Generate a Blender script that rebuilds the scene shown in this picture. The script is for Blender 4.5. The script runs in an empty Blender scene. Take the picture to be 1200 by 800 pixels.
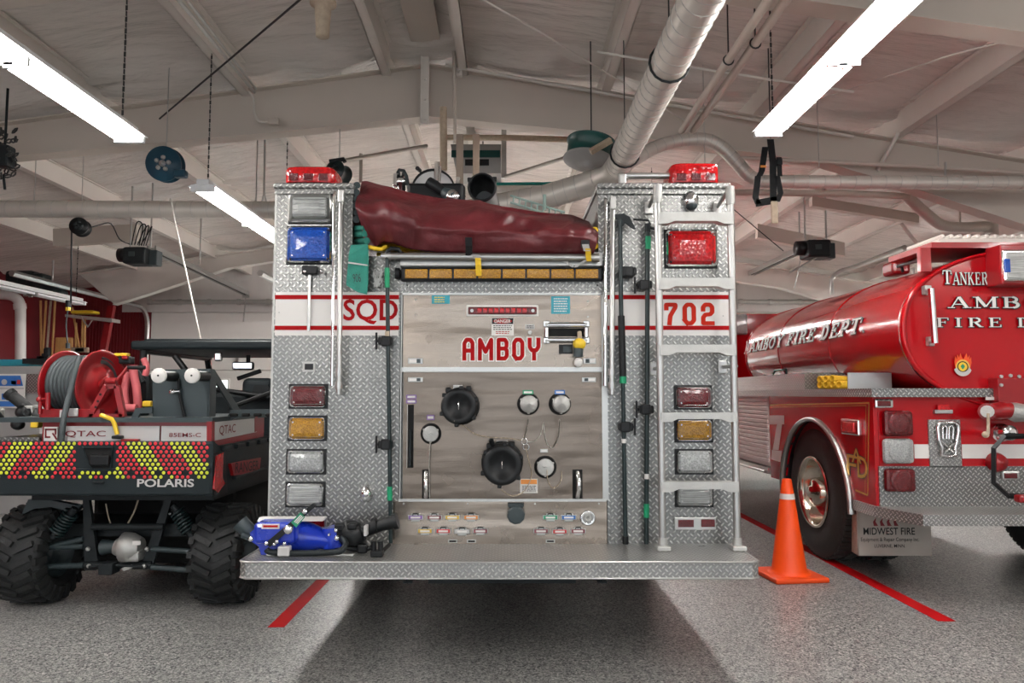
import bpy, bmesh, math, random
from mathutils import Vector, Matrix, noise
random.seed(7)
sin, cos, pi = math.sin, math.cos, math.pi
SC = bpy.context.scene
COL = SC.collection
# ---------------------------------------------------------------- camera
F = 860.0; PX, PY = 593.0, 400.0; TH = math.atan(62 / F); H = 1.33
cam_d = bpy.data.cameras.new('camera'); cam = bpy.data.objects.new('camera', cam_d); COL.objects.link(cam)
cam_d.sensor_width = 36; cam_d.lens = 36 * F / 1200; cam_d.shift_x = (600 - PX) / 1200
cam.location = (0, 0, H); cam.rotation_euler = (pi / 2 + TH, 0, 0)
cam_d.clip_end = 100; SC.camera = cam
# ---------------------------------------------------------------- world, exposure
w = bpy.data.worlds.new('world'); SC.world = w; w.use_nodes = True
w.node_tree.nodes['Background'].inputs[0].default_value = (0.88, 0.94, 1, 1)
w.node_tree.nodes['Background'].inputs[1].default_value = 1.0
SC.view_settings.view_transform = 'Standard'; SC.view_settings.look = 'None'
SC.view_settings.gamma = 1; SC.view_settings.exposure = 0.98; SC.view_settings.use_curve_mapping = False
TUBE_POWER = 40.0       # emission of the fluorescent tubes

# ---------------------------------------------------------------- measuring helpers
def P(px, py, Y):
    """world point at depth Y that a measured point of the photograph shows"""
    a = (px - PX) / F; b = -(py - PY) / F
    c, s = cos(TH), sin(TH)
    # u = b d ; d = Y c + z s ; u = -Y s + z c
    z = Y * (s + b * c) / (c - b * s)
    return Vector((a * (Y * c + z * s), Y, H + z))
def PFl(px, py, Z=0.0):
    a = (px - PX) / F; b = -(py - PY) / F
    c, s = cos(TH), sin(TH); z = Z - H
    Y = z * (c - b * s) / (s + b * c)
    return Vector((a * (Y * c + z * s), Y, Z))
def V(*a): return Vector(a)

# ---------------------------------------------------------------- materials
def nt(m):
    m.use_nodes = True; t = m.node_tree; t.nodes.clear()
    o = t.nodes.new('ShaderNodeOutputMaterial'); b = t.nodes.new('ShaderNodeBsdfPrincipled')
    t.links.new(b.outputs[0], o.inputs[0]); return t, b
def N(t, kind, **kw):
    n = t.nodes.new(kind)
    for k, v in kw.items():
        if k.startswith('i_'):
            key = k[2:]
            key = int(key) if key.isdigit() else key.replace('_', ' ')
            if hasattr(v, 'links') or isinstance(v, bpy.types.NodeSocket): t.links.new(v, n.inputs[key])
            else: n.inputs[key].default_value = v
        else: setattr(n, k, v)
    return n
def M_(t, op, a, b=None, c=None, clamp=False):
    n = t.nodes.new('ShaderNodeMath'); n.operation = op; n.use_clamp = clamp
    for i, v in enumerate((a, b, c)):
        if v is None: continue
        if isinstance(v, bpy.types.NodeSocket): t.links.new(v, n.inputs[i])
        else: n.inputs[i].default_value = v
    return n.outputs[0]
def mixc(t, f, a, b):
    n = t.nodes.new('ShaderNodeMix'); n.data_type = 'RGBA'
    for i, v in ((0, f), (6, a), (7, b)):
        if isinstance(v, bpy.types.NodeSocket): t.links.new(v, n.inputs[i])
        elif i == 0: n.inputs[i].default_value = v
        else: n.inputs[i].default_value = (*v, 1) if len(v) == 3 else v
    return n.outputs[2]
def mat(name, col, rough=.5, metal=0., var=.12, scale=6., bump=0., bscale=60., coat=0., stretch=(1, 1, 1), spec=.5, trans=0., rvar=.1, emit=0., bdist=.01):
    m = bpy.data.materials.new(name); t, b = nt(m)
    tc = N(t, 'ShaderNodeTexCoord'); mp = N(t, 'ShaderNodeMapping', i_Vector=tc.outputs['Object']); mp.inputs['Scale'].default_value = stretch
    nz = N(t, 'ShaderNodeTexNoise', i_Vector=mp.outputs[0], i_Scale=scale, i_Detail=5.0)
    d = tuple(max(0, c * (1 - var)) for c in col); l = tuple(min(1, c * (1 + var)) for c in col)
    t.links.new(mixc(t, nz.outputs[0], d, l), b.inputs['Base Color'])
    r = M_(t, 'MULTIPLY_ADD', nz.outputs[0], rvar, rough - rvar * .5, True); t.links.new(r, b.inputs['Roughness'])
    b.inputs['Metallic'].default_value = metal; b.inputs['Coat Weight'].default_value = coat
    b.inputs['Coat Roughness'].default_value = .05
    b.inputs['Specular IOR Level'].default_value = spec; b.inputs['Transmission Weight'].default_value = trans
    if emit: t.links.new(b.inputs['Base Color'].links[0].from_socket, b.inputs['Emission Color']); b.inputs['Emission Strength'].default_value = emit
    if bump:
        n2 = N(t, 'ShaderNodeTexNoise', i_Vector=mp.outputs[0], i_Scale=bscale, i_Detail=4.0)
        bp = N(t, 'ShaderNodeBump', i_Height=n2.outputs[0], i_Strength=bump, i_Distance=bdist); t.links.new(bp.outputs[0], b.inputs['Normal'])
    return m
def tread(name, col=(.60, .60, .58), c=.0255, rough=.34, metal=.88, dark=.36, H_=1.):
    m = bpy.data.materials.new(name); t, b = nt(m)
    g = N(t, 'ShaderNodeNewGeometry'); s = N(t, 'ShaderNodeSeparateXYZ', i_0=g.outputs['Position']); n = N(t, 'ShaderNodeSeparateXYZ', i_0=g.outputs['True Normal'])
    x, y, z = s.outputs[0], s.outputs[1], s.outputs[2]
    isx = M_(t, 'GREATER_THAN', M_(t, 'ABSOLUTE', n.outputs[0]), .7); isz = M_(t, 'GREATER_THAN', M_(t, 'ABSOLUTE', n.outputs[2]), .7)
    def sel(f, a, bb): return M_(t, 'ADD', M_(t, 'MULTIPLY', f, bb), M_(t, 'MULTIPLY', M_(t, 'SUBTRACT', 1., f), a))
    u0 = sel(isx, x, y); v0 = sel(isz, z, y)
    k = .7071 / c
    u = M_(t, 'MULTIPLY', M_(t, 'ADD', u0, v0), k); v = M_(t, 'MULTIPLY', M_(t, 'SUBTRACT', u0, v0), k)
    fu = M_(t, 'SUBTRACT', M_(t, 'FRACT', u), .5); fv = M_(t, 'SUBTRACT', M_(t, 'FRACT', v), .5)
    par = M_(t, 'FLOORED_MODULO', M_(t, 'ADD', M_(t, 'FLOOR', u), M_(t, 'FLOOR', v)), 2.)
    a = sel(par, fu, fv); bb = sel(par, fv, fu)
    e = M_(t, 'SQRT', M_(t, 'ADD', M_(t, 'POWER', M_(t, 'DIVIDE', M_(t, 'ABSOLUTE', a), .56), 2.), M_(t, 'POWER', M_(t, 'DIVIDE', M_(t, 'ABSOLUTE', bb), .2), 2.)))
    h = M_(t, 'SUBTRACT', 1., e, None, True)
    hs = M_(t, 'MULTIPLY', h, 2.5, None, True)
    nz = N(t, 'ShaderNodeTexNoise', i_Vector=g.outputs['Position'], i_Scale=3.5, i_Detail=5.)
    base = mixc(t, nz.outputs[0], tuple(q * .72 for q in col), tuple(min(1, q * 1.25) for q in col))
    t.links.new(mixc(t, hs, mixc(t, dark, (0.02, .022, .022), base), base), b.inputs['Base Color'])
    t.links.new(M_(t, 'MULTIPLY_ADD', nz.outputs[0], .25, rough - .12), b.inputs['Roughness'])
    b.inputs['Metallic'].default_value = metal
    bp = N(t, 'ShaderNodeBump', i_Height=hs, i_Strength=H_, i_Distance=.004); t.links.new(bp.outputs[0], b.inputs['Normal'])
    return m
def brushed(name, col=(.33, .28, .235), rough=.26):
    m = bpy.data.materials.new(name); t, b = nt(m)
    tc = N(t, 'ShaderNodeTexCoord'); mp = N(t, 'ShaderNodeMapping', i_Vector=tc.outputs['Object']); mp.inputs['Scale'].default_value = (1.5, 40, 90)
    nz = N(t, 'ShaderNodeTexNoise', i_Vector=mp.outputs[0], i_Scale=4., i_Detail=6.)
    n2 = N(t, 'ShaderNodeTexNoise', i_Vector=tc.outputs['Object'], i_Scale=3., i_Detail=4.)
    c = mixc(t, nz.outputs[0], tuple(q * .8 for q in col), tuple(q * 1.15 for q in col))
    t.links.new(c, b.inputs['Base Color']); b.inputs['Metallic'].default_value = .95
    t.links.new(M_(t, 'MULTIPLY_ADD', n2.outputs[0], .2, rough - .1), b.inputs['Roughness'])
    n3 = N(t, 'ShaderNodeMapping', i_Vector=tc.outputs['Object']); n3.inputs['Scale'].default_value = (.5, 1, 2.2)
    n4 = N(t, 'ShaderNodeTexNoise', i_Vector=n3.outputs[0], i_Scale=2.5, i_Detail=2.)
    hh = M_(t, 'ADD', M_(t, 'MULTIPLY', n4.outputs[0], 1.), M_(t, 'MULTIPLY', nz.outputs[0], .02))
    bp = N(t, 'ShaderNodeBump', i_Height=hh, i_Strength=.5, i_Distance=.04); t.links.new(bp.outputs[0], b.inputs['Normal'])
    return m
def floor_mat():
    m = bpy.data.materials.new('floor_epoxy_flake'); t, b = nt(m)
    g = N(t, 'ShaderNodeNewGeometry')
    v = N(t, 'ShaderNodeTexVoronoi', i_Vector=g.outputs['Position'], i_Scale=150.)
    v2 = N(t, 'ShaderNodeTexVoronoi', i_Vector=g.outputs['Position'], i_Scale=90.)
    s = N(t, 'ShaderNodeSeparateColor', i_0=v.outputs['Color']); s2 = N(t, 'ShaderNodeSeparateColor', i_0=v2.outputs['Color'])
    r = t.nodes.new('ShaderNodeValToRGB'); r.color_ramp.interpolation = 'CONSTANT'
    e = r.color_ramp.elements; e[0].color = (.03, .034, .036, 1); e[1].position = .28; e[1].color = (.20, .20, .195, 1)
    for p_, c_ in ((.52, (.34, .34, .325, 1)), (.74, (.50, .50, .475, 1)), (.93, (.74, .73, .70, 1))):
        q = e.new(p_); q.color = c_
    t.links.new(M_(t, 'ADD', M_(t, 'MULTIPLY', s.outputs[0], .6), M_(t, 'MULTIPLY', s2.outputs[1], .4)), r.inputs[0])
    n = N(t, 'ShaderNodeTexNoise', i_Vector=g.outputs['Position'], i_Scale=1.2, i_Detail=4.)
    mm = t.nodes.new('ShaderNodeMix'); mm.data_type = 'RGBA'; mm.blend_type = 'MULTIPLY'; mm.inputs[0].default_value = 1
    t.links.new(r.outputs[0], mm.inputs[6]); t.links.new(mixc(t, n.outputs[0], (.8, .8, .8), (1, 1, 1)), mm.inputs[7])
    t.links.new(mm.outputs[2], b.inputs['Base Color'])
    b.inputs['Roughness'].default_value = .42; b.inputs['Specular IOR Level'].default_value = .35
    b.inputs['Coat Weight'].default_value = .25; b.inputs['Coat Roughness'].default_value = .3
    bp = N(t, 'ShaderNodeBump', i_Height=s.outputs[0], i_Strength=.15, i_Distance=.002); t.links.new(bp.outputs[0], b.inputs['Normal'])
    return m
def emis(name, col, k):
    m = bpy.data.materials.new(name); m.use_nodes = True; t = m.node_tree; t.nodes.clear()
    o = t.nodes.new('ShaderNodeOutputMaterial'); e = t.nodes.new('ShaderNodeEmission')
    tc = N(t, 'ShaderNodeTexCoord'); nz = N(t, 'ShaderNodeTexNoise', i_Vector=tc.outputs['Object'], i_Scale=2.)
    t.links.new(mixc(t, nz.outputs[0], tuple(c * .98 for c in col), col), e.inputs[0]); e.inputs[1].default_value = k
    t.links.new(e.outputs[0], o.inputs[0]); return m
def lens(name, col, scale=120., rough=.12, spec=.5, dark=.35, stripes=(1, 1, 1)):
    """moulded plastic lamp lens with ribs and a sparkle of facets"""
    m = bpy.data.materials.new(name); t, b = nt(m)
    tc = N(t, 'ShaderNodeTexCoord'); mp = N(t, 'ShaderNodeMapping', i_Vector=tc.outputs['Object']); mp.inputs['Scale'].default_value = stripes
    v = N(t, 'ShaderNodeTexVoronoi', i_Vector=mp.outputs[0], i_Scale=scale)
    n = N(t, 'ShaderNodeTexNoise', i_Vector=tc.outputs['Object'], i_Scale=22., i_Detail=2.)
    f = M_(t, 'MULTIPLY', v.outputs['Distance'], 1.2, None, True)
    c = mixc(t, f, tuple(q * dark for q in col), col)
    c = mixc(t, M_(t, 'MULTIPLY', n.outputs[0], .55), c, tuple(q * dark * .5 for q in col))
    t.links.new(c, b.inputs['Base Color']); b.inputs['Roughness'].default_value = rough; b.inputs['Specular IOR Level'].default_value = spec
    b.inputs['Coat Weight'].default_value = .25
    bp = N(t, 'ShaderNodeBump', i_Height=v.outputs['Distance'], i_Strength=.5, i_Distance=.004); t.links.new(bp.outputs[0], b.inputs['Normal'])
    return m
MT = {}
MT['tread'] = tread('diamond_tread_plate')
MT['tread_b'] = tread('diamond_tread_plate_bright', (.66, .66, .64), .022, .32, .85, .5, 1.)
MT['alu'] = mat('brushed_aluminium', (.50, .50, .485), .32, .9, .1, 12)
MT['alu_d'] = mat('dull_aluminium', (.5, .5, .48), .5, .7, .15, 15, .2, 200)
MT['chrome'] = mat('chrome', (.82, .82, .82), .1, 1., .05)
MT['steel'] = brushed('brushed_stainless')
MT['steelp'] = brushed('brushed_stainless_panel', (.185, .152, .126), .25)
MT['black'] = mat('black_plastic', (.007, .008, .009), .4, 0, .3, 8, spec=.3)
MT['rubber'] = mat('black_rubber', (.012, .0135, .014), .6, 0, .35, 10, .3, 120)
MT['dark'] = mat('dark_steel', (.015, .019, .021), .5, .2, .3, 8, spec=.3)
MT['void'] = mat('unlit_cavity', (.006, .006, .006), .9)
MT['white'] = mat('white_vinyl', (.74, .72, .69), .4, 0, .04, 4)
MT['red'] = mat('red_vinyl_print', (.36, .003, .005), .7, 0, .08, spec=.15)
MT['redp'] = mat('red_vehicle_enamel', (.40, .002, .006), .2, 0, .1, 1.5, coat=.35, spec=.35)
MT['redd'] = mat('dark_red_wall_metal', (.17, .008, .013), .55, 0, .2, 3, .2, 30)
MT['redm'] = mat('red_powder_coat', (.26, .003, .006), .35, 0, .15, 9, coat=.2)
MT['gold'] = mat('gold_leaf', (.75, .48, .1), .35, .5, .15, 30)
MT['yellow'] = mat('yellow_fabric', (.78, .5, .02), .7, 0, .2, 20, .4, 90)
MT['yplast'] = mat('yellow_plastic', (.82, .55, .03), .35, 0, .08)
MT['orange'] = mat('orange_cone_rubber', (.80, .07, .002), .5, 0, .07, 10)
MT['green'] = mat('green_canvas', (.03, .25, .19), .8, 0, .3, 30, .5, 160)
MT['gtape'] = mat('green_tape', (.0, .30, .13), .5)
MT['teal'] = mat('teal_paint', (.0, .22, .19), .4, 0, .2)
MT['tealst'] = mat('teal_sticker', (.03, .33, .42), .5, 0, .15, 40)
MT['blue'] = mat('blue_enamel', (.004, .03, .42), .28, 0, .15, 10, coat=.5)
MT['blued'] = mat('dark_blue_enamel', (.01, .06, .10), .35, 0, .2)
MT['tarp'] = mat('maroon_vinyl_tarp', (.115, .013, .017), .42, 0, .7, 5., .8, 12, bdist=.014)
MT['paintw'] = mat('cream_white_paint', (.62, .585, .535), .45, 0, .05, 3)
MT['beam'] = mat('warm_grey_steel_paint', (.56, .50, .44), .5, 0, .07, 1.5)
MT['purl'] = mat('galvanised_white_steel', (.70, .66, .61), .42, .1, .08, 3)
MT['duct'] = mat('spiral_duct_zinc', (.62, .59, .54), .38, .35, .12, 5)
MT['wood'] = mat('ash_wood', (.60, .33, .11), .5, 0, .3, 6, .2, 40, stretch=(8, 8, 1))
MT['tan'] = mat('tan_fibre_board', (.42, .34, .25), .6, 0, .3, 30)
MT['grey'] = mat('grey_enamel', (.33, .33, .32), .45)
MT['slate'] = mat('slate_powder_coat', (.028, .042, .046), .45, 0, .2, 5)
MT['utv'] = mat('charcoal_moulded_plastic', (.010, .017, .020), .55, 0, .2, 5, .15, 200, spec=.3)
MT['silver'] = mat('silver_vinyl', (.52, .51, .50), .4, 0, .06)
MT['cast'] = mat('cast_aluminium', (.5, .5, .48), .5, .8, .25, 40, .4, 150)
MT['chain'] = mat('galvanised_chain', (.42, .40, .36), .45, .8)
MT['dkchain'] = mat('black_iron', (.05, .05, .05), .5, .6)
MT['l_red'] = lens('lens_dark_red', (.17, .002, .005), 140)
MT['l_redb'] = lens('lens_bright_red', (.75, .008, .012), 60, dark=.45)
MT['l_amber'] = lens('lens_amber', (.62, .30, .012), 140)
MT['l_clear'] = lens('lens_clear', (.50, .52, .51), 110, dark=.5)
MT['l_rib'] = lens('lens_clear_ribbed', (.60, .62, .60), 90, dark=.4, stripes=(.05, 1, 1.6))
MT['hose'] = mat('grey_black_hose', (.045, .058, .062), .5, 0, .2)
MT['teald'] = mat('dark_green_enamel', (.0, .055, .048), .35, 0, .2)
MT['ptl'] = mat('pale_teal_paint', (.30, .42, .38), .5)
MT['dusty'] = mat('dusty_truck_tyre_rubber', (.035, .036, .034), .65, 0, .35, 9, .3, 90)
MT['l_blue'] = lens('lens_blue', (.006, .09, .55), 90, dark=.5)
MT['floor'] = floor_mat()
# ---------------------------------------------------------------- mesh helpers
class MB:
    def __init__(s): s.v = []; s.f = []; s.m = []; s.sm = []; s.cur = 0
    def add(s, vs, fs, smooth=False):
        o = len(s.v); s.v += [Vector(q) for q in vs]
        for f in fs: s.f.append([i + o for i in f]); s.m.append(s.cur); s.sm.append(smooth)
        return s
    def box(s, x0, x1, y0, y1, z0, z1, mtx=None):
        vs = [Vector((x, y, z)) for x in (x0, x1) for y in (y0, y1) for z in (z0, z1)]
        if mtx is not None: vs = [mtx @ q for q in vs]
        return s.add(vs, [(0, 1, 3, 2), (4, 6, 7, 5), (0, 4, 5, 1), (2, 3, 7, 6), (0, 2, 6, 4), (1, 5, 7, 3)])
    def cbox(s, c, sz, mtx=None):
        c = Vector(c); h = Vector(sz) / 2
        T = Matrix.Translation(c) @ (mtx if mtx is not None else Matrix())
        return s.box(-h.x, h.x, -h.y, h.y, -h.z, h.z, T)
    def rbox(s, c, sz, r=.01, seg=2, mtx=None):
        bm = bmesh.new(); bmesh.ops.create_cube(bm, size=1)
        for q in bm.verts: q.co = Vector((q.co.x * sz[0], q.co.y * sz[1], q.co.z * sz[2]))
        bmesh.ops.bevel(bm, geom=bm.edges[:], offset=min(r, min(sz) * .49), segments=seg, affect='EDGES', profile=.5)
        T = Matrix.Translation(Vector(c)) @ (mtx if mtx is not None else Matrix())
        bm.verts.index_update()
        s.add([T @ q.co for q in bm.verts], [[q.index for q in f.verts] for f in bm.faces], False); bm.free(); return s
    def ring(s, path, rad, n=10, caps=True, closed=False, ref=None, smooth=True, sc=(1, 1)):
        """tube through points, rad scalar or list"""
        path = [Vector(p) for p in path]; k = len(path)
        if not isinstance(rad, (list, tuple)): rad = [rad] * k
        T = []
        for i in range(k):
            if closed: d = path[(i + 1) % k] - path[i - 1]
            else: d = path[min(i + 1, k - 1)] - path[max(i - 1, 0)]
            T.append(d.normalized() if d.length > 1e-9 else Vector((0, 0, 1)))
        a = Vector(ref) if ref is not None else (Vector((0, 0, 1)) if abs(T[0].z) < .9 else Vector((1, 0, 0)))
        u = (a - T[0] * a.dot(T[0])).normalized(); vs = []
        for i in range(k):
            u = (u - T[i] * u.dot(T[i]))
            u = u.normalized() if u.length > 1e-6 else T[i].orthogonal().normalized()
            w_ = T[i].cross(u)
            for j in range(n):
                t = 2 * pi * j / n; vs.append(path[i] + (u * cos(t) * sc[0] + w_ * sin(t) * sc[1]) * rad[i])
        fs = []
        for i in range(k if closed else k - 1):
            i2 = (i + 1) % k
            for j in range(n): j2 = (j + 1) % n; fs.append((i * n + j, i * n + j2, i2 * n + j2, i2 * n + j))
        s.add(vs, fs, smooth)
        if caps and not closed:
            s.add([vs[j] for j in range(n)], [list(range(n))[::-1]]); s.add([vs[(k - 1) * n + j] for j in range(n)], [list(range(n))])
        return s
    def cyl(s, p0, p1, r0, r1=None, n=16, caps=True): return s.ring([p0, p1], [r0, r0 if r1 is None else r1], n, caps)
    def lathe(s, o, axis, prof, n=24, smooth=True):
        """prof: list of (along, radius)"""
        o = Vector(o); ax = Vector(axis).normalized(); u = ax.orthogonal().normalized(); w_ = ax.cross(u); vs = []; fs = []
        for (h, r) in prof:
            for j in range(n):
                t = 2 * pi * j / n; vs.append(o + ax * h + (u * cos(t) + w_ * sin(t)) * r)
        for i in range(len(prof) - 1):
            for j in range(n): j2 = (j + 1) % n; fs.append((i * n + j, i * n + j2, (i + 1) * n + j2, (i + 1) * n + j))
        return s.add(vs, fs, smooth)
    def sphere(s, c, r, n=12, sc=(1, 1, 1)):
        c = Vector(c); pr = [(-cos(pi * i / n), sin(pi * i / n)) for i in range(n + 1)]; vs = []; fs = []; m = 2 * n
        for h, q in pr:
            for j in range(m): vs.append(c + Vector((q * cos(2 * pi * j / m) * r * sc[0], q * sin(2 * pi * j / m) * r * sc[1], h * r * sc[2])))
        for i in range(n):
            for j in range(m): j2 = (j + 1) % m; fs.append((i * m + j, i * m + j2, (i + 1) * m + j2, (i + 1) * m + j))
        return s.add(vs, fs, True)
    def prism(s, pts, d):
        """closed outline of 3D points extruded by vector d"""
        pts = [Vector(p) for p in pts]; d = Vector(d); n = len(pts)
        fs = [list(range(n)), [n + i for i in range(n)][::-1]] + [(i, n + i, n + (i + 1) % n, (i + 1) % n) for i in range(n)]
        return s.add(pts + [p + d for p in pts], fs)
    def grid(s, fn, nu, nv, smooth=True, flip=False):
        vs = [fn(i / nu, j / nv) for j in range(nv + 1) for i in range(nu + 1)]
        fs = [(j * (nu + 1) + i, j * (nu + 1) + i + 1, (j + 1) * (nu + 1) + i + 1, (j + 1) * (nu + 1) + i) for j in range(nv) for i in range(nu)]
        if flip: fs = [f[::-1] for f in fs]
        return s.add(vs, fs, smooth)
    def split(s, name, m, parent=None, recalc=True):
        """one object for each separate piece"""
        root = list(range(len(s.v)))
        def find(i):
            while root[i] != i: root[i] = root[root[i]]; i = root[i]
            return i
        key = {}
        for i, q in enumerate(s.v):
            k = (round(q.x, 5), round(q.y, 5), round(q.z, 5)); root[find(i)] = find(key.setdefault(k, i))
        for f in s.f:
            for i in f[1:]: root[find(i)] = find(f[0])
        gr = {}
        for n_, f in enumerate(s.f): gr.setdefault(find(f[0]), []).append(n_)
        out = []
        for fl in gr.values():
            b = MB(); mp = {}
            for n_ in fl:
                for i in s.f[n_]:
                    if i not in mp: mp[i] = len(b.v); b.v.append(s.v[i])
                b.f.append([mp[i] for i in s.f[n_]]); b.m.append(s.m[n_]); b.sm.append(s.sm[n_])
            out.append(b.build(name, m, parent, recalc))
        return out[0]
    def build(s, name, m, parent=None, recalc=True):
        if not isinstance(m, (list, tuple)): m = [m]
        m = [MT[q] if isinstance(q, str) else q for q in m]
        lo = Vector([min(q[i] for q in s.v) for i in range(3)]); hi = Vector([max(q[i] for q in s.v) for i in range(3)]); c = (lo + hi) / 2
        if parent is None: c = Vector((c.x, c.y, lo.z))
        me = bpy.data.meshes.new(name); me.from_pydata([q - c for q in s.v], [], s.f)
        for q in m: me.materials.append(q)
        me.polygons.foreach_set('material_index', s.m); me.polygons.foreach_set('use_smooth', s.sm)
        if recalc:
            bm = bmesh.new(); bm.from_mesh(me); bmesh.ops.recalc_face_normals(bm, faces=bm.faces[:]); bm.to_mesh(me); bm.free()
        me.update()
        o = bpy.data.objects.new(name, me); COL.objects.link(o); ORG[o.name] = c
        if parent is not None: o.parent = parent; o.location = c - ORG[parent.name]
        else: o.location = c
        return o
ORG = {}
def thing(name, loc, label, cat, group=None):
    o = bpy.data.objects.new(name, None); COL.objects.link(o); o.location = Vector(loc); ORG[o.name] = Vector(loc); o.empty_display_size = .1
    return tag(o, label, cat, group)
def tag(o, label=None, cat=None, group=None, kind=None):
    if label: o['label'] = label
    if cat: o['category'] = cat
    if group: o['group'] = group
    if kind: o['kind'] = kind
    return o
def kids(o): return [c for c in bpy.data.objects if c.parent is o]
def copy_tree(o, parent=None):
    c = o.copy(); COL.objects.link(c); ORG[c.name] = ORG[o.name].copy()
    if parent is not None: c.parent = parent
    for ch in kids(o): copy_tree(ch, c)
    return c
def mb(): return MB()
# ---------------------------------------------------------------- lettering
GS = {  # block letters: strokes on a unit-high cell
 'A': (.62, [[(0, 0), (0, .82), (.16, 1), (.46, 1), (.62, .82), (.62, 0)], [(0, .42), (.62, .42)]]),
 'M': (.86, [[(0, 0), (0, 1), (.43, .35), (.86, 1), (.86, 0)]]),
 'B': (.62, [[(0, 0), (0, 1), (.48, 1), (.60, .88), (.60, .64), (.50, .53), (0, .53)], [(.50, .53), (.62, .42), (.62, .14), (.48, 0), (0, 0)]]),
 'O': (.62, [[(.16, 0), (0, .16), (0, .84), (.16, 1), (.46, 1), (.62, .84), (.62, .16), (.46, 0), (.16, 0), (0, .16)]]),
 'Y': (.66, [[(0, 1), (0, .62), (.16, .44), (.50, .44), (.66, .62), (.66, 1)], [(.33, .44), (.33, 0)]]),
 '7': (.6, [[(0, .8), (0, 1), (.6, 1), (.6, .86), (.26, .4), (.2, 0)]]),
 '0': (.6, [[(.16, 0), (0, .16), (0, .84), (.16, 1), (.44, 1), (.6, .84), (.6, .16), (.44, 0), (.16, 0), (0, .16)]]),
 '2': (.6, [[(0, .74), (0, .86), (.14, 1), (.46, 1), (.6, .86), (.6, .6), (.46, .48), (.14, .46), (0, .32), (0, 0), (.6, 0)]]),
}
T_ = .10; K_ = 1.
def ser(x, y, w_=.17): return [(x - w_, y), (x + w_, y)]
def arc(cx, cy, rx, ry, a0, a1, n=7): return [(cx + rx * cos(math.radians(a0 + (a1 - a0) * i / n)), cy + ry * sin(math.radians(a0 + (a1 - a0) * i / n))) for i in range(n + 1)]
GR = {  # serif letters: (stroke weight, points)
 'A': (.9, [(.06, [(.08, 0), (.45, 1)]), (.17, [(.45, 1), (.82, 0)]), (.06, [(.2, .33), (.7, .33)]), (.06, ser(.08, .03)), (.06, ser(.82, .03, .2))]),
 'M': (1.05, [(.07, [(.12, 0), (.12, 1)]), (.17, [(.12, 1), (.52, .1)]), (.07, [(.52, .1), (.92, 1)]), (.17, [(.92, 1), (.92, 0)]), (.06, ser(.12, .03)), (.06, ser(.92, .03, .2)), (.06, ser(.07, .97, .14)), (.06, ser(.98, .97, .14))]),
 'B': (.8, [(.17, [(.17, 0), (.17, 1)]), (.06, [(0, .97), (.5, .97)]), (.15, arc(.45, .75, .2, .22, 88, -88)), (.06, [(.17, .53), (.5, .53)]), (.17, arc(.47, .27, .24, .25, 88, -88)), (.06, [(0, .03), (.5, .03)])]),
 'O': (.88, [(.15, arc(.42, .5, .36, .46, 0, 360, 20))]),
 'Y': (.9, [(.17, [(.1, 1), (.45, .48)]), (.06, [(.8, 1), (.45, .48)]), (.17, [(.45, .5), (.45, 0)]), (.06, ser(.45, .03)), (.06, ser(.1, .97)), (.06, ser(.8, .97, .14))]),
 'F': (.75, [(.17, [(.17, 0), (.17, 1)]), (.07, [(0, .97), (.68, .97), (.68, .74)]), (.07, [(.17, .52), (.5, .52)]), (.06, [(.5, .4), (.5, .64)]), (.06, ser(.17, .03, .2))]),
 'I': (.45, [(.17, [(.2, 0), (.2, 1)]), (.06, ser(.2, .03, .2)), (.06, ser(.2, .97, .2))]),
 'R': (.88, [(.17, [(.17, 0), (.17, 1)]), (.06, [(0, .97), (.48, .97)]), (.15, arc(.45, .75, .22, .22, 88, -88)), (.06, [(.17, .53), (.5, .53)]), (.16, [(.42, .5), (.72, .03)]), (.06, ser(.17, .03)), (.06, [(.66, .03), (.88, .03)])]),
 'E': (.78, [(.17, [(.17, 0), (.17, 1)]), (.07, [(0, .97), (.66, .97), (.66, .76)]), (.07, [(.17, .52), (.5, .52)]), (.06, [(.5, .4), (.5, .64)]), (.07, [(0, .03), (.7, .03), (.7, .26)])]),
 'D': (.85, [(.17, [(.17, 0), (.17, 1)]), (.06, [(0, .97), (.4, .97)]), (.06, [(0, .03), (.4, .03)]), (.17, arc(.38, .5, .36, .46, 88, -88, 10))]),
 'P': (.8, [(.17, [(.17, 0), (.17, 1)]), (.06, [(0, .97), (.48, .97)]), (.15, arc(.45, .73, .24, .24, 88, -88)), (.06, [(.17, .48), (.5, .48)]), (.06, ser(.17, .03, .2))]),
 'T': (.8, [(.17, [(.38, 0), (.38, 1)]), (.07, [(0, .72), (.02, .97), (.74, .97), (.76, .72)]), (.06, ser(.38, .03, .2))]),
 'N': (.95, [(.07, [(.12, 0), (.12, 1)]), (.17, [(.12, 1), (.8, .04)]), (.07, [(.8, .04), (.8, 1)]), (.06, ser(.12, .03)), (.06, ser(.07, .97, .14)), (.06, ser(.8, .97))]),
 'K': (.9, [(.17, [(.17, 0), (.17, 1)]), (.07, [(.7, 1), (.22, .45)]), (.17, [(.38, .6), (.76, 0)]), (.06, ser(.17, .03)), (.06, ser(.17, .97)), (.06, ser(.76, .03, .15)), (.06, ser(.7, .97, .13))]),
 '.': (.35, [(.17, [(.12, .08), (.13, .09)])]),
}
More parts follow.
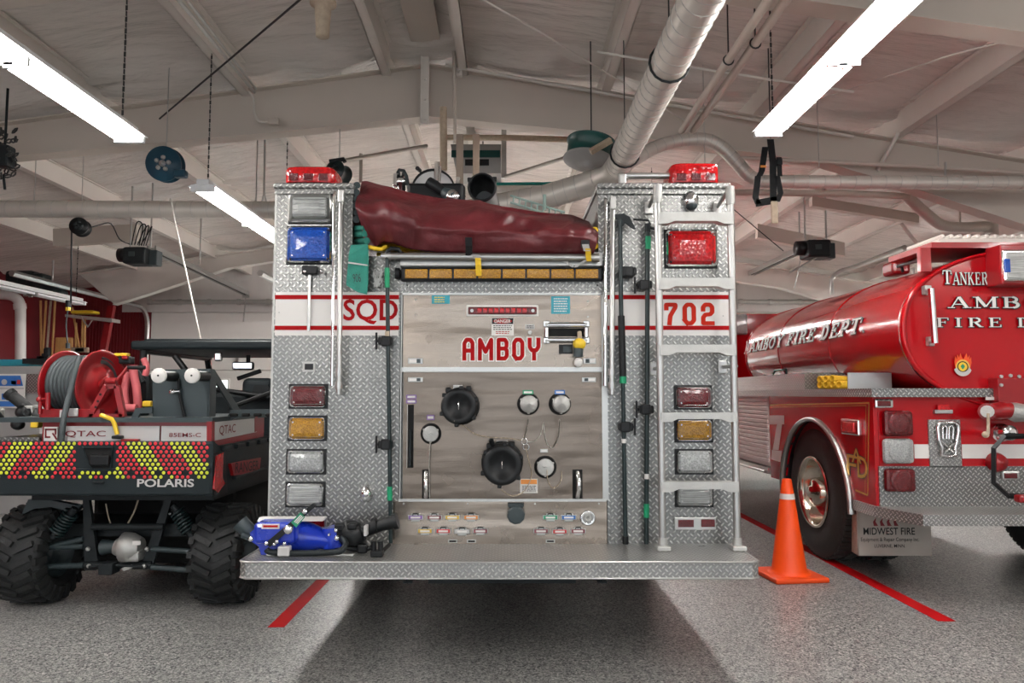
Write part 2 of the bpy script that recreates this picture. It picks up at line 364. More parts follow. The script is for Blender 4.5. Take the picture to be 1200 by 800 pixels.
def ribbons(word, font, wt=.2, grow=0., gap=.24, slant=0., xs=1.):
    """flat polygons (in unit heights) for a word"""
    x = 0; out = []
    for ch in word:
        if ch == ' ': x += .5; continue
        wd, st = font[ch]; wd *= xs
        for q in st:
            if font is GS: w_, pts = wt, q
            else: w_, pts = q
            hw = w_ / 2 + grow
            if font is GS: pts = [(a * xs, b * (1 - wt) + wt / 2) for a, b in pts]
            for i in range(len(pts) - 1):
                a = Vector(pts[i]); b = Vector(pts[i + 1]); d = (b - a)
                if d.length < 1e-6: continue
                d.normalize(); nn = Vector((-d.y, d.x)) * hw
                a2 = a - d * (grow if font is GR else (hw if i == 0 and font is GS else 0)); b2 = b + d * (grow if font is GR else (hw if i == len(pts) - 2 and font is GS else 0))
                if font is GS and i == 0: a2 = a - d * hw
                out.append([(x + p.x + slant * p.y, p.y) for p in (a2 - nn, b2 - nn, b2 + nn, a2 + nn)])
            for (a, b) in pts[1:-1]:
                k = hw * .99
                out.append([(x + a + k * cos(pi * j / 4 + pi / 8) + slant * b, b + k * sin(pi * j / 4 + pi / 8)) for j in range(8)])
        x += wd + gap
    return out, x - gap
def stroke_text(name, word, font, fn, height, m, parent, wt=.2, grow=0., gap=.24, slant=0., width=None, xs=1.):
    """fn(u, v) maps metres along / up to a 3D point"""
    polys, W = ribbons(word, font, wt, grow, gap, slant, xs); b = mb(); sx = (width / W) if width else height
    n_ = None
    for k, p in enumerate(polys):
        q = [Vector(fn(x * sx, y * height)) for x, y in p]
        nn = (q[1] - q[0]).cross(q[2] - q[0]); nn = nn.normalized() if nn.length > 1e-12 else Vector((0, -1, 0))
        if nn.y > 0 or (abs(nn.y) < .3 and nn.x > 0): q.reverse(); nn = -nn
        b.add([v_ + nn * (k * 2.5e-5) for v_ in q], [list(range(len(q)))])
    return b.build(name, m, parent, recalc=False)
def PS(px, py, X):
    """point of the plane x = X that a measured point of the photograph shows"""
    a = (px - PX) / F; b = -(py - PY) / F; d = X / a; u = b * d
    return Vector((X, d * cos(TH) - u * sin(TH), H + u * cos(TH) + d * sin(TH)))
def text_mesh(s, size=1., bold=0., spacing=1.):
    c = bpy.data.curves.new('t', 'FONT'); c.body = s; c.size = size; c.offset = bold; c.space_character = spacing; c.resolution_u = 3; c.fill_mode = 'FRONT'
    o = bpy.data.objects.new('t', c); me = bpy.data.meshes.new_from_object(o)
    vs = [v.co.copy() for v in me.vertices]; fs = [list(p.vertices) for p in me.polygons]
    bpy.data.objects.remove(o); bpy.data.curves.remove(c); bpy.data.meshes.remove(me)
    return vs, fs
def text(name, s, o, ux, uy, width, height, m, parent, bold=0., spacing=1., out=None, fn=None):
    """fit string s to a rectangle whose lower-left corner is o; ux, uy unit vectors"""
    vs, fs = text_mesh(s, 1., bold, spacing)
    if not vs: return None
    x0 = min(v.x for v in vs); x1 = max(v.x for v in vs); y0 = min(v.y for v in vs); y1 = max(v.y for v in vs)
    o = Vector(o); ux = Vector(ux); uy = Vector(uy); b = mb()
    b.add([o + ux * ((v.x - x0) / (x1 - x0) * width) + uy * ((v.y - y0) / (y1 - y0) * height) for v in vs], fs)
    return b.build(name, m, parent, recalc=False)
# ================================================================ SETTING
XL, XR, YB, YF_ = -9.0, 8.2, -4.5, 15.3
RX = -.8
def ztop(x): return 4.52 - .15 * abs(x - RX)          # top of the rafters = underside of the purlins
def zc(x): return ztop(x) + .2
tag(mb().box(XL, XR, YB, YF_, -.1, 0).build('floor', 'floor'), kind='structure')
tape = mat('red_floor_tape', (.46, .001, .004), .6, 0, .1, spec=.15)
for (x0, x1, y0, y1, lb) in ((-1.345, -1.27, 4.31, 12.5, 'red floor tape line beside the buggy, ending under the left of the rear step'), (2.56, 2.645, 4.42, 13.5, 'red floor tape line running past the traffic cone to the tanker wheel')):
    b = mb(); b.prism([(x0 - .02, y0, .0005), (x1 - .0, y0, .0005), (x1, y1, .0005), (x0, y1, .0005)], (0, 0, .0015))
    tag(b.build('floor_tape', tape), lb, 'floor tape')
# walls
MT['ins'] = mat('white_vinyl_insulation', (.72, .675, .63), .25, .0, .06, 2.2, .75, 2.6, stretch=(.7, 3.5, 3.5), spec=.7, bdist=.05)
MT['insw'] = mat('white_vinyl_wall_insulation', (.64, .62, .60), .4, .0, .06, 2., .6, 5., stretch=(3, 1, .7))
def wallbox(name, m, *a): return tag(mb().box(*a).build(name, m), kind='structure')
wallbox('wall_left', 'redd', XL - .1, XL, YB, YF_, 0, 3.72)
wallbox('wall_right', 'insw', XR, XR + .1, YB, YF_, 0, 3.6)
# unseen wall behind the camera: three openings added to let in fill daylight
wfr = wallbox('wall_front', 'white', XL, XR, YB - .1, YB, 3.3, 4.9)
for xa, xb in ((XL, -7.4), (-3.4, -2.0), (2.0, 3.0), (7.0, XR)): mb().box(xa, xb, YB - .1, YB, 0, 3.3).build('pier', 'white', wfr)
wb = wallbox('wall_back', 'insw', XL, XR, YF_, YF_ + .1, 3.05, 4.9)
doors = ((-7.45, -3.75), (-2.1, 1.6), (3.0, 6.7))
piers = [XL] + [q for d in doors for q in d] + [XR]
for i in range(0, len(piers), 2):
    o = mb().box(piers[i], piers[i + 1], YF_, YF_ + .1, 0, 3.05).build('pier', 'redd' if i == 0 else 'insw', wb)
mb().box(XL, -8.05, YF_ - .012, YF_ + .05, 3.0, 3.9).build('red_upper_cladding', 'redd', wb)
b = mb()
for i in range(24):
    x = XL + .03 + i * .064
    b.box(x, x + .012, YF_ - .02, YF_, .0, 3.9 if x < -8.1 else 3.05)
b.build('red_cladding_ribs', 'redd', wb)
sky_pane = emis('daylit_window_pane', (.80, .95, .92), 2.2)
for k, (x0, x1) in enumerate(doors):
    d = tag(mb().box(x0, x1, YF_ + .06, YF_ + .09, 0, 3.05).build('door_%d' % (k + 1), 'white'), kind='structure')
    for j in range(5):
        z0 = j * .61
        p_ = mb()
        p_.rbox(((x0 + x1) / 2, YF_ + .035, z0 + .302), (x1 - x0 - .02, .045, .59), .012)
        for q in range(2): p_.box(x0 + .06, x1 - .06, YF_ + .004, YF_ + .014, z0 + .16 + q * .26, z0 + .18 + q * .26)
        p_.build('panel', 'paintw' if k else 'white', d)
    for q in range(4):
        cx = x0 + (x1 - x0) * (q + .5) / 4
        f = mb().rbox((cx, YF_ - .0, 1.46), (.62, .03, .40), .01).build('window_frame', 'white', d)
        mb().box(cx - .27, cx + .27, YF_ - .02, YF_ - .016, 1.30, 1.62).build('pane', sky_pane, f)
    hh = mb(); hh.box((x0 + x1) / 2 - .03, (x0 + x1) / 2 + .03, YF_ - .03, YF_, 2.0, 2.3); hh.build('bracket', 'alu', d)
    for sx in (x0 - .03, x1 + .03):
        t = mb(); pts = [(sx, YF_ - .06, 0), (sx, YF_ - .06, 2.75)]
        for a in range(1, 7):
            an = a / 6 * pi / 2; pts.append((sx, YF_ - .06 - .38 * (1 - cos(an)), 2.75 + .38 * sin(an)))
        pts.append((sx, YF_ - 4.3, 3.16))
        t.ring(pts, .05, 6, smooth=False); t.build('track', 'alu', d)
    t = mb(); t.ring([(x0, YF_ - .12, 3.25), (x1, YF_ - .12, 3.25)], .05, 10)
    for q in range(7): xx = x0 + (x1 - x0) * q / 6; t.ring([(xx, YF_ - .12, 3.25), (xx + .07, YF_ - .12, 3.25)], .065, 10)
    t.build('torsion_spring', 'alu_d', d)
    # hanger braces of the tracks
    for sx in (x0 - .03, x1 + .03):
        for yy in (YF_ - 3.3, YF_ - 1.7):
            mb().ring([(sx, yy, 3.2), (sx, yy, ztop(sx) + .02)], .016, 5).build('track_hanger', 'alu', d)
# roof
PUR = [XL, -6.8, -5.35, -3.92, -2.52, -1.14, -.46, .93, 2.4, 3.78, 5.2, 6.6, XR]
ce = mb(); ce.prism([(XL, YB, zc(XL) + .12), (RX, YB, zc(RX) + .12), (XR, YB, zc(XR) + .12), (XR, YB, zc(XR) + .2), (RX, YB, zc(RX) + .2), (XL, YB, zc(XL) + .2)], (0, YF_ - YB, 0))
ceil = tag(ce.build('ceiling', 'paintw'), kind='structure')
random.seed(3)
for i in range(len(PUR) - 1):
    xa, xb = PUR[i], PUR[i + 1]; sd = random.uniform(0, 50)
    def fn(u, v):
        x = xa + (xb - xa) * u; y = YB + (YF_ - YB) * v; z = zc(x) + .03
        s_ = sin(pi * u)
        for yf, k in ((7.05, 1.), (13.4, 1.), (4.7, .5), (10.2, .6), (1.0, .7)):
            dy = y - yf; z -= .13 * k * math.exp(-(dy / .42) ** 2) * (.35 + .65 * s_)
            z += .05 * k * math.exp(-((dy + .75) / .35) ** 2) * s_
            z += .030 * k * math.exp(-((dy + .3) / .38) ** 2) * (noise.noise(V(x * 2.2 + sd, y * 9, sd)) * 2.2 + noise.noise(V(x * 5 + sd, y * 16, sd)))
        z += .035 * noise.noise(V(x * .8 + sd, y * .55, 2)) * s_ + .012 * noise.noise(V(x * 2 + sd, y * 3.5, 5))
        return V(x, y, min(z, zc(x) + .1))
    mb().grid(fn, 10, 260).build('insulation_panel', 'ins', ceil, recalc=False)
for x in PUR[1:-1]:
    zt = zc(x) + .02; zb = ztop(x); s_ = -1 if x < RX else 1
    b = mb(); b.box(x - .004, x + .004, YB, YF_, zb, zt)
    b.box(min(x, x + s_ * .085), max(x, x + s_ * .085), YB, YF_, zb, zb + .008)
    b.box(x + s_ * .078, x + s_ * .085, YB, YF_, zb, zb + .025)
    b.box(x - .045, x + .045, YB, YF_, zt - .01, zt)
    b.build('purlin', 'purl', ceil)
def ibeam(name, top, bot, Y, fw, parent, m='beam', th=.014):
    b = mb(); ctop = list(top); cb = list(bot)
    b.prism([(p.x, Y - .006, p.z) for p in ctop] + [(p.x, Y - .006, p.z) for p in reversed(cb)], (0, .012, 0))
    for L in (ctop, cb):
        for i in range(len(L) - 1):
            p, q = L[i], L[i + 1]
            b.prism([(p.x, Y - fw / 2, p.z - th / 2), (q.x, Y - fw / 2, q.z - th / 2), (q.x, Y - fw / 2, q.z + th / 2), (p.x, Y - fw / 2, p.z + th / 2)], (0, fw, 0))
    return b.build(name, m, parent)
def rf(Y, depth, hd, fw, hx=3.0):
    top = [V(x, Y, ztop(x) - .01) for x in (XL, -5.5, RX, 4.5, XR)]
    bot = [V(XL, Y, ztop(XL) - hd), V(-XR + hx - .8, Y, ztop(-6) - depth), V(RX, Y, ztop(RX) - depth), V(XR - hx, Y, ztop(XR - hx) - depth), V(XR, Y, ztop(XR) - hd)]
    return top, bot
Y1 = 7.05
t1 = [P(x, y, Y1) for x, y in ((14, 146), (156, 127), (330, 103), (500, 79), (700, 109), (940, 149), (1195, 190))]
b1 = [P(x, y, Y1) for x, y in ((14, 186), (340, 156), (500, 139), (720, 160), (960, 192), (1064, 222), (1185, 262))]
t1 = [V(XL, Y1, t1[0].z - .15 * (t1[0].x - XL))] + t1 + [V(XR, Y1, t1[-1].z - .15 * (XR - t1[-1].x))]
b1 = [V(XL, Y1, 2.6), V(-7.2, Y1, 3.3)] + b1 + [V(6.8, Y1, 2.4), V(XR, Y1, 1.9)]
ibeam('rafter', t1, b1, Y1, .17, ceil)
Y2_ = 13.4; zr2 = ztop(RX)
ibeam('rafter', [P(93, 321, Y2_), P(324, 291, Y2_), V(RX, Y2_, zr2 - .02), V(5., Y2_, ztop(5.) - .02), V(XR, Y2_, ztop(XR) - .02)], [P(135, 357, Y2_), P(168, 347, Y2_), P(270, 314, Y2_), P(324, 306, Y2_), V(RX, Y2_, zr2 - .36), V(5., Y2_, ztop(5.) - .36), V(XR, Y2_, ztop(XR) - .8)], Y2_, .17, ceil, 'purl')
for (Y, dp, hd) in ((4.55, .3, .4), (-.9, .55, 1.2)):
    ibeam('rafter', *rf(Y, dp, hd, .17), Y, .17, ceil, 'purl' if Y > 13 else 'beam')
# short spacer beams between purlins behind the first rafter
for (xa, ya, xb, yb, dp, Y) in ((888, 262, 990, 284, 16, 10.2), (952, 230, 1077, 250, 11, 9.0), (62, 268, 160, 262, 20, 10.2), (566, 190, 690, 196, 6, 11.0)):
    p, q = P(xa, ya, Y), P(xb, yb, Y); p2, q2 = P(xa, ya + dp, Y), P(xb, yb + dp, Y)
    b = mb(); b.prism([p, q, q2, p2], (0, .1, 0)); b.build('spacer_beam', 'beam', ceil)
# bolted channels at the apex of the first rafter
for xx, ya, yb in ((499, 68, 146), (538, 0, 90)):
    p, q = P(xx, ya, Y1 - .1), P(xx, yb, Y1 - .1)
    b = mb(); b.box(p.x - .035, p.x + .035, Y1 - .13, Y1 - .09, q.z, min(p.z, zc(p.x))); b.box(p.x - .045, p.x - .035, Y1 - .15, Y1 - .08, q.z, min(p.z, zc(p.x)))
    for k in range(3): b.cyl((p.x, Y1 - .15, q.z + .04 + .2 * k), (p.x, Y1 - .125, q.z + .04 + .2 * k), .012, n=6)
    b.build('splice_channel', 'purl', ceil)
# wide ridge strip
b = mb(); p = P(540, 20, 5.2); b.box(-.9, -.62, YB, Y1 - .1, zc(-.8) - .06, zc(-.8) - .03); b.build('ridge_strip', 'beam', ceil)
# columns (left and right frame legs) and far left red brace
for x, m in ((XL + .12, 'beam'), (XR - .15, 'beam')):
    b = mb(); b.box(x - .1, x + .1, Y1 - .09, Y1 + .09, 0, 2.9); b.build('frame_column', m, ceil)
# ================================================================ LIGHT FITTINGS
tubem = emis('fluorescent_tube', (1.0, .955, .92), TUBE_POWER)
MT['refl'] = mat('white_enamel_reflector', (.82, .84, .85), .3, 0, .03)
def fixture(x, z, y0, label, lit=True, chain=True, w_=.115):
    t = thing('fluorescent_light', (x, y0 + 1.22, z), label, 'ceiling light', 'eight foot fluorescent lights')
    y1 = y0 + 2.44; b = mb()
    b.rbox((x, y0 + 1.22, z + .075), (.11, 2.42, .05), .008)
    for s_ in (-1, 1): b.prism([(x + s_ * .055, y0, z + .055), (x + s_ * w_, y0, z + .035), (x + s_ * w_, y0, z + .028), (x + s_ * .05, y0, z + .048)], (0, 2.44, 0))
    b.build('housing', 'refl', t)
    for ya in (y0 + .03, y0 + 1.24):
        for s_ in (-1, 1):
            mb().cyl((x + s_ * .06, ya, z + .012), (x + s_ * .06, ya + 1.17, z + .012), .019, n=8).build('tube', tubem if lit else 'refl', t)
    for yy in (y0 + .02, y1 - .02): mb().rbox((x, yy, z + .02), (.2, .035, .06), .006).build('end_cap', 'refl', t)
    b = mb(); b.cbox((x, y0 + 1.22, z + .0), (.2, .02, .05)); b.cbox((x, y0 + 1.22, z - .025), (.05, .02, .03)); b.build('tube_socket', 'alu', t)
    if chain:
        for yy in (y0 + .12, y1 - .12):
            c = mb(); zz = z + .1; k = 0
            while zz < zc(x) - .02:
                c.cbox((x, yy, zz + .02), (.014 if k % 2 else .004, .004 if k % 2 else .014, .034)); zz += .04; k += 1
            c.build('hanging_chain', 'dkchain', t)
    return t
zl = P(168, 167, 4.86).z; xl = -2.54
for k, lb in ((-2, 'fluorescent light of the left row, well behind the camera'), (-1, 'fluorescent light of the left row, just behind and above the camera'), (0, 'lit fluorescent light at the upper left, nearest of the left row'), (1, 'lit fluorescent light whose far part is hidden by the engine\'s blue lamp tower'), (2, 'lit fluorescent light of the left row hidden behind the engine tower')):
    fixture(xl, zl, 2.42 + 3.6 * k, lb)
zr = P(897, 160, 5.3).z
for k, lb in ((-2, 'fluorescent light of the right row, well behind the camera'), (-1, 'fluorescent light of the right row, above the camera'), (0, 'lit fluorescent light at the upper right beside the twin pipes')):
    fixture(1.93, zr, 2.86 + 3.28 * k, lb)
q0 = P(94, 357, 11.6)
fixture(q0.x, q0.z, 11.6 - 2.44, 'unlit white fluorescent strip under the roof near the red wall', lit=False)
fixture(1.93, zr, 9.42, 'added fill fluorescent light hidden just behind the right tower')  # hidden fixture added to brighten the roof beyond the first rafter
fixture(1.93, zr, 12.7, 'added fill fluorescent light hidden close to the far middle door')  # added out of sight to lift the far end of the hall
fixture(xl, zl, 12.4, 'added fill fluorescent light at the left near the far doors, hidden behind the engine')  # extra hidden fixture, added as fill for the far left
fixture(-.3, 3.15, 9.2, 'added fill fluorescent light above the engine body, hidden behind the tarpaulin')  # added fill lamp over the engine, kept out of view
fixture(-.3, 3.15, 12.2, 'added fill fluorescent light ahead of the engine cab, hidden behind the tarpaulin')  # second added fill lamp along the engine bay, also hidden
fixture(7.3, 3.0, 12.0, 'added unseen fluorescent light beyond the tanker near the far doors')  # unseen fixture added for bounce light at the far right
fixture(7.3, 3.0, 8.6, 'added unseen fluorescent light over the far side of the tanker'); fixture(5.9, 3.1, .0, 'added unseen fluorescent light right of the camera'); fixture(-6.7, 3.1, 1.0, 'added unseen fluorescent light left of the camera over the buggy bay')  # unseen fixtures added so the outer bays bounce light upward
# ================================================================ FIRE ENGINE (rear view)
YR = 3.91
def R(px, py, off=0.): return P(px, py, YR - off)
ENG = thing('fire_engine', (0, YR + 3.5, 0), 'silver tread plate fire engine seen square from the rear, SQD 702 on white bands', 'fire engine')
zt_tow = R(600, 222).z; z_bed = R(600, 300).z; z_step = .552; z_low = R(600, 588).z
XA, XB = R(320, 430).x, R(857, 430).x
def body_prism(pts, y0, depth, name, m='tread'):
    b = mb(); b.prism([(p.x, y0, p.z) for p in pts], (0, depth, 0)); return b.build(name, m, ENG)
Z0 = .50
LXi = R(413, 260).x; RXi = R(701, 260).x
TL = [V(XA, 0, Z0), V(R(468, 500).x, 0, Z0), V(R(468, 500).x, 0, z_bed), V(LXi, 0, z_bed), V(LXi, 0, zt_tow), V(XA, 0, zt_tow)]
TR = [V(XB, 0, Z0), V(XB, 0, zt_tow), V(RXi, 0, zt_tow), V(RXi, 0, z_bed), V(R(711, 500).x, 0, z_bed), V(R(711, 500).x, 0, Z0)]
body_prism(TL, YR, .03, 'left_rear_panel'); body_prism(TR, YR, .03, 'right_rear_panel')
# towers with their overhanging top flange
for x0, x1, n_ in ((XA, LXi, 'left_tower'), (RXi, XB, 'right_tower')):
    b = mb(); b.box(x0 + .003, x1 - .003, YR + .03, YR + 5.6, Z0 + .02, zt_tow - .004); b.build(n_, 'tread', ENG)
    b = mb(); b.rbox(((x0 + x1) / 2, YR + 2.8 - .01, zt_tow + .012), (x1 - x0 + .02, 5.66, .03), .008); b.box(x0 - .008, x1 + .008, YR - .02, YR - .01, zt_tow - .028, zt_tow); b.build('tower_cap', 'tread', ENG)
b = mb(); b.box(R(468, 500).x, R(711, 500).x, YR + .03, YR + 5.6, Z0 + .02, z_bed - .03); b.build('centre_body', 'alu_d', ENG)
# right flank red, left one greyed to limit red bounce; cab, wheels
for x0, x1, m_ in ((XA - .012, XA, 'alu_d'), (XB, XB + .012, 'redp')): mb().box(x0, x1, YR + .004, YR + 5.6, Z0 + .02, zt_tow).build('flank', m_, ENG)
b = mb(); b.rbox(((XA + XB) / 2, YR + 6.7, 1.42), (XB - XA - .04, 1.95, 1.6), .12, 3); b.build('cab', 'redp', ENG)
mb().rbox(((XA + XB) / 2, YR + 6.7, 2.26), (XB - XA - .1, 1.9, .10), .04).build('added_white_cap', 'white', ENG)  # unseen white cap added to cut red bounce onto the ceiling
for sx in (-1, 1):
    for yy in (YR + 1.9, YR + 6.9):
        w_ = mb(); xx = sx * .98 - .02
        prof = [(-.14, .30), (-.14, .44), (-.10, .515), (.10, .515), (.14, .44), (.14, .30)]
        w_.lathe((xx, yy, .515), (1, 0, 0), prof, 32)
        tw = w_.build('wheel', 'rubber', ENG); r_ = mb(); r_.lathe((xx, yy, .515), (1, 0, 0), [(-.12, .30), (-.06, .27), (-.04, .1), (.04, .1), (.06, .27), (.12, .30)], 24); r_.build('rim', 'alu', tw)
b = mb(); b.box(-.40, .36, YR - .05, YR + 7.2, .36, .49); b.box(-.8, .8, YR + 1.8, YR + 2.0, .42, .58); b.build('chassis_frame', 'dark', ENG)
# tail step
sx0, sx1 = P(279, 660, 3.48).x, P(891, 660, 3.48).x
b = mb(); z = z_step; yf = 3.48
out = [(sx0, yf + .03), (sx0 + .035, yf), (sx1 - .035, yf), (sx1, yf + .03), (sx1, YR + .0), (sx0, YR + .0)]
b.prism([(x, y, z - .075) for x, y in out], (0, 0, .075)); b.build('tail_step', 'tread_b', ENG)
MT['edge'] = MT['alu']
b = mb(); b.ring([(x, y, z - .001) for x, y in out[:4]], .006, 6); b.ring([(x, y, z - .075) for x, y in out[:4]], .005, 6)
b.ring([(sx0, yf + .03, z), (sx0, YR, z)], .005, 6); b.ring([(sx1, yf + .03, z), (sx1, YR, z)], .005, 6); b.split('step_edge', 'alu', ENG)
for px in (480, 707):
    p = P(px, 686, 3.62); b = mb(); b.box(p.x - .016, p.x - .006, 3.6, 3.8, .43, z - .075); b.box(p.x - .03, p.x + .015, 3.6, 3.62, .425, .435); b.split('step_hook', 'dark', ENG)
# white bands with red stripes
def plate(name, x0, y0, x1, y1, off, m, th=.004, parent=ENG, r=0.):
    a, c = R(x0, y1, off), R(x1, y0, off); b = mb()
    if r: b.rbox(((a.x + c.x) / 2, YR - off + th / 2, (a.z + c.z) / 2), (c.x - a.x, th, c.z - a.z), r, 2)
    else: b.box(a.x, c.x, YR - off, YR - off + th, a.z, c.z)
    return b.build(name, m, parent)
for x0, x1 in ((322, 467.5), (712, 855.5)):
    bd = plate('white_band', x0, 342, x1, 393, .004, 'white')
    for ya in (345.5, 381.5): plate('red_stripe', x0, ya, x1, ya + 5, .0055, 'red', .0015, bd)
    for q in ((x0 + 5, 366), (x1 - 8, 370)):
        b = mb(); c = R(*q, .006); b.cyl(c, c + V(0, .004, 0), .004, n=8); b.split('screw', 'alu_d', bd)
MT['redl'] = mat('red_letter_vinyl', (.55, .035, .025), .45, 0, .05)
a = R(402, 380, .0075); c = R(466.5, 350.5, .006)
text('lettering', 'SQD', a, (1, 0, 0), (0, 0, 1), c.x - a.x, c.z - a.z, 'red', ENG, .018)
a = R(778.5, 381, .006); c = R(837, 354.5, .006)
stroke_text('lettering', '702', GS, lambda u, v: V(a.x + .012 + u, a.y, a.z + v), c.z - a.z, xs=.6, m=mat('orange_red_letter_vinyl', (.50, .02, .006), .6, spec=.15), parent=ENG, wt=.18, gap=.37, width=(c.x - a.x) - .024)

# ---- lamps with chrome bezel, lens and screws
def lamp(name, x0, y0, x1, y1, ml, label=None, bez='chrome', bw=3.4, off=.0, rib=0, deep=.03, screws=True):
    a, c = R(x0, y1, off), R(x1, y0, off); k = bw * 3.9 / F
    cx, cz, w_, h_ = (a.x + c.x) / 2, (a.z + c.z) / 2, c.x - a.x, c.z - a.z
    yy = YR - off
    fr = mb()
    def rr(w2, h2, r, y): 
        pts = []
        for sx, sz, a0 in ((1, 1, 0), (-1, 1, 90), (-1, -1, 180), (1, -1, 270)):
            for j in range(4):
                an = math.radians(a0 + 30 * j); pts.append(V(cx + sx * (w2 / 2 - r) + r * cos(an), y, cz + sz * (h2 / 2 - r) + r * sin(an)))
        return pts
    L = [rr(w_, h_, .018, yy), rr(w_ - .006, h_ - .006, .017, yy - deep * .55), rr(w_ - k * .9, h_ - k * .9, .014, yy - deep * .7), rr(w_ - 2 * k, h_ - 2 * k, .010, yy - deep * .45)]
    vs = [p for q in L for p in q]; n = 16; fs = []
    for i in range(3):
        for j in range(n): fs.append((i * n + j, i * n + (j + 1) % n, (i + 1) * n + (j + 1) % n, (i + 1) * n + j))
    fr.add(vs, fs, False)
    f = fr.build(name, bez, ENG)
    mb().rbox((cx, yy - .002, cz), (w_ + .012, .004, h_ + .012), .0019).build('gasket', 'black', f)
    mb().rbox((cx, yy - deep * .44, cz), (w_ - 2 * k - .002, deep * .3, h_ - 2 * k - .002), .003).build('dark_rim', 'black', f)
    if label: f['label'] = label
    ln = mb(); A = [rr(w_ - 2 * k + .002, h_ - 2 * k + .002, .010, yy - deep * .4), rr(w_ - 2 * k - .01, h_ - 2 * k - .01, .008, yy - deep * .85), rr((w_ - 2 * k) * .6, (h_ - 2 * k) * .5, .008, yy - deep * 1.0)]
    vs = [p for q in A for p in q] + [V(cx, yy - deep * 1.02, cz)]; fs = []
    for i in range(2):
        for j in range(n): fs.append((i * n + j, i * n + (j + 1) % n, (i + 1) * n + (j + 1) % n, (i + 1) * n + j))
    for j in range(n): fs.append((2 * n + j, 2 * n + (j + 1) % n, 3 * n))
    ln.add(vs, fs, False); ln.build('lamp_lens', ml, f)
    if rib:
        b = mb()
        for j in range(rib): zz = cz - (h_ / 2 - k) + (h_ - 2 * k) * (j + .5) / rib; b.box(cx - w_ / 2 + k + .01, cx + w_ / 2 - k - .01, yy - deep * 1.06, yy - deep * .9, zz - .0015, zz + .0015)
        b.build('lens_rib', ml, f)
    if screws:
        b = mb()
        for sx in (-1, 1):
            for sz in (-1, 1): b.cyl((cx + sx * (w_ / 2 - k * 1.9), yy - deep * .9, cz + sz * (h_ / 2 - k * 1.9)), (cx + sx * (w_ / 2 - k * 1.9), yy - deep * .7, cz + sz * (h_ / 2 - k * 1.9)), .005, n=6)
        b.build('lens_screw', 'alu', f)
    return f
lamp('tail_lamp', 339.5, 451, 383.5, 477.5, 'l_red', 'dark red tail lamp in a chrome bezel')
lamp('tail_lamp', 338, 488, 382.5, 515.5, 'l_amber', 'amber tail lamp in a chrome bezel')
lamp('tail_lamp', 336.5, 527, 381.5, 554.5, 'l_clear', 'clear reversing lamp in a chrome bezel')
lamp('tail_lamp', 335.5, 565.5, 380.5, 593, 'l_rib', 'clear ribbed reversing lamp in a chrome bezel', rib=5)
lamp('tail_lamp', 791, 452.5, 833, 478.5, 'l_red', 'dark red tail lamp in a chrome bezel')
lamp('tail_lamp', 791.5, 491, 834, 517, 'l_amber', 'amber tail lamp in a chrome bezel')
lamp('tail_lamp', 792, 527, 834.5, 554.5, 'l_clear', 'clear reversing lamp in a chrome bezel')
lamp('tail_lamp', 792, 567, 834.5, 593, 'l_rib', 'clear ribbed reversing lamp in a chrome bezel', rib=5)
lamp('warning_lamp', 336.5, 266, 390.5, 309, 'l_blue', 'large blue warning lamp', bw=4.5, deep=.05)
lamp('warning_lamp', 779.5, 270, 838.5, 313.5, 'l_redb', 'large bright red warning lamp', bw=5.5, deep=.05)
lamp('scene_lamp', 339, 228, 391, 262, 'l_rib', 'clear scene lamp in a tilted aluminium box', bez='alu', bw=5.5, deep=.06, rib=4)
p = plate('lamp_backplate', 337, 226, 392, 264, .003, 'alu')
# marker plates
f = plate('marker_lamp', 790.5, 606, 839, 621, .012, 'alu', .012, r=.004)
plate('reflector', 795, 609, 813, 617.5, .018, 'l_red', .006, f); plate('reflector', 822, 608.5, 838, 617.5, .02, 'l_red', .008, f, r=.006)
f = plate('marker_lamp', 331, 605, 383, 620, .012, 'alu', .012, r=.004)
plate('reflector', 352, 608, 380, 617, .018, 'l_red', .006, f)
f = plate('number_plate_lamp', 354.5, 423.5, 369.5, 435.5, .008, 'alu_d', .008); plate('lamp_slot', 357, 426, 367, 433, .01, 'black', .003, f)
# chrome courtesy lamps (teardrop)
for (cx, cy, sc) in ((430, 578, 1.), (808.5, 237, 1.25)):
    c = R(cx, cy); b = mb(); w_, h_ = .036 * sc, .05 * sc
    pts = []
    for i in range(9): an = math.radians(-180 + 22.5 * i); pts.append((w_ * cos(an), h_ * .9 * sin(an) - .005))
    for i in range(5): an = math.radians(0 + 45 * i); pts.append((w_ * .8 * cos(an), .012 + h_ * .85 * (sin(an) ** .6 if sin(an) > 0 else 0)))
    rings = []; n = len(pts)
    vs = [V(c.x + x * k, YR - y, c.z + z * k) for (k, y) in ((1.05, 0), (1, .02), (.82, .045), (.4, .058)) for x, z in pts] + [V(c.x, YR - .06, c.z)]
    fs = [(i * n + j, i * n + (j + 1) % n, (i + 1) * n + (j + 1) % n, (i + 1) * n + j) for i in range(3) for j in range(n)] + [(3 * n + j, 3 * n + (j + 1) % n, 4 * n) for j in range(n)]
    o = mb().sphere((c.x, YR - .005, c.z + .002), .036 * sc, 10, (1, 1.3, 1.25)).build('courtesy_lamp', 'chrome', ENG)
    mb().sphere((c.x, YR - .024, c.z - .018 * sc), .026 * sc, 8, (1, 1.1, .9)).build('lamp_lens', 'l_clear' if sc == 1 else 'slate', o)
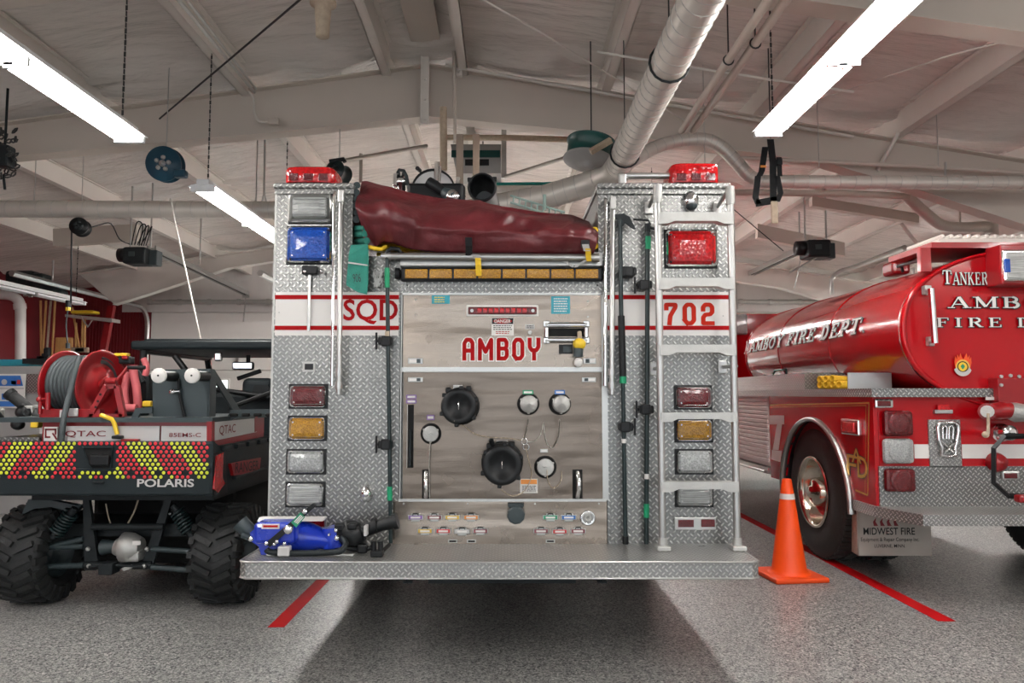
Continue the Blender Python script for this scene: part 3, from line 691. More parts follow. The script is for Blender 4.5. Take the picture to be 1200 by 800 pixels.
# light bars on the towers
for (x0, y0, x1, y1) in ((333, 197, 391, 219), (787, 193, 843, 215)):
    Yc = YR + .14; a = P(x0, y1, YR + .02); c = P(x1, y0, YR + .02); w_ = c.x - a.x; h_ = c.z - a.z
    zb = zt_tow + .027; h_ = max(.075, c.z - zb + .01)
    base = mb().rbox(((a.x + c.x) / 2, Yc, zb + .008), (w_ * .9, .2, .02), .006).build('light_bar', 'black', ENG)
    def dome(u, v):
        an = 2 * pi * u; e = .34
        cx_ = abs(cos(an)) ** e * (1 if cos(an) >= 0 else -1); sy_ = abs(sin(an)) ** e * (1 if sin(an) >= 0 else -1)
        prof = [(1.0, 0), (1.02, .1), (1.02, .8), (.99, .95), (.93, 1.), (0, 1.03)]
        r_, hh = prof[round(v * 5)]
        return V((a.x + c.x) / 2 + cx_ * w_ / 2 * r_, Yc + sy_ * .13 * r_, zb + .018 + hh * (h_ - .02))
    mb().grid(dome, 48, 5).build('lamp_dome', 'l_redb', base)
    b = mb()
    for s_ in (-.5, 0, .5): b.rbox(((a.x + c.x) / 2 + s_ * w_ * .6, Yc - .135, zb + .045), (.05, .004, .04), .01)
    b.split('lens_facet', 'l_red', base)
# handle on the right tower
a = R(722, 205, -.3); c = R(776, 207, -.3); zz = zt_tow + .1
b = mb()
b.ring([(a.x - .02, YR + .08, zz), (c.x + .04, YR + .08, zz)], .018, 10)
for x in (a.x, c.x + .02): b.rbox((x, YR + .08, zz - .04), (.045, .05, .1), .01); b.rbox((x, YR + .08, zt_tow + .035), (.08, .08, .02), .005)
b.build('top_grab_rail', 'alu', ENG)
# vertical grab rails either side of the hose bed
for (xs, fit) in (((392, 400), -1), ((710, 718), 1)):
    for k, x in enumerate(xs):
        big = (k == 1) 
        p0 = R(x, 224 if x < 500 else 232, .07); p1 = R(x - (3 if x < 500 else 1), 462 if big else 452, .07)
        b = mb(); r_ = .0135 if big else .009
        b.ring([p0 + V(0, .06, 0), p0 + V(0, .01, -.004), p0 - V(0, 0, .03), p1], r_, 10)
        if big:
            for q in (.03, .10): b.ring([p1 + V(0, 0, q), p1 + V(0, 0, q + .035)], r_ * 1.55, 10)
            b.ring([p1 + V(0, 0, .01), p1 + V(0, .07, .01)], .011, 8)
            b.rbox(p0 + V(0, .0, -.03), (.03, .04, .07), .006)
        o = b.build('grab_rail', 'alu' if big else 'chrome', ENG)
# latch + strap under the blue lamp
o = plate('latch', 353, 311, 371, 321, .04, 'black', .04, r=.006); b = mb(); b.sphere(R(377, 318, .04), .012, 8); b.sphere(R(357, 318, .045), .01, 8); b.split('latch_knob', 'chrome', o)
plate('hinge_strap', 359.5, 321, 364.5, 388, .02, 'alu', .008, r=.003); 
# ---- hose bed sill, roll bar, amber light bar
plate('hosebed_sill', 469, 296, 706, 311, .02, 'alu', .3)
p0 = R(447, 300, .06); p1 = R(700, 304, .06)
b = mb(); b.ring([p0, V(p1.x, p1.y, p0.z - .008)], .019, 12); b.ring([p0 + V(.02, 0, 0), p0 + V(.05, 0, 0)], .024, 12); b.ring([V(p1.x - .02, p0.y, p0.z - .008), V(p1.x + .01, p0.y, p0.z - .008)], .024, 12); b.build('hose_roller', 'alu', ENG)
lb = plate('amber_light_bar', 469, 312.5, 707, 329, .05, 'black', .05, r=.012)
for k in range(8):
    x0 = 474.5 + k * 28.6; o = plate('amber_lamp', x0, 315, x0 + 26.6, 326, .055, 'l_amber', .01, lb, r=.004)
b = mb(); 
for x in (466, 707.5): c = R(x, 320.5, .03); b.cyl(c + V(-.012, 0, 0), c + V(.012, 0, 0), .03, n=12)
b.split('bar_end_bracket', 'black', lb)
plate('tread_strip', 469, 329.5, 707, 343, .006, 'tread', .01)
for x in (477, 700):
    b = mb(); c = R(x, 334, .012); b.cyl(c, c + V(0, .006, 0), .005, n=6); b.build('rivet', 'black', ENG)
# ---- stainless centre doors
fr = mb()
def bar(x0, y0, x1, y1, off, th): a, c = R(x0, y1, off), R(x1, y0, off); fr.box(a.x, c.x, YR - off, YR - off + th, a.z, c.z)
bar(468, 343, 471.5, 586, .012, .03); bar(706.5, 343, 711, 586, .012, .03); bar(471, 343, 707, 345.5, .012, .03); bar(471, 430, 707, 435.5, .014, .03)
fr.build('door_frame', 'alu', ENG)
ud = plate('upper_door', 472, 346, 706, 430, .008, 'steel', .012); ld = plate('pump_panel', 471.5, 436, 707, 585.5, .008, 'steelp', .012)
lp = plate('valve_panel', 460, 587, 711, 637.5, .014, 'steel', .014); plate('panel_lip', 467, 584.5, 711, 587.5, .02, 'alu', .02)
def dot(name, x, y, r, m, off=.012, th=.006, parent=ENG, n=12):
    c = R(x, y, off); b = mb(); b.cyl(c, c + V(0, th, 0), r, n=n); return b.build(name, m, parent)
for q in ((487, 351), (487, 369), (689, 353), (689, 371)): dot('screw', *q, .0055, 'alu_d', .013, .006, ud, 8)
s1 = plate('notice_sticker', 506, 345.8, 527, 355.8, .009, 'tealst', .001, ud); s2 = plate('notice_sticker', 646, 347, 668, 367.5, .009, 'tealst', .001, ud)
def lines(x0, y0, x1, y1, n, m, par, off=.0102, fill=.45):
    b = mb(); random.seed(int(x0 * 7 + y0))
    for k in range(n):
        yy = y0 + (y1 - y0) * (k + .25) / n; hh = (y1 - y0) / n * fill; xx = x0 + 1
        while xx < x1 - 1.5:
            wl = random.uniform(1.2, 3.4); xe = min(xx + wl, x1 - 1); a, c = R(xx, yy + hh, off), R(xe, yy, off)
            b.box(a.x, c.x, a.y, a.y + .0005, a.z, c.z); xx = xe + .7
    return b.build('print', m, par)
lines(508, 347, 522, 355, 3, 'yplast', s1); lines(648, 348.5, 666, 366, 6, 'white', s2)
# third brake light strip
f = plate('brake_light_strip', 546.5, 357, 631, 370.5, .016, 'white', .014, ud, r=.004)
plate('red_lens', 548.5, 359.3, 629, 368.2, .024, 'l_red', .01, f, r=.006)
b = mb()
for k in range(9): c = R(562 + k * 6.6, 363.8, .026); b.rbox(c, (.022, .003, .024), .002)
b.split('led_cell', 'l_redb', f)
b = mb()
for x in (553, 624.5): c = R(x, 363.8, .026); b.cyl(c, c + V(0, .004, 0), .009, n=12)
b.split('screw', 'alu', f)
# danger sign
f = plate('warning_sign', 576, 372.3, 602, 392.8, .010, 'white', .002, ud)
plate('black_header', 576.4, 372.6, 601.6, 379.6, .0108, 'black', .001, f)
b = mb(); c = R(589, 376.1, .0114); b.add([c + V(.05 * cos(t * pi / 12), 0, .0135 * sin(t * pi / 12)) for t in range(24)], [list(range(24))]); b.build('red_oval', 'red', f, recalc=False)
a = R(579.5, 378.2, .012); c = R(598.5, 374, .012); text('print', 'DANGER', a, (1, 0, 0), (0, 0, 1), c.x - a.x, c.z - a.z, 'white', f, .02)
lines(577, 380.5, 601, 387, 3, 'black', f, .0112); lines(580, 387.5, 598, 391.5, 2, 'red', f, .0112)
f = plate('small_label', 615.5, 380, 626.5, 385.5, .011, 'silver', .003, ud); lines(616.5, 380.8, 626, 385, 2, 'black', f, .0122); dot('push_knob', 621, 389.3, .011, 'alu_d', .02, .012, ud)
# AMBOY lettering
a = R(541.5, 422.3, .0095); c = R(633.5, 395.6, .0095); h_ = c.z - a.z; w_ = c.x - a.x
stroke_text('lettering_outline', 'AMBOY', GS, lambda u, v: V(a.x + .012 + u * 1, a.y, a.z + v), h_, 'white', ud, wt=.18, xs=.6, grow=.05, gap=.335, width=w_ - .024)
stroke_text('lettering', 'AMBOY', GS, lambda u, v: V(a.x + .012 + u * 1, a.y - .0007, a.z + v), h_, 'red', ud, wt=.18, xs=.6, grow=.0, gap=.335, width=w_ - .024)
# rope roller fairlead with yellow pendant
f = plate('roller_fairlead', 642, 384.5, 686, 394, .0105, 'void', .003, ud)
b = mb()
for y in (380.5, 398): a, c = R(642, y, .03), R(686, y, .03); b.ring([a, c], .014, 10)
for x in (640.5, 687): a, c = R(x, 384, .03), R(x, 395, .03); b.ring([a, c], .0145, 10)
b.split('roller', 'chrome', f)
b = mb()
for x in (640.5, 687):
    for y in (379.5, 399): b.rbox(R(x, y, .02), (.036, .035, .034), .006)
b.split('corner_block', 'chrome', f)
b = mb()
for x in (640.5, 687):
    for y in (379.5, 399): c = R(x, y, .045); b.cyl(c, c + V(0, .01, 0), .009, n=6)
b.split('bolt', 'alu_d', f)
f = plate('black_tag', 655, 403.5, 671, 414.5, .011, 'black', .003, ud); plate('tag_window', 660, 405.5, 669.5, 412.5, .0118, 'slate', .001, f)
pd = thing('rope_pendant', R(678.5, 427, .05), 'yellow ball pull with blue collar and cream bulb hanging from the rollers', 'rope pull')
b = mb(); b.sphere(R(679, 403, .05), .034, 10, (1, 1, .95)); b.build('yellow_ball', 'yplast', pd)
b = mb(); c = R(678, 408, .05); b.ring([c, R(677.5, 418, .05)], .025, 14); b.build('blue_collar', 'slate', pd)
mb().sphere(R(677.7, 424.5, .05), .024, 10, (1, 1, 1.05)).build('cream_bulb', 'white', pd)
b = mb(); b.ring([R(679, 389, .03), R(679.5, 397, .05)], .012, 8); b.build('rope', 'tan', pd)
# latches
for q in ((478, 419.5, 495.5, 426), (683.5, 419.5, 698.5, 426), (478, 442, 495.5, 447.5), (682, 442, 698.5, 447.5)):
    pr = ud if q[1] < 430 else ld; f = plate('flush_latch', *q, .014, 'alu', .006, pr, r=.002); cx = q[2] - 5 if q[0] < 600 else q[0] + 5
    plate('latch_button', cx - 2.2, q[1] + 1, cx + 2.2, q[3] - 1, .016, 'slate', .003, f)
    plate('label', q[0] + 1.5 if q[0] < 600 else q[0] + 8, q[1] + 1.3, q[0] + 10 if q[0] < 600 else q[2] - 1.5, q[3] - 1.3, .0155, 'white', .002, f)
# lower panel fittings
def label(x0, y0, x1, y1, m, par=None, off=.012):
    f = plate('name_plate', x0, y0, x1, y1, off, m, .003, par or ld, r=.0012)
    mx, my = (x1 - x0) * .12, (y1 - y0) * .25; plate('print', x0 + mx, y0 + my, x1 - mx, y1 - my, off + .0006, 'white' if m not in ('white', 'silver') else 'alu_d', .001, f); return f
MT['purple'] = mat('purple_plate', (.22, .12, .36), .5); MT['gplate'] = mat('green_plate', (.02, .28, .14), .5); MT['bplate'] = mat('blue_plate', (.03, .16, .5), .5)
MT['rplate'] = mat('red_plate', (.5, .03, .03), .5); MT['oplate'] = mat('orange_plate', (.75, .28, .05), .5); MT['yplate'] = mat('ochre_plate', (.65, .42, .05), .5); MT['mplate'] = mat('maroon_plate', (.2, .05, .06), .5)
label(531, 451, 542, 456.5, 'silver'); label(612.5, 457, 625, 462, 'gplate'); label(650, 457, 662, 462, 'bplate'); label(476, 462.5, 488, 467, 'purple'); label(476, 468, 488, 472.5, 'purple'); label(500, 486, 509, 492, 'purple'); label(582, 516, 595, 521.5, 'silver'); label(633, 526, 642, 530, 'alu')
# slot with lever
s_ = mb(); a, c = R(477.5, 548, .0095), R(485, 474, .0095); s_.rbox(((a.x + c.x) / 2, a.y, (a.z + c.z) / 2), (c.x - a.x, .003, c.z - a.z), .0014); so = s_.build('lever_slot', 'void', ld)
b = mb(); b.ring([R(481, 503, .02), R(480, 545, .03)], .007, 8); b.sphere(R(480, 545.5, .03), .011, 8); b.build('lever', 'dark', so)
plate('slot_rim', 476.6, 474, 477.6, 548, .011, 'alu', .003, so)
def orient(o_, t_): return (Vector(t_) - Vector(o_)).normalized()
def intake(cx, cy, r, prot, name='suction_intake'):
    base = R(cx, cy, .01); ax = V(0, -1, 0)
    m0 = mb(); m0.lathe(base, ax, [(0, r * 1.02), (.004, r * 1.02), (.006, r * .9), (.004, .0)], 28); o = m0.build(name, 'black', ld)
    b = mb(); b.lathe(base, ax, [(.005, r * .88), (.02, r * .86), (prot * .5, r * .8), (prot * .5, .01)], 28); b.build('steel_throat', 'cast', o)
    b = mb(); b.lathe(base, ax, [(prot * .38, r * .82), (prot * .4, r * .97), (prot * .62, r * .97), (prot * .66, r * .86), (prot * .72, r * .82), (prot * .75, r * .93), (prot * .96, r * .93), (prot, r * .86), (prot, r * .62), (prot * .93, r * .55), (prot * .93, 0)], 28)
    b.build('hose_cap', 'black', o)
    b = mb()
    for k in range(6):
        an = k * pi / 3 + .4; c = base + V(cos(an) * r * .96, -prot * .86, sin(an) * r * .96); b.rbox(c, (.022, prot * .22, .022), .005)
    for k in (1.1, 2.2): c = base + V(cos(k) * r * 1.03, -prot * .5, sin(k) * r * 1.03); b.rbox(c, (.03, prot * .2, .03), .008)
    b.split('cap_lug', 'black', o)
    b = mb(); c = base + V(0, -prot, 0); b.ring([c + V(0, .02, .02), c + V(0, -.012, .02), c + V(0, -.014, -.012), c + V(0, .01, -.014)], .004, 6); b.build('chain_eye', 'chrome', o)
    return o
intake(540, 475.5, .098, .17); intake(588.5, 541, .108, .20)
b = mb(); c = R(578, 524, .12); b.ring([c, c + V(-.012, -.02, .04)], .013, 8); c2 = R(592, 532, .15); b.ring([c2, c2 + V(0, -.03, .02)], .016, 8); b.sphere(c2 + V(0, -.04, .025), .018, 8); b.build('bleeder_lever', 'black', ld)
def outlet(cx, cy, r, prot, m='cast', name='capped_outlet'):
    base = R(cx, cy, .0095); ax = V(0, -1, 0)
    b = mb(); b.lathe(base, ax, [(0, r * 1.32), (.002, r * 1.3), (.002, 0)], 24); o = b.build(name, 'void', ld)
    b = mb(); b.lathe(base, ax, [(.003, r * .82), (prot * .55, r * .84), (prot * .56, r), (prot * .94, r), (prot, r * .9), (prot, .34 * r), (prot * 1.03, .3 * r), (prot * 1.03, 0)], 22); b.build('hose_cap', m, o)
    b = mb()
    for k in range(3): an = k * 2 * pi / 3 + .5; c = base + V(cos(an) * r, -prot * .75, sin(an) * r); b.rbox(c, (.012, prot * .3, .012), .003)
    c = base + V(0, -prot * 1.03, 0); b.ring([c + V(-.009, 0, 0), c + V(0, -.01, .006), c + V(.009, 0, 0)], .003, 6); b.split('cap_lug', m, o)
    return o
outlet(619, 473, .045, .13); outlet(656, 473, .045, .13); outlet(505, 508, .042, .02); outlet(639, 547, .045, .02)
# pull handles in slots
for x0, x1 in ((494.5, 503.5), (671, 682.5)):
    o = plate('handle_slot', x0, 550, x1, 584, .0095, 'void', .002, ld)
    a = R((x0 + x1) / 2, 553, .02); c = R((x0 + x1) / 2, 582, .02); m_ = (a + c) / 2
    b = mb(); b.ring([a, a * .7 + c * .3 + V(.004, -.03, 0), m_ + V(.004, -.035, 0), a * .3 + c * .7 + V(.004, -.03, 0), c], .013, 8); b.build('pull_handle', 'chrome', o)
f = plate('warning_label', 609.5, 561, 630, 577.5, .0105, 'white', .002, ld); plate('orange_header', 610.3, 561.8, 629.2, 567, .0112, 'oplate', .001, f); lines(611, 568.5, 629, 576, 4, 'black', f, .0114)
# chains and lanyards
def chain(pts, r=.0035, name='retaining_chain', m='chain', step=.011):
    pts = [Vector(p) for p in pts]; L = []
    for i in range(len(pts) - 1):
        n = max(1, int((pts[i + 1] - pts[i]).length / step)); L += [pts[i].lerp(pts[i + 1], k / n) for k in range(n)]
    L.append(pts[-1]); b = mb(); rr_ = [r * (1.25 if k % 2 else .7) for k in range(len(L))]
    b.ring(L, rr_, 5); return b.build(name, m, ld)
def RR(*q): return [R(x, y, o) for x, y, o in q]
def smooth(pts, k=4):
    out = []
    pts = [Vector(p) for p in pts]
    for i in range(len(pts) - 1):
        p0, p1, p2, p3 = pts[max(i - 1, 0)], pts[i], pts[i + 1], pts[min(i + 2, len(pts) - 1)]
        for j in range(k):
            t = j / k; out.append(.5 * ((2 * p1) + (p2 - p0) * t + (2 * p0 - 5 * p1 + 4 * p2 - p3) * t * t + (3 * p1 - p0 - 3 * p2 + p3) * t ** 3))
    return out + [pts[-1]]
chain(smooth(RR((532, 493, .18), (545, 500, .13), (556, 508, .05), (572, 512, .03), (596, 513.5, .02), (611, 516, .02))), .0028, 'lanyard', 'tan')
chain(smooth(RR((619, 491, .14), (617, 503, .08), (614, 514, .02)))); chain(smooth(RR((656, 491, .14), (654, 512, .06), (648, 524, .02), (642, 521, .02), (638, 508, .02), (637, 495, .012), (634, 507, .02), (628, 516, .02), (617, 518, .02))))
chain(smooth(RR((616, 524, .02), (620, 541, .02), (623, 554, .02), (620, 566, .03), (612, 577, .05), (600, 581, .12), (588, 574, .2))), .0028, 'lanyard', 'tan')
chain(smooth(RR((504, 518, .03), (503, 550, .02), (503.5, 584, .02)))); chain(smooth(RR((641, 550, .03), (642, 563, .03), (648, 572, .02), (655, 567, .02), (658, 560, .02), (658, 552, .012))), .0025, 'lanyard', 'tan')
b = mb()
for cx, cy in ((614.5, 517), (616.5, 523.5)):
    c = R(cx, cy, .02); b.ring([c + V(.016 * cos(t * pi / 6), 0, .016 * sin(t * pi / 6)) for t in range(12)], .0025, 5, closed=True)
b.split('chain_ring', 'chrome', ld)
# bottom valve panel
drain = [(487, 606, 'purple'), (509, 606, 'mplate'), (530, 606, 'yplate'), (552, 606, 'oplate'), (645, 606, 'gplate'), (666.5, 606, 'bplate'), (498, 622, 'yplate'), (519.5, 622, 'rplate'), (541.5, 622.5, 'silver'), (563, 622, 'mplate'), (634, 622, 'mplate'), (656, 622.5, 'rplate'), (677.5, 622, 'mplate')]
for (x, y, m) in drain:
    b = mb(); c = R(x, y, .02); b.rbox(c, (.082, .006, .026), .003); b.rbox(c, (.046, .007, .043), .008); o = b.build('drain_handle', 'alu', lp)
    mb().rbox(c + V(0, -.004, 0), (.07, .003, .019), .002).build('colour_plate', m, o)
    mb().rbox(c + V(0, -.006, 0), (.05, .002, .01), .001).build('print', 'white', o)
    k = mb(); k.ring([c + V(-.014, -.002, .012), c + V(-.012, -.012, .02), c + V(.012, -.012, .02), c + V(.014, -.002, .012)], .003, 5); k.build('pull_loop', 'dark', o)
for x in (530.5, 552.5, 645): o = plate('drain_slot', x - 5.5, 632, x + 5.5, 636, .0155, 'alu_d', .002, lp, r=.001); plate('slot', x - 4, 633, x + 4, 635, .0162, 'void', .001, o)
c = R(604.5, 601.5, .015); b = mb(); b.lathe(c, (0, -1, 0), [(0, .04), (.03, .044), (.04, .047), (.055, .047), (.06, .04), (.062, 0)], 10, False); b.rbox(c + V(0, -.02, .045), (.08, .035, .02), .004); o = b.build('drain_cap', 'slate', lp); label(595, 588.5, 614, 593, 'black', lp, .017)
c = R(688.5, 606, .015); b = mb(); b.lathe(c, (0, -1, 0), [(0, .04), (.02, .04), (.026, .034), (.02, .028), (.018, .0)], 24); o = b.build('gauge', 'chrome', lp); b = mb(); b.lathe(c + V(0, -.02, 0), (0, -1, 0), [(0, .02), (.012, .018), (.012, .01), (.004, .008), (.004, 0)], 16); b.build('plug', 'cast', o)
for q in ((473, 590), (548, 590), (627, 590), (702, 590)): dot('screw', *q, .005, 'alu_d', .018, .005, lp, 8)
# ---- pike poles and clamps
def clamp(x, y, side, Yo=.07):
    c = R(x, y, Yo * .5); b = mb(); b.rbox(c, (.075, .06, .042), .008); b.rbox(R(x, y, Yo), (.05, .03, .055), .008)
    e = R(x + side * 11, y, Yo * .7); b.ring([c, e], .007, 8); b.ring([e + V(0, 0, -.045), e + V(0, 0, .045)], .006, 8); b.build('pole_clamp', 'black', ENG)
for q in ((452, 399.5, -1), (452, 520.5, -1), (737, 318.5, -0.9), (755, 334, -1), (733, 500, 1), (757, 479.5, -1)): clamp(*q)
b = mb(); b.rbox(R(735, 319, .06), (.07, .04, .06), .01); b.build('pole_clamp', 'black', ENG)
MT['pole'] = mat('black_fibreglass', (.006, .018, .019), .35, 0, .2)
t = thing('pike_pole', R(457, 636, .06), 'slim black pike pole with green tape clipped upright on the left panel', 'pike pole', 'pike poles clipped to the engine rear')
b = mb(); b.ring([R(453.5, 296, .07), R(455, 420, .07), R(458, 636, .06)], .011, 10); b.build('pole', 'pole', t)
b = mb(); b.ring([R(453.5, 314, .07), R(453.8, 337, .07)], .0135, 10); b.ring([R(456.5, 570, .065), R(456.8, 586, .065)], .0135, 10); b.split('green_band', 'gtape', t)
b = mb(); b.ring([R(454, 388, .07), R(454, 394, .07)], .0133, 10); b.build('tan_band', 'tan', t)
b = mb(); b.ring([R(453.5, 304, .07), R(453.5, 295, .07), R(458, 291, .07), R(467, 292, .06), R(470, 297, .05), R(478, 300, .04)], .012, 8); b.build('hook', 'black', t)
t = thing('pike_pole', R(733, 637, .05), 'pike pole with a bent steel hook head and thick black sleeve, nearest the steel doors', 'pike pole', 'pike poles clipped to the engine rear')
b = mb(); b.ring([R(726.5, 258, .07), R(728, 372, .07)], .012, 10); b.ring([R(730, 449, .07), R(733, 636, .05)], .0115, 10); b.build('pole', 'pole', t)
b = mb(); b.ring([R(728, 370, .07), R(730, 441, .07)], .018, 10); b.ring([R(733, 628, .052), R(733, 637, .05)], .016, 8); b.build('sleeve', 'black', t)
b = mb(); b.ring([R(730, 441, .07), R(730, 449, .07)], .0185, 10); b.split('green_band', 'gtape', t)
b = mb(); b.ring([R(731, 514, .065), R(731, 519, .065)], .0125, 10); b.build('white_band', 'white', t)
hp = [R(719, 255, .075), R(719, 251, .075), R(731, 250, .075), R(738, 254, .075), R(745, 268, .075), R(743, 268, .075), R(733, 261, .075), R(731, 264, .075), R(722, 266, .075), R(724, 257, .075)]
b = mb(); b.prism(hp, (0, .018, 0)); b.build('hook', 'dark', t)
t = thing('pike_pole', R(757.5, 637, .05), 'straight black pole with green bands next to the ladder', 'pike pole', 'pike poles clipped to the engine rear')
b = mb(); b.ring([R(759, 263, .07), R(758.3, 450, .07), R(757.5, 637, .05)], .0125, 10); b.build('pole', 'pole', t)
b = mb(); b.ring([R(759.5, 277, .07), R(759.4, 292, .07)], .015, 10); b.ring([R(757.6, 590, .055), R(757.6, 606, .055)], .0145, 10); b.split('green_band', 'gtape', t)
b = mb(); b.ring([R(758, 555, .06), R(758, 561, .06)], .0135, 10); b.build('white_band', 'white', t)
b = mb(); b.ring([R(742, 257, .05), R(760, 258, .06), R(762, 263, .07)], .006, 8); b.ring([R(759, 262, .07), R(759, 272, .07)], .016, 8); b.ring([R(760, 266, .07), R(767, 268, .07)], .008, 8); b.build('hook', 'dark', t)
# ---- fixed ladder
YL = YR - .16
lad = mb()
def LP(x, y): return P(x, y, YL)
r0, r1 = LP(771.5, 236), LP(776.5, 645); s0, s1 = LP(856, 236), LP(864.5, 645)
t0, t1_ = P(770.5, 218, YL), P(855.5, 220, YL)
r1.z = s1.z = z_step + .0; r1.x = LP(776.5, 640).x; s1.x = LP(864, 640).x
LAD = bpy.data.objects.new('ladder', None); COL.objects.link(LAD); LAD.parent = ENG; LAD.location = Vector((.9, YL, z_step)) - ORG[ENG.name]; ORG[LAD.name] = Vector((.9, YL, z_step)); LAD['label'] = 'silver five-rung aluminium access ladder'
for a_, c_ in ((t0, r1), (t1_, s1)):
    b = mb(); b.ring([a_, c_], .019, 12); b.build('rail', 'alu', LAD)
    b = mb(); b.ring([a_ + V(0, 0, .005), a_ - V(0, 0, .09)], .024, 12); b.rbox(c_ + V(0, 0, .012), (.07, .09, .024), .006); b.ring([c_ + V(0, 0, .02), c_ + V(0, 0, .06)], .024, 12); b.split('rail_fitting', 'alu_d', LAD)
for y0, y1 in ((250, 262), (326.5, 338), (404, 415), (483, 492.5), (563.5, 574)):
    a_, c_ = LP(773, (y0 + y1) / 2), LP(861, (y0 + y1) / 2); f_ = (y0 - 236) / 400.
    xa = t0.x + (r1.x - t0.x) * f_; xb = t1_.x + (s1.x - t1_.x) * f_; z0, z1 = LP(800, y1).z, LP(800, y0).z; zc_ = (z0 + z1) / 2
    b = mb(); b.prism([(xa - .005, YL - .03, z0 - .008), (xa + .045, YL - .03, z0 - .006), (xa + .08, YL - .03, z0 + .008), (xb - .08, YL - .03, z0 + .008), (xb - .045, YL - .03, z0 - .006), (xb + .005, YL - .03, z0 - .008), (xb + .005, YL - .03, z1), (xa - .005, YL - .03, z1)], (0, .06, 0))
    b.build('rung', 'alu_d', LAD)
for (x, y) in ((760, 240), (840, 240), (766, 428), (846, 426)):
    rx_ = t0.x if x < 800 else t1_.x
    e = R(x, y + 4, .0); b = mb(); b.ring([V(rx_ + (.012 if y > 300 else 0), YL, e.z + (.07 if y < 300 else 0)), e], .010, 8); b.rbox(e + V(0, -.008, 0), (.045, .014, .07), .005); b.split('standoff', 'alu', LAD)
# ================================================================ ON THE ENGINE: cover, hoses, gear, blue monitor
topc = [(425, 213), (436, 216), (450, 221), (480, 228), (520, 235), (560, 238), (600, 243), (640, 249), (670, 254), (690, 261), (697, 272)]
botc = [(427, 284), (434, 289), (440, 288), (450, 284), (475, 291), (500, 296), (545, 297), (600, 298), (640, 299), (675, 299), (695, 299)]
def interp(L, u):
    t = u * (len(L) - 1); i = min(int(t), len(L) - 2); f = t - i; return (L[i][0] + (L[i + 1][0] - L[i][0]) * f, L[i][1] + (L[i + 1][1] - L[i][1]) * f)
FOLDS = ((446, 222, 560, 262, .07, 9), (560, 262, 690, 275, .05, 8), (432, 216, 462, 284, .06, 6), (500, 234, 520, 262, .03, 5), (470, 240, 480, 290, -.04, 6), (620, 246, 690, 262, .04, 5),
         (420, 226, 445, 244, -.045, 5), (424, 262, 436, 284, -.06, 5), (540, 246, 600, 256, -.05, 6), (590, 270, 640, 296, -.03, 6), (480, 277, 545, 280, .012, 2), (545, 280, 694, 279, .014, 2), (640, 262, 660, 296, .025, 4), (448, 250, 500, 292, .03, 5), (560, 280, 580, 297, .015, 4))
def cover(u, v):
    if v <= .5:
        t = v * 2; a = P(*interp(botc, u), YR - .05); c = P(*interp(topc, u), YR + .30)
        p = a.lerp(c, t); bul = sin(pi * min(1, t * 1.05)) ; p.y = a.y + (c.y - a.y) * t ** 2.2 
        n = noise.noise(V(p.x * 2.1 + p.z * 3, p.z * 5 - p.x * 1.2, 1.3)); n2 = noise.noise(V(p.x * 5 + p.z * 9, p.z * 9 - p.x * 2.5, 7))
        fold = abs(noise.noise(V(p.x * 2.6 + p.z * 5.5, p.z * 2.2 - p.x * .6, 4.2))); fold2 = abs(noise.noise(V(p.x * 5.5 - p.z * 9, p.z * 3.4, 9.1)))
        amp = .35 + sin(pi * t)
        q2 = V(interp(botc, u)[0], 0, 0); X_ = q2.x; Yp_ = interp(botc, u)[1] + (interp(topc, u)[1] - interp(botc, u)[1]) * t
        for (ax_, ay_, bx_, by_, hh, wd) in FOLDS:
            dx_, dy_ = bx_ - ax_, by_ - ay_; L2 = dx_ * dx_ + dy_ * dy_; tt_ = max(0, min(1, ((X_ - ax_) * dx_ + (Yp_ - ay_) * dy_) / L2))
            ds = math.hypot(X_ - ax_ - dx_ * tt_, Yp_ - ay_ - dy_ * tt_); p.y -= hh * math.exp(-(ds / wd) ** 2) * (1 - .4 * tt_)
        p.y -= (.05 * n + .012 * n2) * amp + .09 * bul; p.y = min(p.y, c.y)
        p.z += (.012 * n2 - .02 * fold2) * (1 - abs(2 * t - 1)) + .012 * n * (t < .02) + .01 * noise.noise(V(p.x * 4, 3, 3)) * t
        if t < .28: p.y += .012 * (1 if t < .27 else 0)
        return p
    t = (v - .5) * 2; c = P(*interp(topc, u), YR + .30)
    p = c + V(0, t * 1.6, -.10 * t - .02 * sin(t * 9 + u * 7) * t); p.z = min(p.z, c.z + t * .0)
    return p
o = mb().grid(cover, 110, 60).build('hosebed_cover', 'tarp', None, recalc=False)
so = o.modifiers.new('thickness', 'SOLIDIFY'); so.thickness = .004
tag(o, 'creased maroon vinyl tarpaulin draped over the hose load between the two towers', 'tarp')
# webbing on the cover: parts
def strap(pts, wd, m, name, parent, th=.004, off=0):
    b = mb(); 
    for i in range(len(pts) - 1):
        a, c = Vector(pts[i]), Vector(pts[i + 1]); b.prism([a - V(wd / 2, 0, 0), a + V(wd / 2, 0, 0), c + V(wd / 2, 0, 0), c - V(wd / 2, 0, 0)], (0, th, 0))
    return b.build(name, m, parent)
ORG[o.name] = o.location.copy()
strap(RR((549, 278, .135), (549.5, 288, .12), (549.5, 299, .09)), .036, 'black', 'black_strap', o)
s_ = strap(RR((556, 298, .10), (561, 304, .10)), .04, 'grey', 'buckle', o); strap(RR((560, 302, .105), (560.5, 310, .105), (561, 323, .085)), .03, 'yellow', 'yellow_strap', o)
strap(RR((686, 281, .12), (686, 290, .12)), .045, 'black', 'black_strap', o); strap(RR((686, 286, .125), (688, 294, .125)), .035, 'grey', 'buckle', o); strap(RR((689, 291, .13), (690, 306, .09)), .028, 'yellow', 'yellow_strap', o)
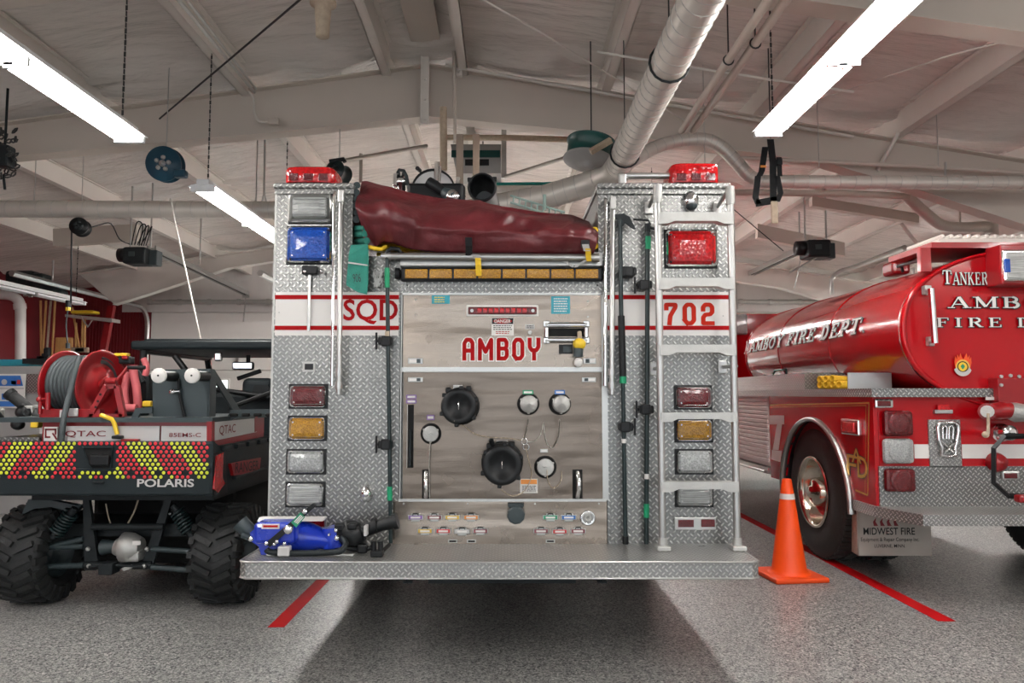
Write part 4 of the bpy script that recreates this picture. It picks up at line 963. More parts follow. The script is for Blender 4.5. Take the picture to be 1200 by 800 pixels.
strap(RR((662, 306, .10), (672, 313, .10)), .02, 'grey', 'grey_webbing', o); strap(RR((686, 305, .10), (674, 313, .102)), .02, 'grey', 'grey_webbing', o)
# hose load
HB = thing('hose_load', R(560, 296, -.6), 'flat packed fire hoses heaped under the maroon tarpaulin', 'fire hose')
b = mb()
for k in range(7):
    z = z_bed + .035 + k * .048; x0 = LXi + .06; x1 = RXi - .07
    wv = lerp_ = None
    yy = YR + .42 + .012 * (k % 2)
    top = P(560, 262, YR + .3).z
    if z > top: break
    b.ring([(x0, yy, z), (x1, yy, z)], .024, 8, sc=(1, 1))
b.build('packed_hose', 'yellow', HB)
g = thing('green_hose', R(420, 290, .03), 'flat green hose end drooping over the bed sill beside the left tower', 'fire hose')
for k, (x, y) in enumerate(((421, 268), (420.5, 275), (423, 283))):
    a, c = R(x - 8, y, -.12), R(x + 7, y - 1, .045); mb().ring([a + V(0, .3, 0), a, c], [.016, .017, .018], 10).build('folded_hose', 'green', g)
b = mb(); out = [(411, 287), (431, 286), (431.5, 305), (431, 330), (429.5, 344.5), (419, 342), (405.5, 334), (407, 318), (408.5, 300)]
b.prism([R(x, y, .10 - (.03 if y < 300 else 0)) for x, y in out], (0, .016, 0)); b.prism([R(x * .97 + 13, y * .99 + 3, .07) for x, y in out], (0, .012, 0)); b.build('flat_hose', 'green', g)
b = mb(); b.prism([R(408, 306.5, .105), R(431, 310, .105), R(431, 311.5, .105), R(408, 308.5, .105)], (0, .003, 0)); b.build('pale_stripe', 'silver', g)
text('print', '906', R(414, 331, .104), (1, 0, .1), (-.1, 0, 1), .04, .045, 'pole', g)
g = thing('black_hose', R(416, 290, 0), 'dark hose folds stacked against the inside of the left tower', 'fire hose')
for k in range(6):
    x, y = 416 + (k % 2) * .8, 257 - k * 8
    mb().ring([R(x, y, -.5), R(x + 1.5, y, -.01)], .019, 10).build('folded_hose', 'pole', g)
g = thing('yellow_hose', R(700, 292, 0), 'yellow hose folds showing between the tarpaulin and the right tower', 'fire hose')
for k in range(3):
    mb().ring([R(699, 270 + 9 * k, -.35), R(697, 270 + 9 * k, .03), ], .019, 10).build('folded_hose', 'yellow', g)
g = mb(); g.ring(RR((430, 289, .05), (440, 291, .07), (447, 292, .07), (452, 289, .04)), .011, 8); tag(g.build('yellow_strap', 'yellow'), 'yellow strap end lying on the sill under the left corner of the tarpaulin', 'strap')
g = mb(); c = R(443, 325, .035)
for k in range(14):
    a0 = random.uniform(0, 6); g.ring([c + V(random.uniform(-.02, .02), -.01 * random.random(), .04 + random.uniform(-.02, .01)), c + V(.03 * cos(a0), -.015, .03 * sin(a0)), c + V(random.uniform(-.025, .025), -.01, -.05 + random.uniform(-.01, .02))], .003, 5)
tag(g.build('rope_bundle', 'silver', None), 'small grey tangled cord bundle behind the drooping green hose', 'cord')
# gear lying on the cover
Yg = YR + .75
def G(px, py, o_=0): return P(px, py, Yg - o_)
t = thing('searchlight', G(508, 236), 'pale round lamp with a black rim and steel bar lying on the tarpaulin', 'searchlight')
c = G(508, 224); r_ = 26 * Yg / F
b = mb(); b.lathe(c, (0, -1, .12), [(-.16, r_ * .6), (-.02, r_ * .98), (.03, r_), (.045, r_ * .97), (.03, r_ * .93), (-.01, r_ * .92)], 36); b.build('rim', 'black', t)
b = mb(); b.lathe(c, (0, -1, .12), [(.018, r_ * .93), (.022, 0.001)], 36, False); b.build('lens_disc', 'silver', t)
b = mb(); b.ring([G(512, 190, .06), G(511, 215, .08)], .016, 8); b.ring([G(516, 195, .06), G(515, 216, .08)], .008, 8); b.build('steel_bar', 'chrome', t)
b = mb(); b.rbox(G(511, 229, .08), (.36, .1, .14), .02); b.ring([G(492, 200, .0), G(489, 197, .05)], .014, 8); b.build('base', 'black', t)
t = thing('torch', G(514, 224), 'black rubber torch lying aslant in front of the pale round lamp', 'torch')
b = mb(); b.ring([G(502, 213, .16), G(510, 218, .17), G(520, 225, .17)], [.034, .036, .028], 12); b.build('barrel', 'black', t)
b = mb(); b.ring([G(519, 224, .17), G(527, 229, .18), G(531, 231, .18)], [.028, .045, .045], 14); b.build('head', 'slate', t)
b = mb(); b.lathe(G(530, 230, .20), (.3, -1, 0), [(0, .04), (.02, .038), (.022, 0)], 16); b.build('lens', 'chrome', t)
t = thing('gear_clutter', G(538, 232), 'black and chrome fittings wedged between the round lamp and the open black pipe', 'hose fitting')
b = mb(); b.rbox(G(537, 228, .02), (.09, .08, .12), .02); b.ring([G(532, 218, .05), G(543, 232, .06)], .02, 8); b.build('body', 'black', t)
b = mb(); b.ring([G(537, 208, .04), G(536, 218, .05)], .013, 8); b.sphere(G(530, 221, .06), .014, 8); b.build('chrome_pin', 'chrome', t)
t = thing('hard_suction_hose', G(565, 236), 'open black hard suction pipe facing the camera on top of the tarpaulin', 'suction hose')
c = G(565.5, 221.5); r_ = 17.2 * Yg / F
b = mb(); b.lathe(c, (-.05, -1, 0), [(-.9, r_ * .9), (0, r_ * .92), (.005, r_), (.05, r_ * 1.0), (.055, r_ * .93), (.05, r_ * .86), (-.05, r_ * .8), (-.9, r_ * .78)], 32); b.build('hose_tube', 'black', t)
b = mb(); b.lathe(c + V(0, .3, 0), (-.05, -1, 0), [(0, r_ * .76), (.001, 0)], 20, False); b.build('grey_liner', 'grey', t)
b = mb(); 
for an in (.6, 2.6, 4.6): b.rbox(c + V(cos(an) * r_ * 1.02, -.03, sin(an) * r_ * 1.02), (.03, .04, .03), .006)
b.split('lug', 'black', t)
t = thing('chrome_nozzle', G(468, 232), 'chrome lever nozzle standing at the left end of the tarpaulin', 'nozzle')
b = mb(); c = G(469, 212); b.lathe(G(470, 230), (0, 0, 1), [(0, .03), (.07, .03), (.075, .042), (.11, .042), (.115, .03), (.15, .028)], 16); b.rbox(G(463, 211, .02), (.03, .05, .09), .008); b.build('valve_body', 'chrome', t)
b = mb(); b.ring([G(466, 203, .03), G(468, 199, .03), G(473, 200, .03), G(476, 206, .03), G(478, 216, .02), G(481, 229, 0)], .012, 8); b.build('bail_handle', 'dark', t)
for x0, x1, y1 in ((534.5, 543, 158), (554, 562, 158)):
    Yp = YR + 1.3; a, c = P(x0, 236, Yp), P(x1, y1, Yp); b = mb(); b.rbox(((a.x + c.x) / 2, Yp, (a.z + c.z) / 2 - .15), (c.x - a.x, .05, c.z - a.z + .3), .006)
    tag(b.build('wooden_post', mat('weathered_brown_timber_%d' % x0, (.20, .155, .12) if x0 < 550 else (.27, .20, .15), .7, 0, .3, 6, .3, 60)), 'darker weathered timber post standing in the hose bed behind the black fittings' if x0 < 550 else 'lighter brown timber post standing in the hose bed behind the open black pipe', 'post')
# ---- blue portable monitor on the step
MO = thing('portable_monitor', (-1.03, 3.62, z_step), 'blue portable water monitor with a black nozzle lying on the left of the rear step', 'water monitor')
YM = 3.62
def m(px, py, o_=0): return P(px, py, YM - o_)
b = mb(); b.prism([m(302, 611), m(300, 618), m(293, 624), m(294, 634), m(303, 640), m(306, 650), m(318, 650), m(322, 643), m(350, 640), m(352, 611)], (0, .12, 0)); b.rbox(m(326, 622, .01), (.2, .14, .10), .02); b.build('blue_body', 'blue', MO)
b = mb(); b.ring([m(345, 626, -.05), m(362, 629, -.05), (m(378, 631, -.05)), m(390, 632, -.05), m(398, 628, -.05)], [.075, .07, .05, .055, .05], 18); b.ring([m(352, 619, -.05), m(368, 625, -.05), m(380, 628, -.05)], [.04, .035, .03], 12); b.build('swivel_elbow', 'blue', MO)
b = mb(); b.ring([m(389, 617, -.05), m(391, 640, -.05)], .055, 18); b.build('flange', 'blue', MO)
b = mb(); b.prism([m(301, 611, .005), m(304, 606, -.06), m(381, 606, -.06), m(378, 610.5, .0)], (0, .05, -.003)); b.build('top_plate', 'silver', MO)
f = mb().rbox(m(317, 616.5, .083), (.085, .004, .024), .001).build('label_plate', 'white', MO); lines_y = mb(); lines_y.rbox(m(317, 616.5, .087), (.07, .002, .010), .001); lines_y.build('red_print', 'red', f)
b = mb(); b.prism([m(311, 636, .10), m(316, 641, .10), m(370, 593, .10), m(366, 590, .10)], (0, .02, 0)); b.build('lever_arm', 'black', MO)
b = mb(); b.prism([m(341, 612, .106), m(347, 618, .106), m(357, 606, .106), m(352, 600, .106)], (0, .006, 0)); lv = b.build('green_plate', 'gplate', MO)
b = mb()
for k in range(3): b.prism([m(344.5 + k * 1.6, 611 + k * 1., .109), m(345.2 + k * 1.6, 612 + k * 1., .109), m(352.6 + k * 1.6, 604 + k * 1., .109), m(352 + k * 1.6, 603 + k * 1., .109)], (0, .002, 0))
b.build('print', 'white', lv)
b = mb()
for (x, y, r_) in ((338, 620, .022), (357.5, 599, .013), (313, 636, .010), (325, 634, .009), (322, 637, .008), (334, 636, .009), (294.5, 631, .012), (395, 630, .012), (394, 621, .009), (386, 626, .006)): b.lathe(m(x, y, .10), (0, -1, 0), [(0, r_), (.012, r_ * .95), (.016, r_ * .6), (.016, 0)], 14)
b.split('bolt_head', 'chrome', MO)
b = mb(); b.ring([m(297, 626, -.06), m(286, 617, -.06), m(281, 612, -.06)], [.035, .04, .042], 14); b.ring([m(299, 632, -.03), m(284, 626, -.03)], .018, 10); b.build('inlet', 'slate', MO)
b = mb(); b.ring([m(398, 627, -.05), m(404, 625, -.05), m(406, 625, -.05), m(418, 625, -.05), m(425, 622, -.05)], [.05, .058, .07, .066, .045], 18); b.ring([m(424, 622, -.05), m(448, 615, -.05), m(455, 613, -.05), m(463, 611, -.05)], [.036, .028, .034, .032], 16)
b.ring([m(437, 616, -.05), m(442, 615, -.05)], .038, 14); b.ring([m(461, 611.5, -.05), m(466, 610, -.05)], .04, 14)
b.rbox(m(399, 617, -.02), (.05, .06, .04), .01); b.rbox(m(413, 616, -.01), (.045, .05, .03), .008); b.build('nozzle', 'black', MO)
mb().rbox(m(429, 621, .0), (.016, .05, .05), .004).build('tape', 'silver', MO)
b = mb(); b.ring(smooth([m(312, 643, .09), m(318, 647, .09), m(345, 648, .09), m(392, 647, .09), m(402, 643, .09), m(405, 636, .05), m(401, 630, .0)]), .0145, 10); b.build('frame_tube', 'dark', MO)
mb().rbox(m(333.5, 645, .09), (.055, .045, .045), .005).split('clamp_block', 'silver', MO)
b = mb(); b.rbox(V(m(365, 640).x, 3.66, z_step + .008), (.42, .14, .014), .004); b.split('base_plate', 'alu', MO)
b = mb(); b.ring([m(405, 641, -.03), m(424, 645, -.03), m(436, 641, -.03)], .012, 8)
for px in (438, 446): b.ring([m(px, 634, .02), m(px, 651, .02)], .013, 8)
b.rbox(m(442, 648, .02), (.06, .05, .03), .006); b.ring([m(444, 650, 0), m(456, 638, -.12)], .010, 8); b.rbox(m(425, 642, -.03), (.05, .05, .045), .01); b.split('folding_leg', 'black', MO)
# ================================================================ UTILITY BUGGY
YU = 4.45; xr = P(249, 530, YU).x; xl = -3.14
def U(px, py, o_=0): return P(px, py, YU - o_)
def S(px, py, dx=0.): return PS(px, py, xr + dx)
UT = thing('utility_vehicle', (-2.4, 5.6, 0), 'dark green-grey off-road utility buggy with red and yellow dotted tailgate', 'utility vehicle')
zt = U(200, 517).z; zb = U(200, 581).z
b = mb(); b.rbox(((xl + xr) / 2, YU + .03, (zt + zb) / 2), (xr - xl, .06, zt - zb), .015); b.build('tailgate', 'utv', UT); TG = bpy.data.objects[-1] if False else [o for o in UT.children if o.name.startswith('tailgate')][0]
b = mb(); a, c = U(0, 552.5, .004), U(246, 549, .004); b.rbox(((xl + xr) / 2, YU - .004, (a.z + c.z) / 2), (xr - xl - .02, .014, .022), .004); b.build('tailgate_rib', 'utv', TG)
# reflective dots: diagonal chevrons of red and yellow
rd, yd = mb(), mb()
for j in range(9):
    for i in range(-6, 42):
        x = i * 6.35 + (3.2 if j % 2 else 0) - 2; y = 519.5 + j * 4.9
        if x > 245 or (90 < x < 137 and 521 < y < 549): continue
        if j == 7 and False: continue
        xm = x if x < 118 else 236 - x; band = (xm + .8 * (y - 517) - 15) % 53
        if j >= 7 and (i * 7 + j) % 5 == 0: continue
        c = U(x, y, .013 if 547 < y < 555 else .002); tgt = yd if band < 24 else rd
        r_ = .0108; tgt.add([c + V(r_ * cos(k * pi / 5), 0, r_ * sin(k * pi / 5)) for k in range(10)] + [c + V(r_ * .6 * cos(k * pi / 5), -.002, r_ * .6 * sin(k * pi / 5)) for k in range(10)], [[k, (k + 1) % 10, 10 + (k + 1) % 10, 10 + k] for k in range(10)] + [list(range(10, 20))])
MT['reddot'] = mat('red_reflective_dot', (.62, .02, .03), .35, 0, .15, 40); MT['yeldot'] = mat('yellow_green_reflective_dot', (.62, .68, .03), .35, 0, .12, 40)
tag(rd.build('red_dots', 'reddot', TG), kind='stuff'); tag(yd.build('yellow_dots', 'yeldot', TG), kind='stuff')
# latch recess
b = mb(); out = [(97, 524), (132, 524), (129, 551), (108, 551)]; b.prism([U(x, y, .006) for x, y in out], (0, .02, 0)); lt = b.build('latch_recess', 'void', TG)
b = mb(); b.ring([U(x, y, .012) for x, y in out], .007, 6, closed=True, smooth=False); b.build('recess_rim', 'utv', TG)
mb().rbox(U(117, 539, .018), (.12, .03, .07), .012).build('latch_paddle', 'black', TG)
b = mb(); b.rbox(U(115, 565, .006), (.07, .012, .012), .003); b.build('small_badge', 'dark', TG)
a, c = U(160.5, 570.5, .005), U(227.5, 561, .005); text('lettering', 'POLARIS', a, (1, 0, 0), (0, 0, 1), c.x - a.x, c.z - a.z, 'silver', TG, .022)
# bed sides and floor
def side(x, nm):
    b = mb(); o = [S(250, 510), S(258, 523), S(316, 503), S(316, 566), S(262, 577), S(250, 580)]
    pts = [V(x, YU + .005, zt), V(x, YU + .10, zt - .035), V(x, 5.55, zt - .03), V(x, 5.95, zt - .05), V(x, 5.95, zb + .12), V(x, 5.4, zb + .08), V(x, YU + .55, zb), V(x, YU + .005, zb)]
    b.prism(pts, (-.05 if x > -2 else .05, 0, 0)); return b.build(nm, 'utv', UT)
sr = side(xr + .002, 'bed_side'); side(xl - .002, 'bed_side')
b = mb()
for k in range(6): y_ = YU + .12 + k * .22; b.rbox((xr + .008, y_ + .08, zt - .055), (.03, .14, .03), .006)
b.rbox((xr + .012, 5.15, zb + .07), (.03, .75, .02), .006); b.split('side_rib', 'utv', sr)
b = mb(); b.box(xl + .02, xr - .02, YU + .04, 5.9, zb + .06, zb + .1); b.build('bed_floor', 'dark', UT)
f = mb(); f.prism([S(254, 534, .012), S(262, 530, .012), S(261, 560, .012), S(264, 566, .012), S(256, 577, .012), S(251, 573, .012)], (-.03, 0, 0)); tl = f.build('tail_light', 'l_redb', UT)
f = mb(); f.prism([S(251, 531, .006), S(264, 527, .006), S(267, 578, .006), S(251, 580, .006)], (-.02, 0, 0)); f.build('lamp_housing', 'black', tl)
f = mb(); f.prism([S(271, 543, .022), S(306, 536, .022), S(304, 553, .022), S(274, 557, .022)], (-.02, 0, 0)); bd_ = f.build('red_badge', 'redm', UT)
a, c = S(275.5, 555, .024), S(303, 551, .024); h_ = .045; d_ = (c - a)
text('lettering', 'RANGER', a + V(.001, 0, .004), d_.normalized(), (0, 0, 1), d_.length, h_ * 1.5, 'black', bd_, .01)
# undercarriage
Yu = 4.72
def u(px, py, o_=0): return P(px, py, Yu - o_)
b = mb(); b.prism([u(97, 585), u(104, 585), u(115, 660), u(112, 668), u(99, 668)], (0, .03, 0)); b.prism([u(193, 585), u(201, 585), u(181, 655), u(178, 666), u(164, 666)], (0, .03, 0)); b.split('frame_plate', 'dark', UT)
b = mb(); b.ring([u(108, 617), u(192, 617)], .022, 8); b.ring([u(100, 662), u(178, 662)], .025, 8); b.box(-2.9, -2.0, 4.8, 6.8, .42, .50); b.box(-3.0, -1.85, 4.7, 5.9, zb - .06, zb + .06); b.build('frame_tube', 'dark', UT)
b = mb(); b.ring([u(136, 640), u(142, 641), u(145, 641), u(155, 641), u(166, 641)], [.05, .06, .095, .09, .06], 18); b.rbox(u(155, 650), (.14, .12, .07), .02); df = b.build('differential', 'alu_d', UT)
b = mb(); b.ring([u(120, 641), u(137, 640)], [.05, .035], 12); b.build('axle_boot', 'slate', UT)
mb().rbox(u(160, 636, .1), (.05, .004, .025), .002).build('paper_label', 'white', df)
b = mb()
for q in (((178, 643), (228, 646)), ((176, 664), (226, 668)), ((98, 640), (50, 641)), ((98, 662), (52, 664)), ((98, 631), (60, 640))): b.ring([u(*q[0]), u(*q[1])], .018, 8)
b.split('suspension_arm', 'slate', UT)
for (x0, y0, x1, y1) in ((203, 592, 226, 630), (88, 595, 62, 630)):
    a, c = u(x0, y0, .05), u(x1, y1, .05); ax = (c - a).normalized(); b = mb(); b.ring([a, c], .022, 10); sh = b.build('shock_absorber', 'dark', UT)
    uu = ax.orthogonal().normalized(); ww = ax.cross(uu); L = (c - a).length
    b = mb(); b.ring([a + ax * (L * (.15 + .7 * k / 70)) + (uu * cos(k * .7) + ww * sin(k * .7)) * .042 for k in range(71)], .008, 6); b.build('coil_spring', 'pole', sh)
b = mb(); b.rbox(u(128, 665, .04), (.09, .1, .07), .008); b.ring([u(104, 664, .05), u(120, 662, .05)], .008, 6); b.ring([u(136, 662, .05), u(168, 664, .05)], .008, 6); b.build('hitch_receiver', 'dark', UT)
b = mb()
for q in ((104, 663), (169, 663), (103, 643), (172, 643)): b.sphere(u(*q, .04), .014, 6)
b.prism([u(142, 666, .05), u(152, 662, .05), u(158, 664, .05), u(145, 669, .05)], (0, .02, 0)); b.split('bolt_head', 'cast', UT)
b = mb(); b.ring(smooth([u(162, 585, -.1), u(157, 600, -.1), u(147, 618, -.1)]), .006, 6); b.ring(smooth([u(124, 590, -.1), u(127, 605, -.1), u(131, 618, -.1)]), .005, 6); b.build('cable', 'tan', UT)
b = mb(); b.prism([u(25, 603, .0), u(33, 585, .0), u(60, 586, .0), u(90, 592, .0), u(97, 590, .0), u(88, 601, .0), u(60, 594, .0), u(40, 596, .0)], (0, .05, 0)); b.build('bent_skid_plate', 'slate', UT)
b = mb(); b.rbox((-2.40, 6.1, .44), (1.0, 1.8, .58), .05); b.build('underbody_shade_block', 'void', UT)  # near-black block added to darken the space under the buggy
b = mb(); b.rbox((-2.36, 6.9, .62), (1.3, .5, .5), .08); b.build('front_clip', 'utv', UT)
# knobbly wheels
def knob_wheel(x, y, rr=.31, w_=.30, sgn=1):
    b = mb(); hw = w_ / 2
    b.lathe((x, y, rr), (1, 0, 0), [(-hw * .8, .16), (-hw, .20), (-hw, .255), (-hw * .8, rr - .025), (0, rr - .014), (hw * .8, rr - .025), (hw, .255), (hw, .20), (hw * .8, .16)], 36)
    ty = b.build('tyre', 'rubber', UT)
    b = mb(); n = 22
    for k in range(n):
        for s_ in (-1, 1):
            an = 2 * pi * (k + (.5 if s_ > 0 else 0)) / n
            M0 = Matrix.Translation((x, y, rr)) @ Matrix.Rotation(an, 4, 'X')
            b.cbox((0, 0, 0), (hw * .8, .034, .03), M0 @ Matrix.Translation((s_ * hw * .42, 0, rr - .012)) @ Matrix.Rotation(s_ * .45, 4, 'Z'))
            b.cbox((0, 0, 0), (.03, .04, .09), M0 @ Matrix.Translation((s_ * hw * .97, 0, rr - .055)) @ Matrix.Rotation(s_ * -.2, 4, 'Y'))
    tag(b.build('tread_lug', 'rubber', ty), kind='stuff')
    b = mb(); b.lathe((x, y, rr), (1, 0, 0), [(-hw * .8, .16), (-hw * .5, .15), (-.02, .10), (0, .03), (.02, .10), (hw * .5, .15), (hw * .8, .16)], 20); b.build('rim', 'slate', ty)
for x in (-1.80, -3.02):
    for y in (4.86, 6.85): knob_wheel(x, y)
# cab: roof, posts, seats
Yc0, Yc1 = 5.75, 7.1
a = P(152, 410, Yc0); zr_ = a.z + .02
b = mb(); b.rbox(((a.x - 1.72) / 2, (Yc0 + Yc1) / 2, zr_ + .02), (-1.72 - a.x, Yc1 - Yc0, .07), .02); b.rbox(((a.x - 1.72) / 2, (Yc0 + Yc1) / 2, zr_ + .06), (-1.72 - a.x - .14, Yc1 - Yc0 - .14, .03), .012); b.build('roof', 'utv', UT)
b = mb()
for x in (a.x + .08, -1.8):
    b.ring([(x, Yc0 + .06, 1.05), (x, Yc0 + .06, zr_)], .028, 10); b.ring([(x, Yc1 - .06, .9), (x, Yc1 + .3, .95)], .025, 8); b.ring([(x, Yc1 - .06, zr_), (x, Yc1 + .28, 1.0)], .028, 10); b.ring([(x, Yc0 + .06, zr_ - .02), (x, Yc1, zr_ - .02)], .028, 8)
b.ring([(a.x + .08, Yc0 + .06, 1.45), (-1.8, Yc0 + .06, 1.3)], .02, 8); b.ring([P(205, 417, Yc0), P(217, 433, Yc0)], .025, 8); b.build('roll_cage', 'black', UT)
b = mb(); b.rbox((-2.4, 6.2, .95), (1.2, .5, .12), .04); b.rbox((-2.4, 5.98, 1.15), (1.2, .1, .4), .04); b.rbox((-2.4, 7.4, .85), (1.25, .8, .4), .08); b.build('seat_bench', 'utv', UT)
b = mb(); c = P(303, 454.5, 5.9); b.rbox(c, (.25, .1, .16), .07, 4); hr = b.build('headrest', 'utv', UT)
b = mb(); b.prism([P(298, 451, 5.83), P(313, 451, 5.83), P(320, 466, 5.83), P(292, 470, 5.83)], (0, .02, 0)); b.build('headrest_bracket', 'black', hr)
b = mb(); b.ring([P(268, 478, 5.4), P(290, 470, 5.5), P(320, 459, 5.6)], .018, 8); b.build('seat_belt_bar', 'black', UT)
b = mb(); c = P(256, 418, 5.8); b.rbox(c, (.055, .05, .07), .012); b.build('work_lamp', 'chrome', UT)
c = P(285, 428.5, 6.3); b = mb(); b.rbox(c, (.19, .04, .07), .03, 3); mi = b.build('rear_mirror', 'slate', UT); b = mb(); b.rbox(c + V(0, -.022, 0), (.165, .004, .05), .02); b.build('mirror_glass', 'chrome', mi)
b = mb(); b.rbox(P(292, 439, 6.3), (.21, .03, .035), .006, 2, Matrix.Rotation(.33, 4, 'Y') @ Matrix.Rotation(-.66, 4, 'Y')); b.ring([P(291, 416, 6.3), P(291, 425, 6.3)], .018, 8); b.build('mirror_mount', 'black', mi)
# windscreen
b = mb(); b.prism([(a.x + .1, Yc1 + .25, 1.02), (-1.82, Yc1 + .25, 1.02), (-1.82, Yc1 - .02, zr_ - .02), (a.x + .1, Yc1 - .02, zr_ - .02)], (0, .008, 0))
gl = bpy.data.materials.new('clear_windscreen'); t_, bs = nt(gl); bs.inputs['Transmission Weight'].default_value = 1; bs.inputs['Roughness'].default_value = .02; bs.inputs['IOR'].default_value = 1.1
tcn = N(t_, 'ShaderNodeTexCoord'); nzn = N(t_, 'ShaderNodeTexNoise', i_Vector=tcn.outputs['Object'], i_Scale=3.); t_.links.new(mixc(t_, nzn.outputs[0], (.9, .93, .92), (.95, .97, .96)), bs.inputs['Base Color'])
b.build('windscreen', gl, UT)
# ================================================================ SKID UNIT on the bed
YK = 4.52
def k_(px, py, o_=0): return P(px, py, YK - o_)
SK = thing('rescue_skid_unit', (-2.4, 5.0, zt - .1), 'red and charcoal skid unit with panels and a white side board on the buggy bed', 'skid unit')
b = mb(); a, c = k_(48, 517), k_(250, 489); b.box(a.x, c.x, YK + .01, YK + .95, zt - .1, c.z - .03); b.build('skid_frame', 'redm', SK)
b = mb(); b.box(xl + .05, k_(252, 490).x, YK - .04, YK + .98, c.z - .028, c.z - .0); b.build('deck_tray', 'slate', SK)
def kb(x0, y0, x1, y1, nm, m, off=.0, th=.008, par=SK, r=0):
    a, c = k_(x0, y1, off), k_(x1, y0, off); b = mb(); b.box(a.x, c.x, a.y, a.y + th, a.z, c.z); return b.build(nm, m, par)
wbk = kb(69, 499, 187, 517, 'white_board', 'silver', .012); kb(188.5, 499, 245, 517, 'white_board', 'silver', .012)
kb(51, 500, 67.5, 517, 'logo_tile', 'white', .014); 
b = mb()
def kl(pts, w_=1.6, off=.018):
    for i in range(len(pts) - 1):
        a_, c_ = k_(*pts[i], off), k_(*pts[i + 1], off); d = (c_ - a_).normalized(); nn = V(-d.z, 0, d.x) * (w_ / 2 * YK / F); d = d * (w_ / 2 * YK / F)
        b.add([a_ - nn - d, c_ - nn + d, c_ + nn + d, a_ + nn - d], [(0, 1, 2, 3)])
kl([(58, 512), (53.5, 512), (53.5, 503), (65, 503), (65, 508)], 2.0); kl([(62, 508), (66, 514)], 2.0); b.build('logo', 'redd', SK, recalc=False)
a, c = k_(76, 512.5, .016), k_(124, 504.5, .016); text('lettering', 'QTAC', a, (1, 0, 0), (0, 0, 1), c.x - a.x, c.z - a.z, 'redd', SK, .004)
a, c = k_(198, 512, .016), k_(235.5, 507, .016); text('lettering', '85EMS-C', a, (1, 0, 0), (0, 0, 1), c.x - a.x, c.z - a.z, 'redd', SK, .004)
# side board (right flank of the skid)
xs_ = k_(251, 500).x
b = mb(); b.prism([PS(252, 516, xs_), PS(301, 506, xs_), PS(301, 487, xs_), PS(252, 493, xs_)], (-.01, 0, 0)); b.build('side_board', 'silver', SK)
b = mb(); b.prism([PS(248, 517, xs_ + .004), PS(251.5, 516, xs_ + .004), PS(251.5, 493, xs_ + .004), PS(248, 494, xs_ + .004)], (-.03, 0, 0)); b.prism([PS(299, 506, xs_ + .004), PS(302, 505, xs_ + .004), PS(302, 485, xs_ + .004), PS(299, 486, xs_ + .004)], (-.03, 0, 0)); b.build('red_upright', 'redm', SK)
a = PS(257, 511, xs_ + .003); c = PS(276, 508, xs_ + .003); text('lettering', 'QTAC', a, (c - a).normalized(), (0, 0, 1), (c - a).length, .065, 'redd', SK, .004)
# charcoal panel with two white rollers
b = mb(); YQ = YK + .12
def q_(px, py, o_=0): return P(px, py, YQ - o_)
b.prism([q_(179, 488), q_(178.5, 433), q_(244, 432), q_(244, 488)], (0, .02, 0)); pn = b.build('charcoal_panel', 'slate', SK)
b = mb(); o1 = [(244, 432), (270, 487), (244, 488)]
xq = q_(244, 450).x
b.prism([V(xq, YQ, q_(244, 432).z), V(xq, YQ + .06, q_(244, 432).z), V(xq, YQ + .60, q_(244, 488).z), V(xq, YQ + .46, q_(244, 488).z), V(xq, YQ + .1, q_(244, 448).z), V(xq, YQ + .1, q_(244, 488).z), V(xq, YQ, q_(244, 488).z)], (.012, 0, 0)); b.build('triangular_gusset', 'slate', SK)
for cx in (187, 226):
    e = q_(cx, 440, .2); s0_ = V(e.x, YQ, e.z)
    b = mb(); b.ring([s0_, e], .032, 16); rr_ = b.build('roller_peg', 'black', SK); b = mb(); b.lathe(e, (0, -1, 0), [(0, .046), (.014, .046), (.018, .042), (.018, 0)], 24); b.build('white_disc', 'white', rr_)
    b = mb(); b.cyl(e + V(0, -.018, 0), e + V(0, -.022, 0), .006, n=8); b.build('centre_screw', 'black', rr_)
b = mb(); b.ring([q_(201, 459, .03), q_(211, 458, .03)], .01, 8); b.lathe(q_(202, 459, .03), (0, -1, 0), [(0, .018), (.012, .016), (.012, 0)], 12); b.build('latch', 'chrome', pn)
b = mb(); b.ring([q_(209.5, 444, .01), q_(210, 462, .015), q_(216, 488, .01)], .009, 6); b.build('strap', 'black', pn)
b = mb()
for (x0, x1, yy) in ((152, 178, 478), (264, 330, 480)):
    y_ = .0 if x0 < 200 else -.25
    b.prism([k_(x0, 492, y_), k_(x0 + 7, yy, y_), k_(x1, yy - 1, y_), k_(x1, 482 if x0 > 200 else 484, y_), k_(x0 + 12, 484 if x0 < 200 else 490, y_), k_(x0 + 8, 492, y_)], (0, .02, 0))
b.build('grab_rail', 'slate', SK)
b = mb()
for k in range(4): b.rbox(k_(274 + k * 14, 486, -.2), (.05, .03, .022), .008)
b.split('rail_slot', 'void', SK)
b = mb(); b.ring([k_(118, 486, .05), k_(131, 491, .05), k_(134, 496, .04), k_(137.5, 509, .04)], .0135, 8); yh = b.build('yellow_handle', 'yplast', SK)
mb().rbox(k_(138, 512, .04), (.06, .04, .02), .006).build('handle_base', 'black', yh)
mb().rbox(k_(153, 515.5, .03), (.11, .03, .014), .005).build('red_pull', 'redm', SK)
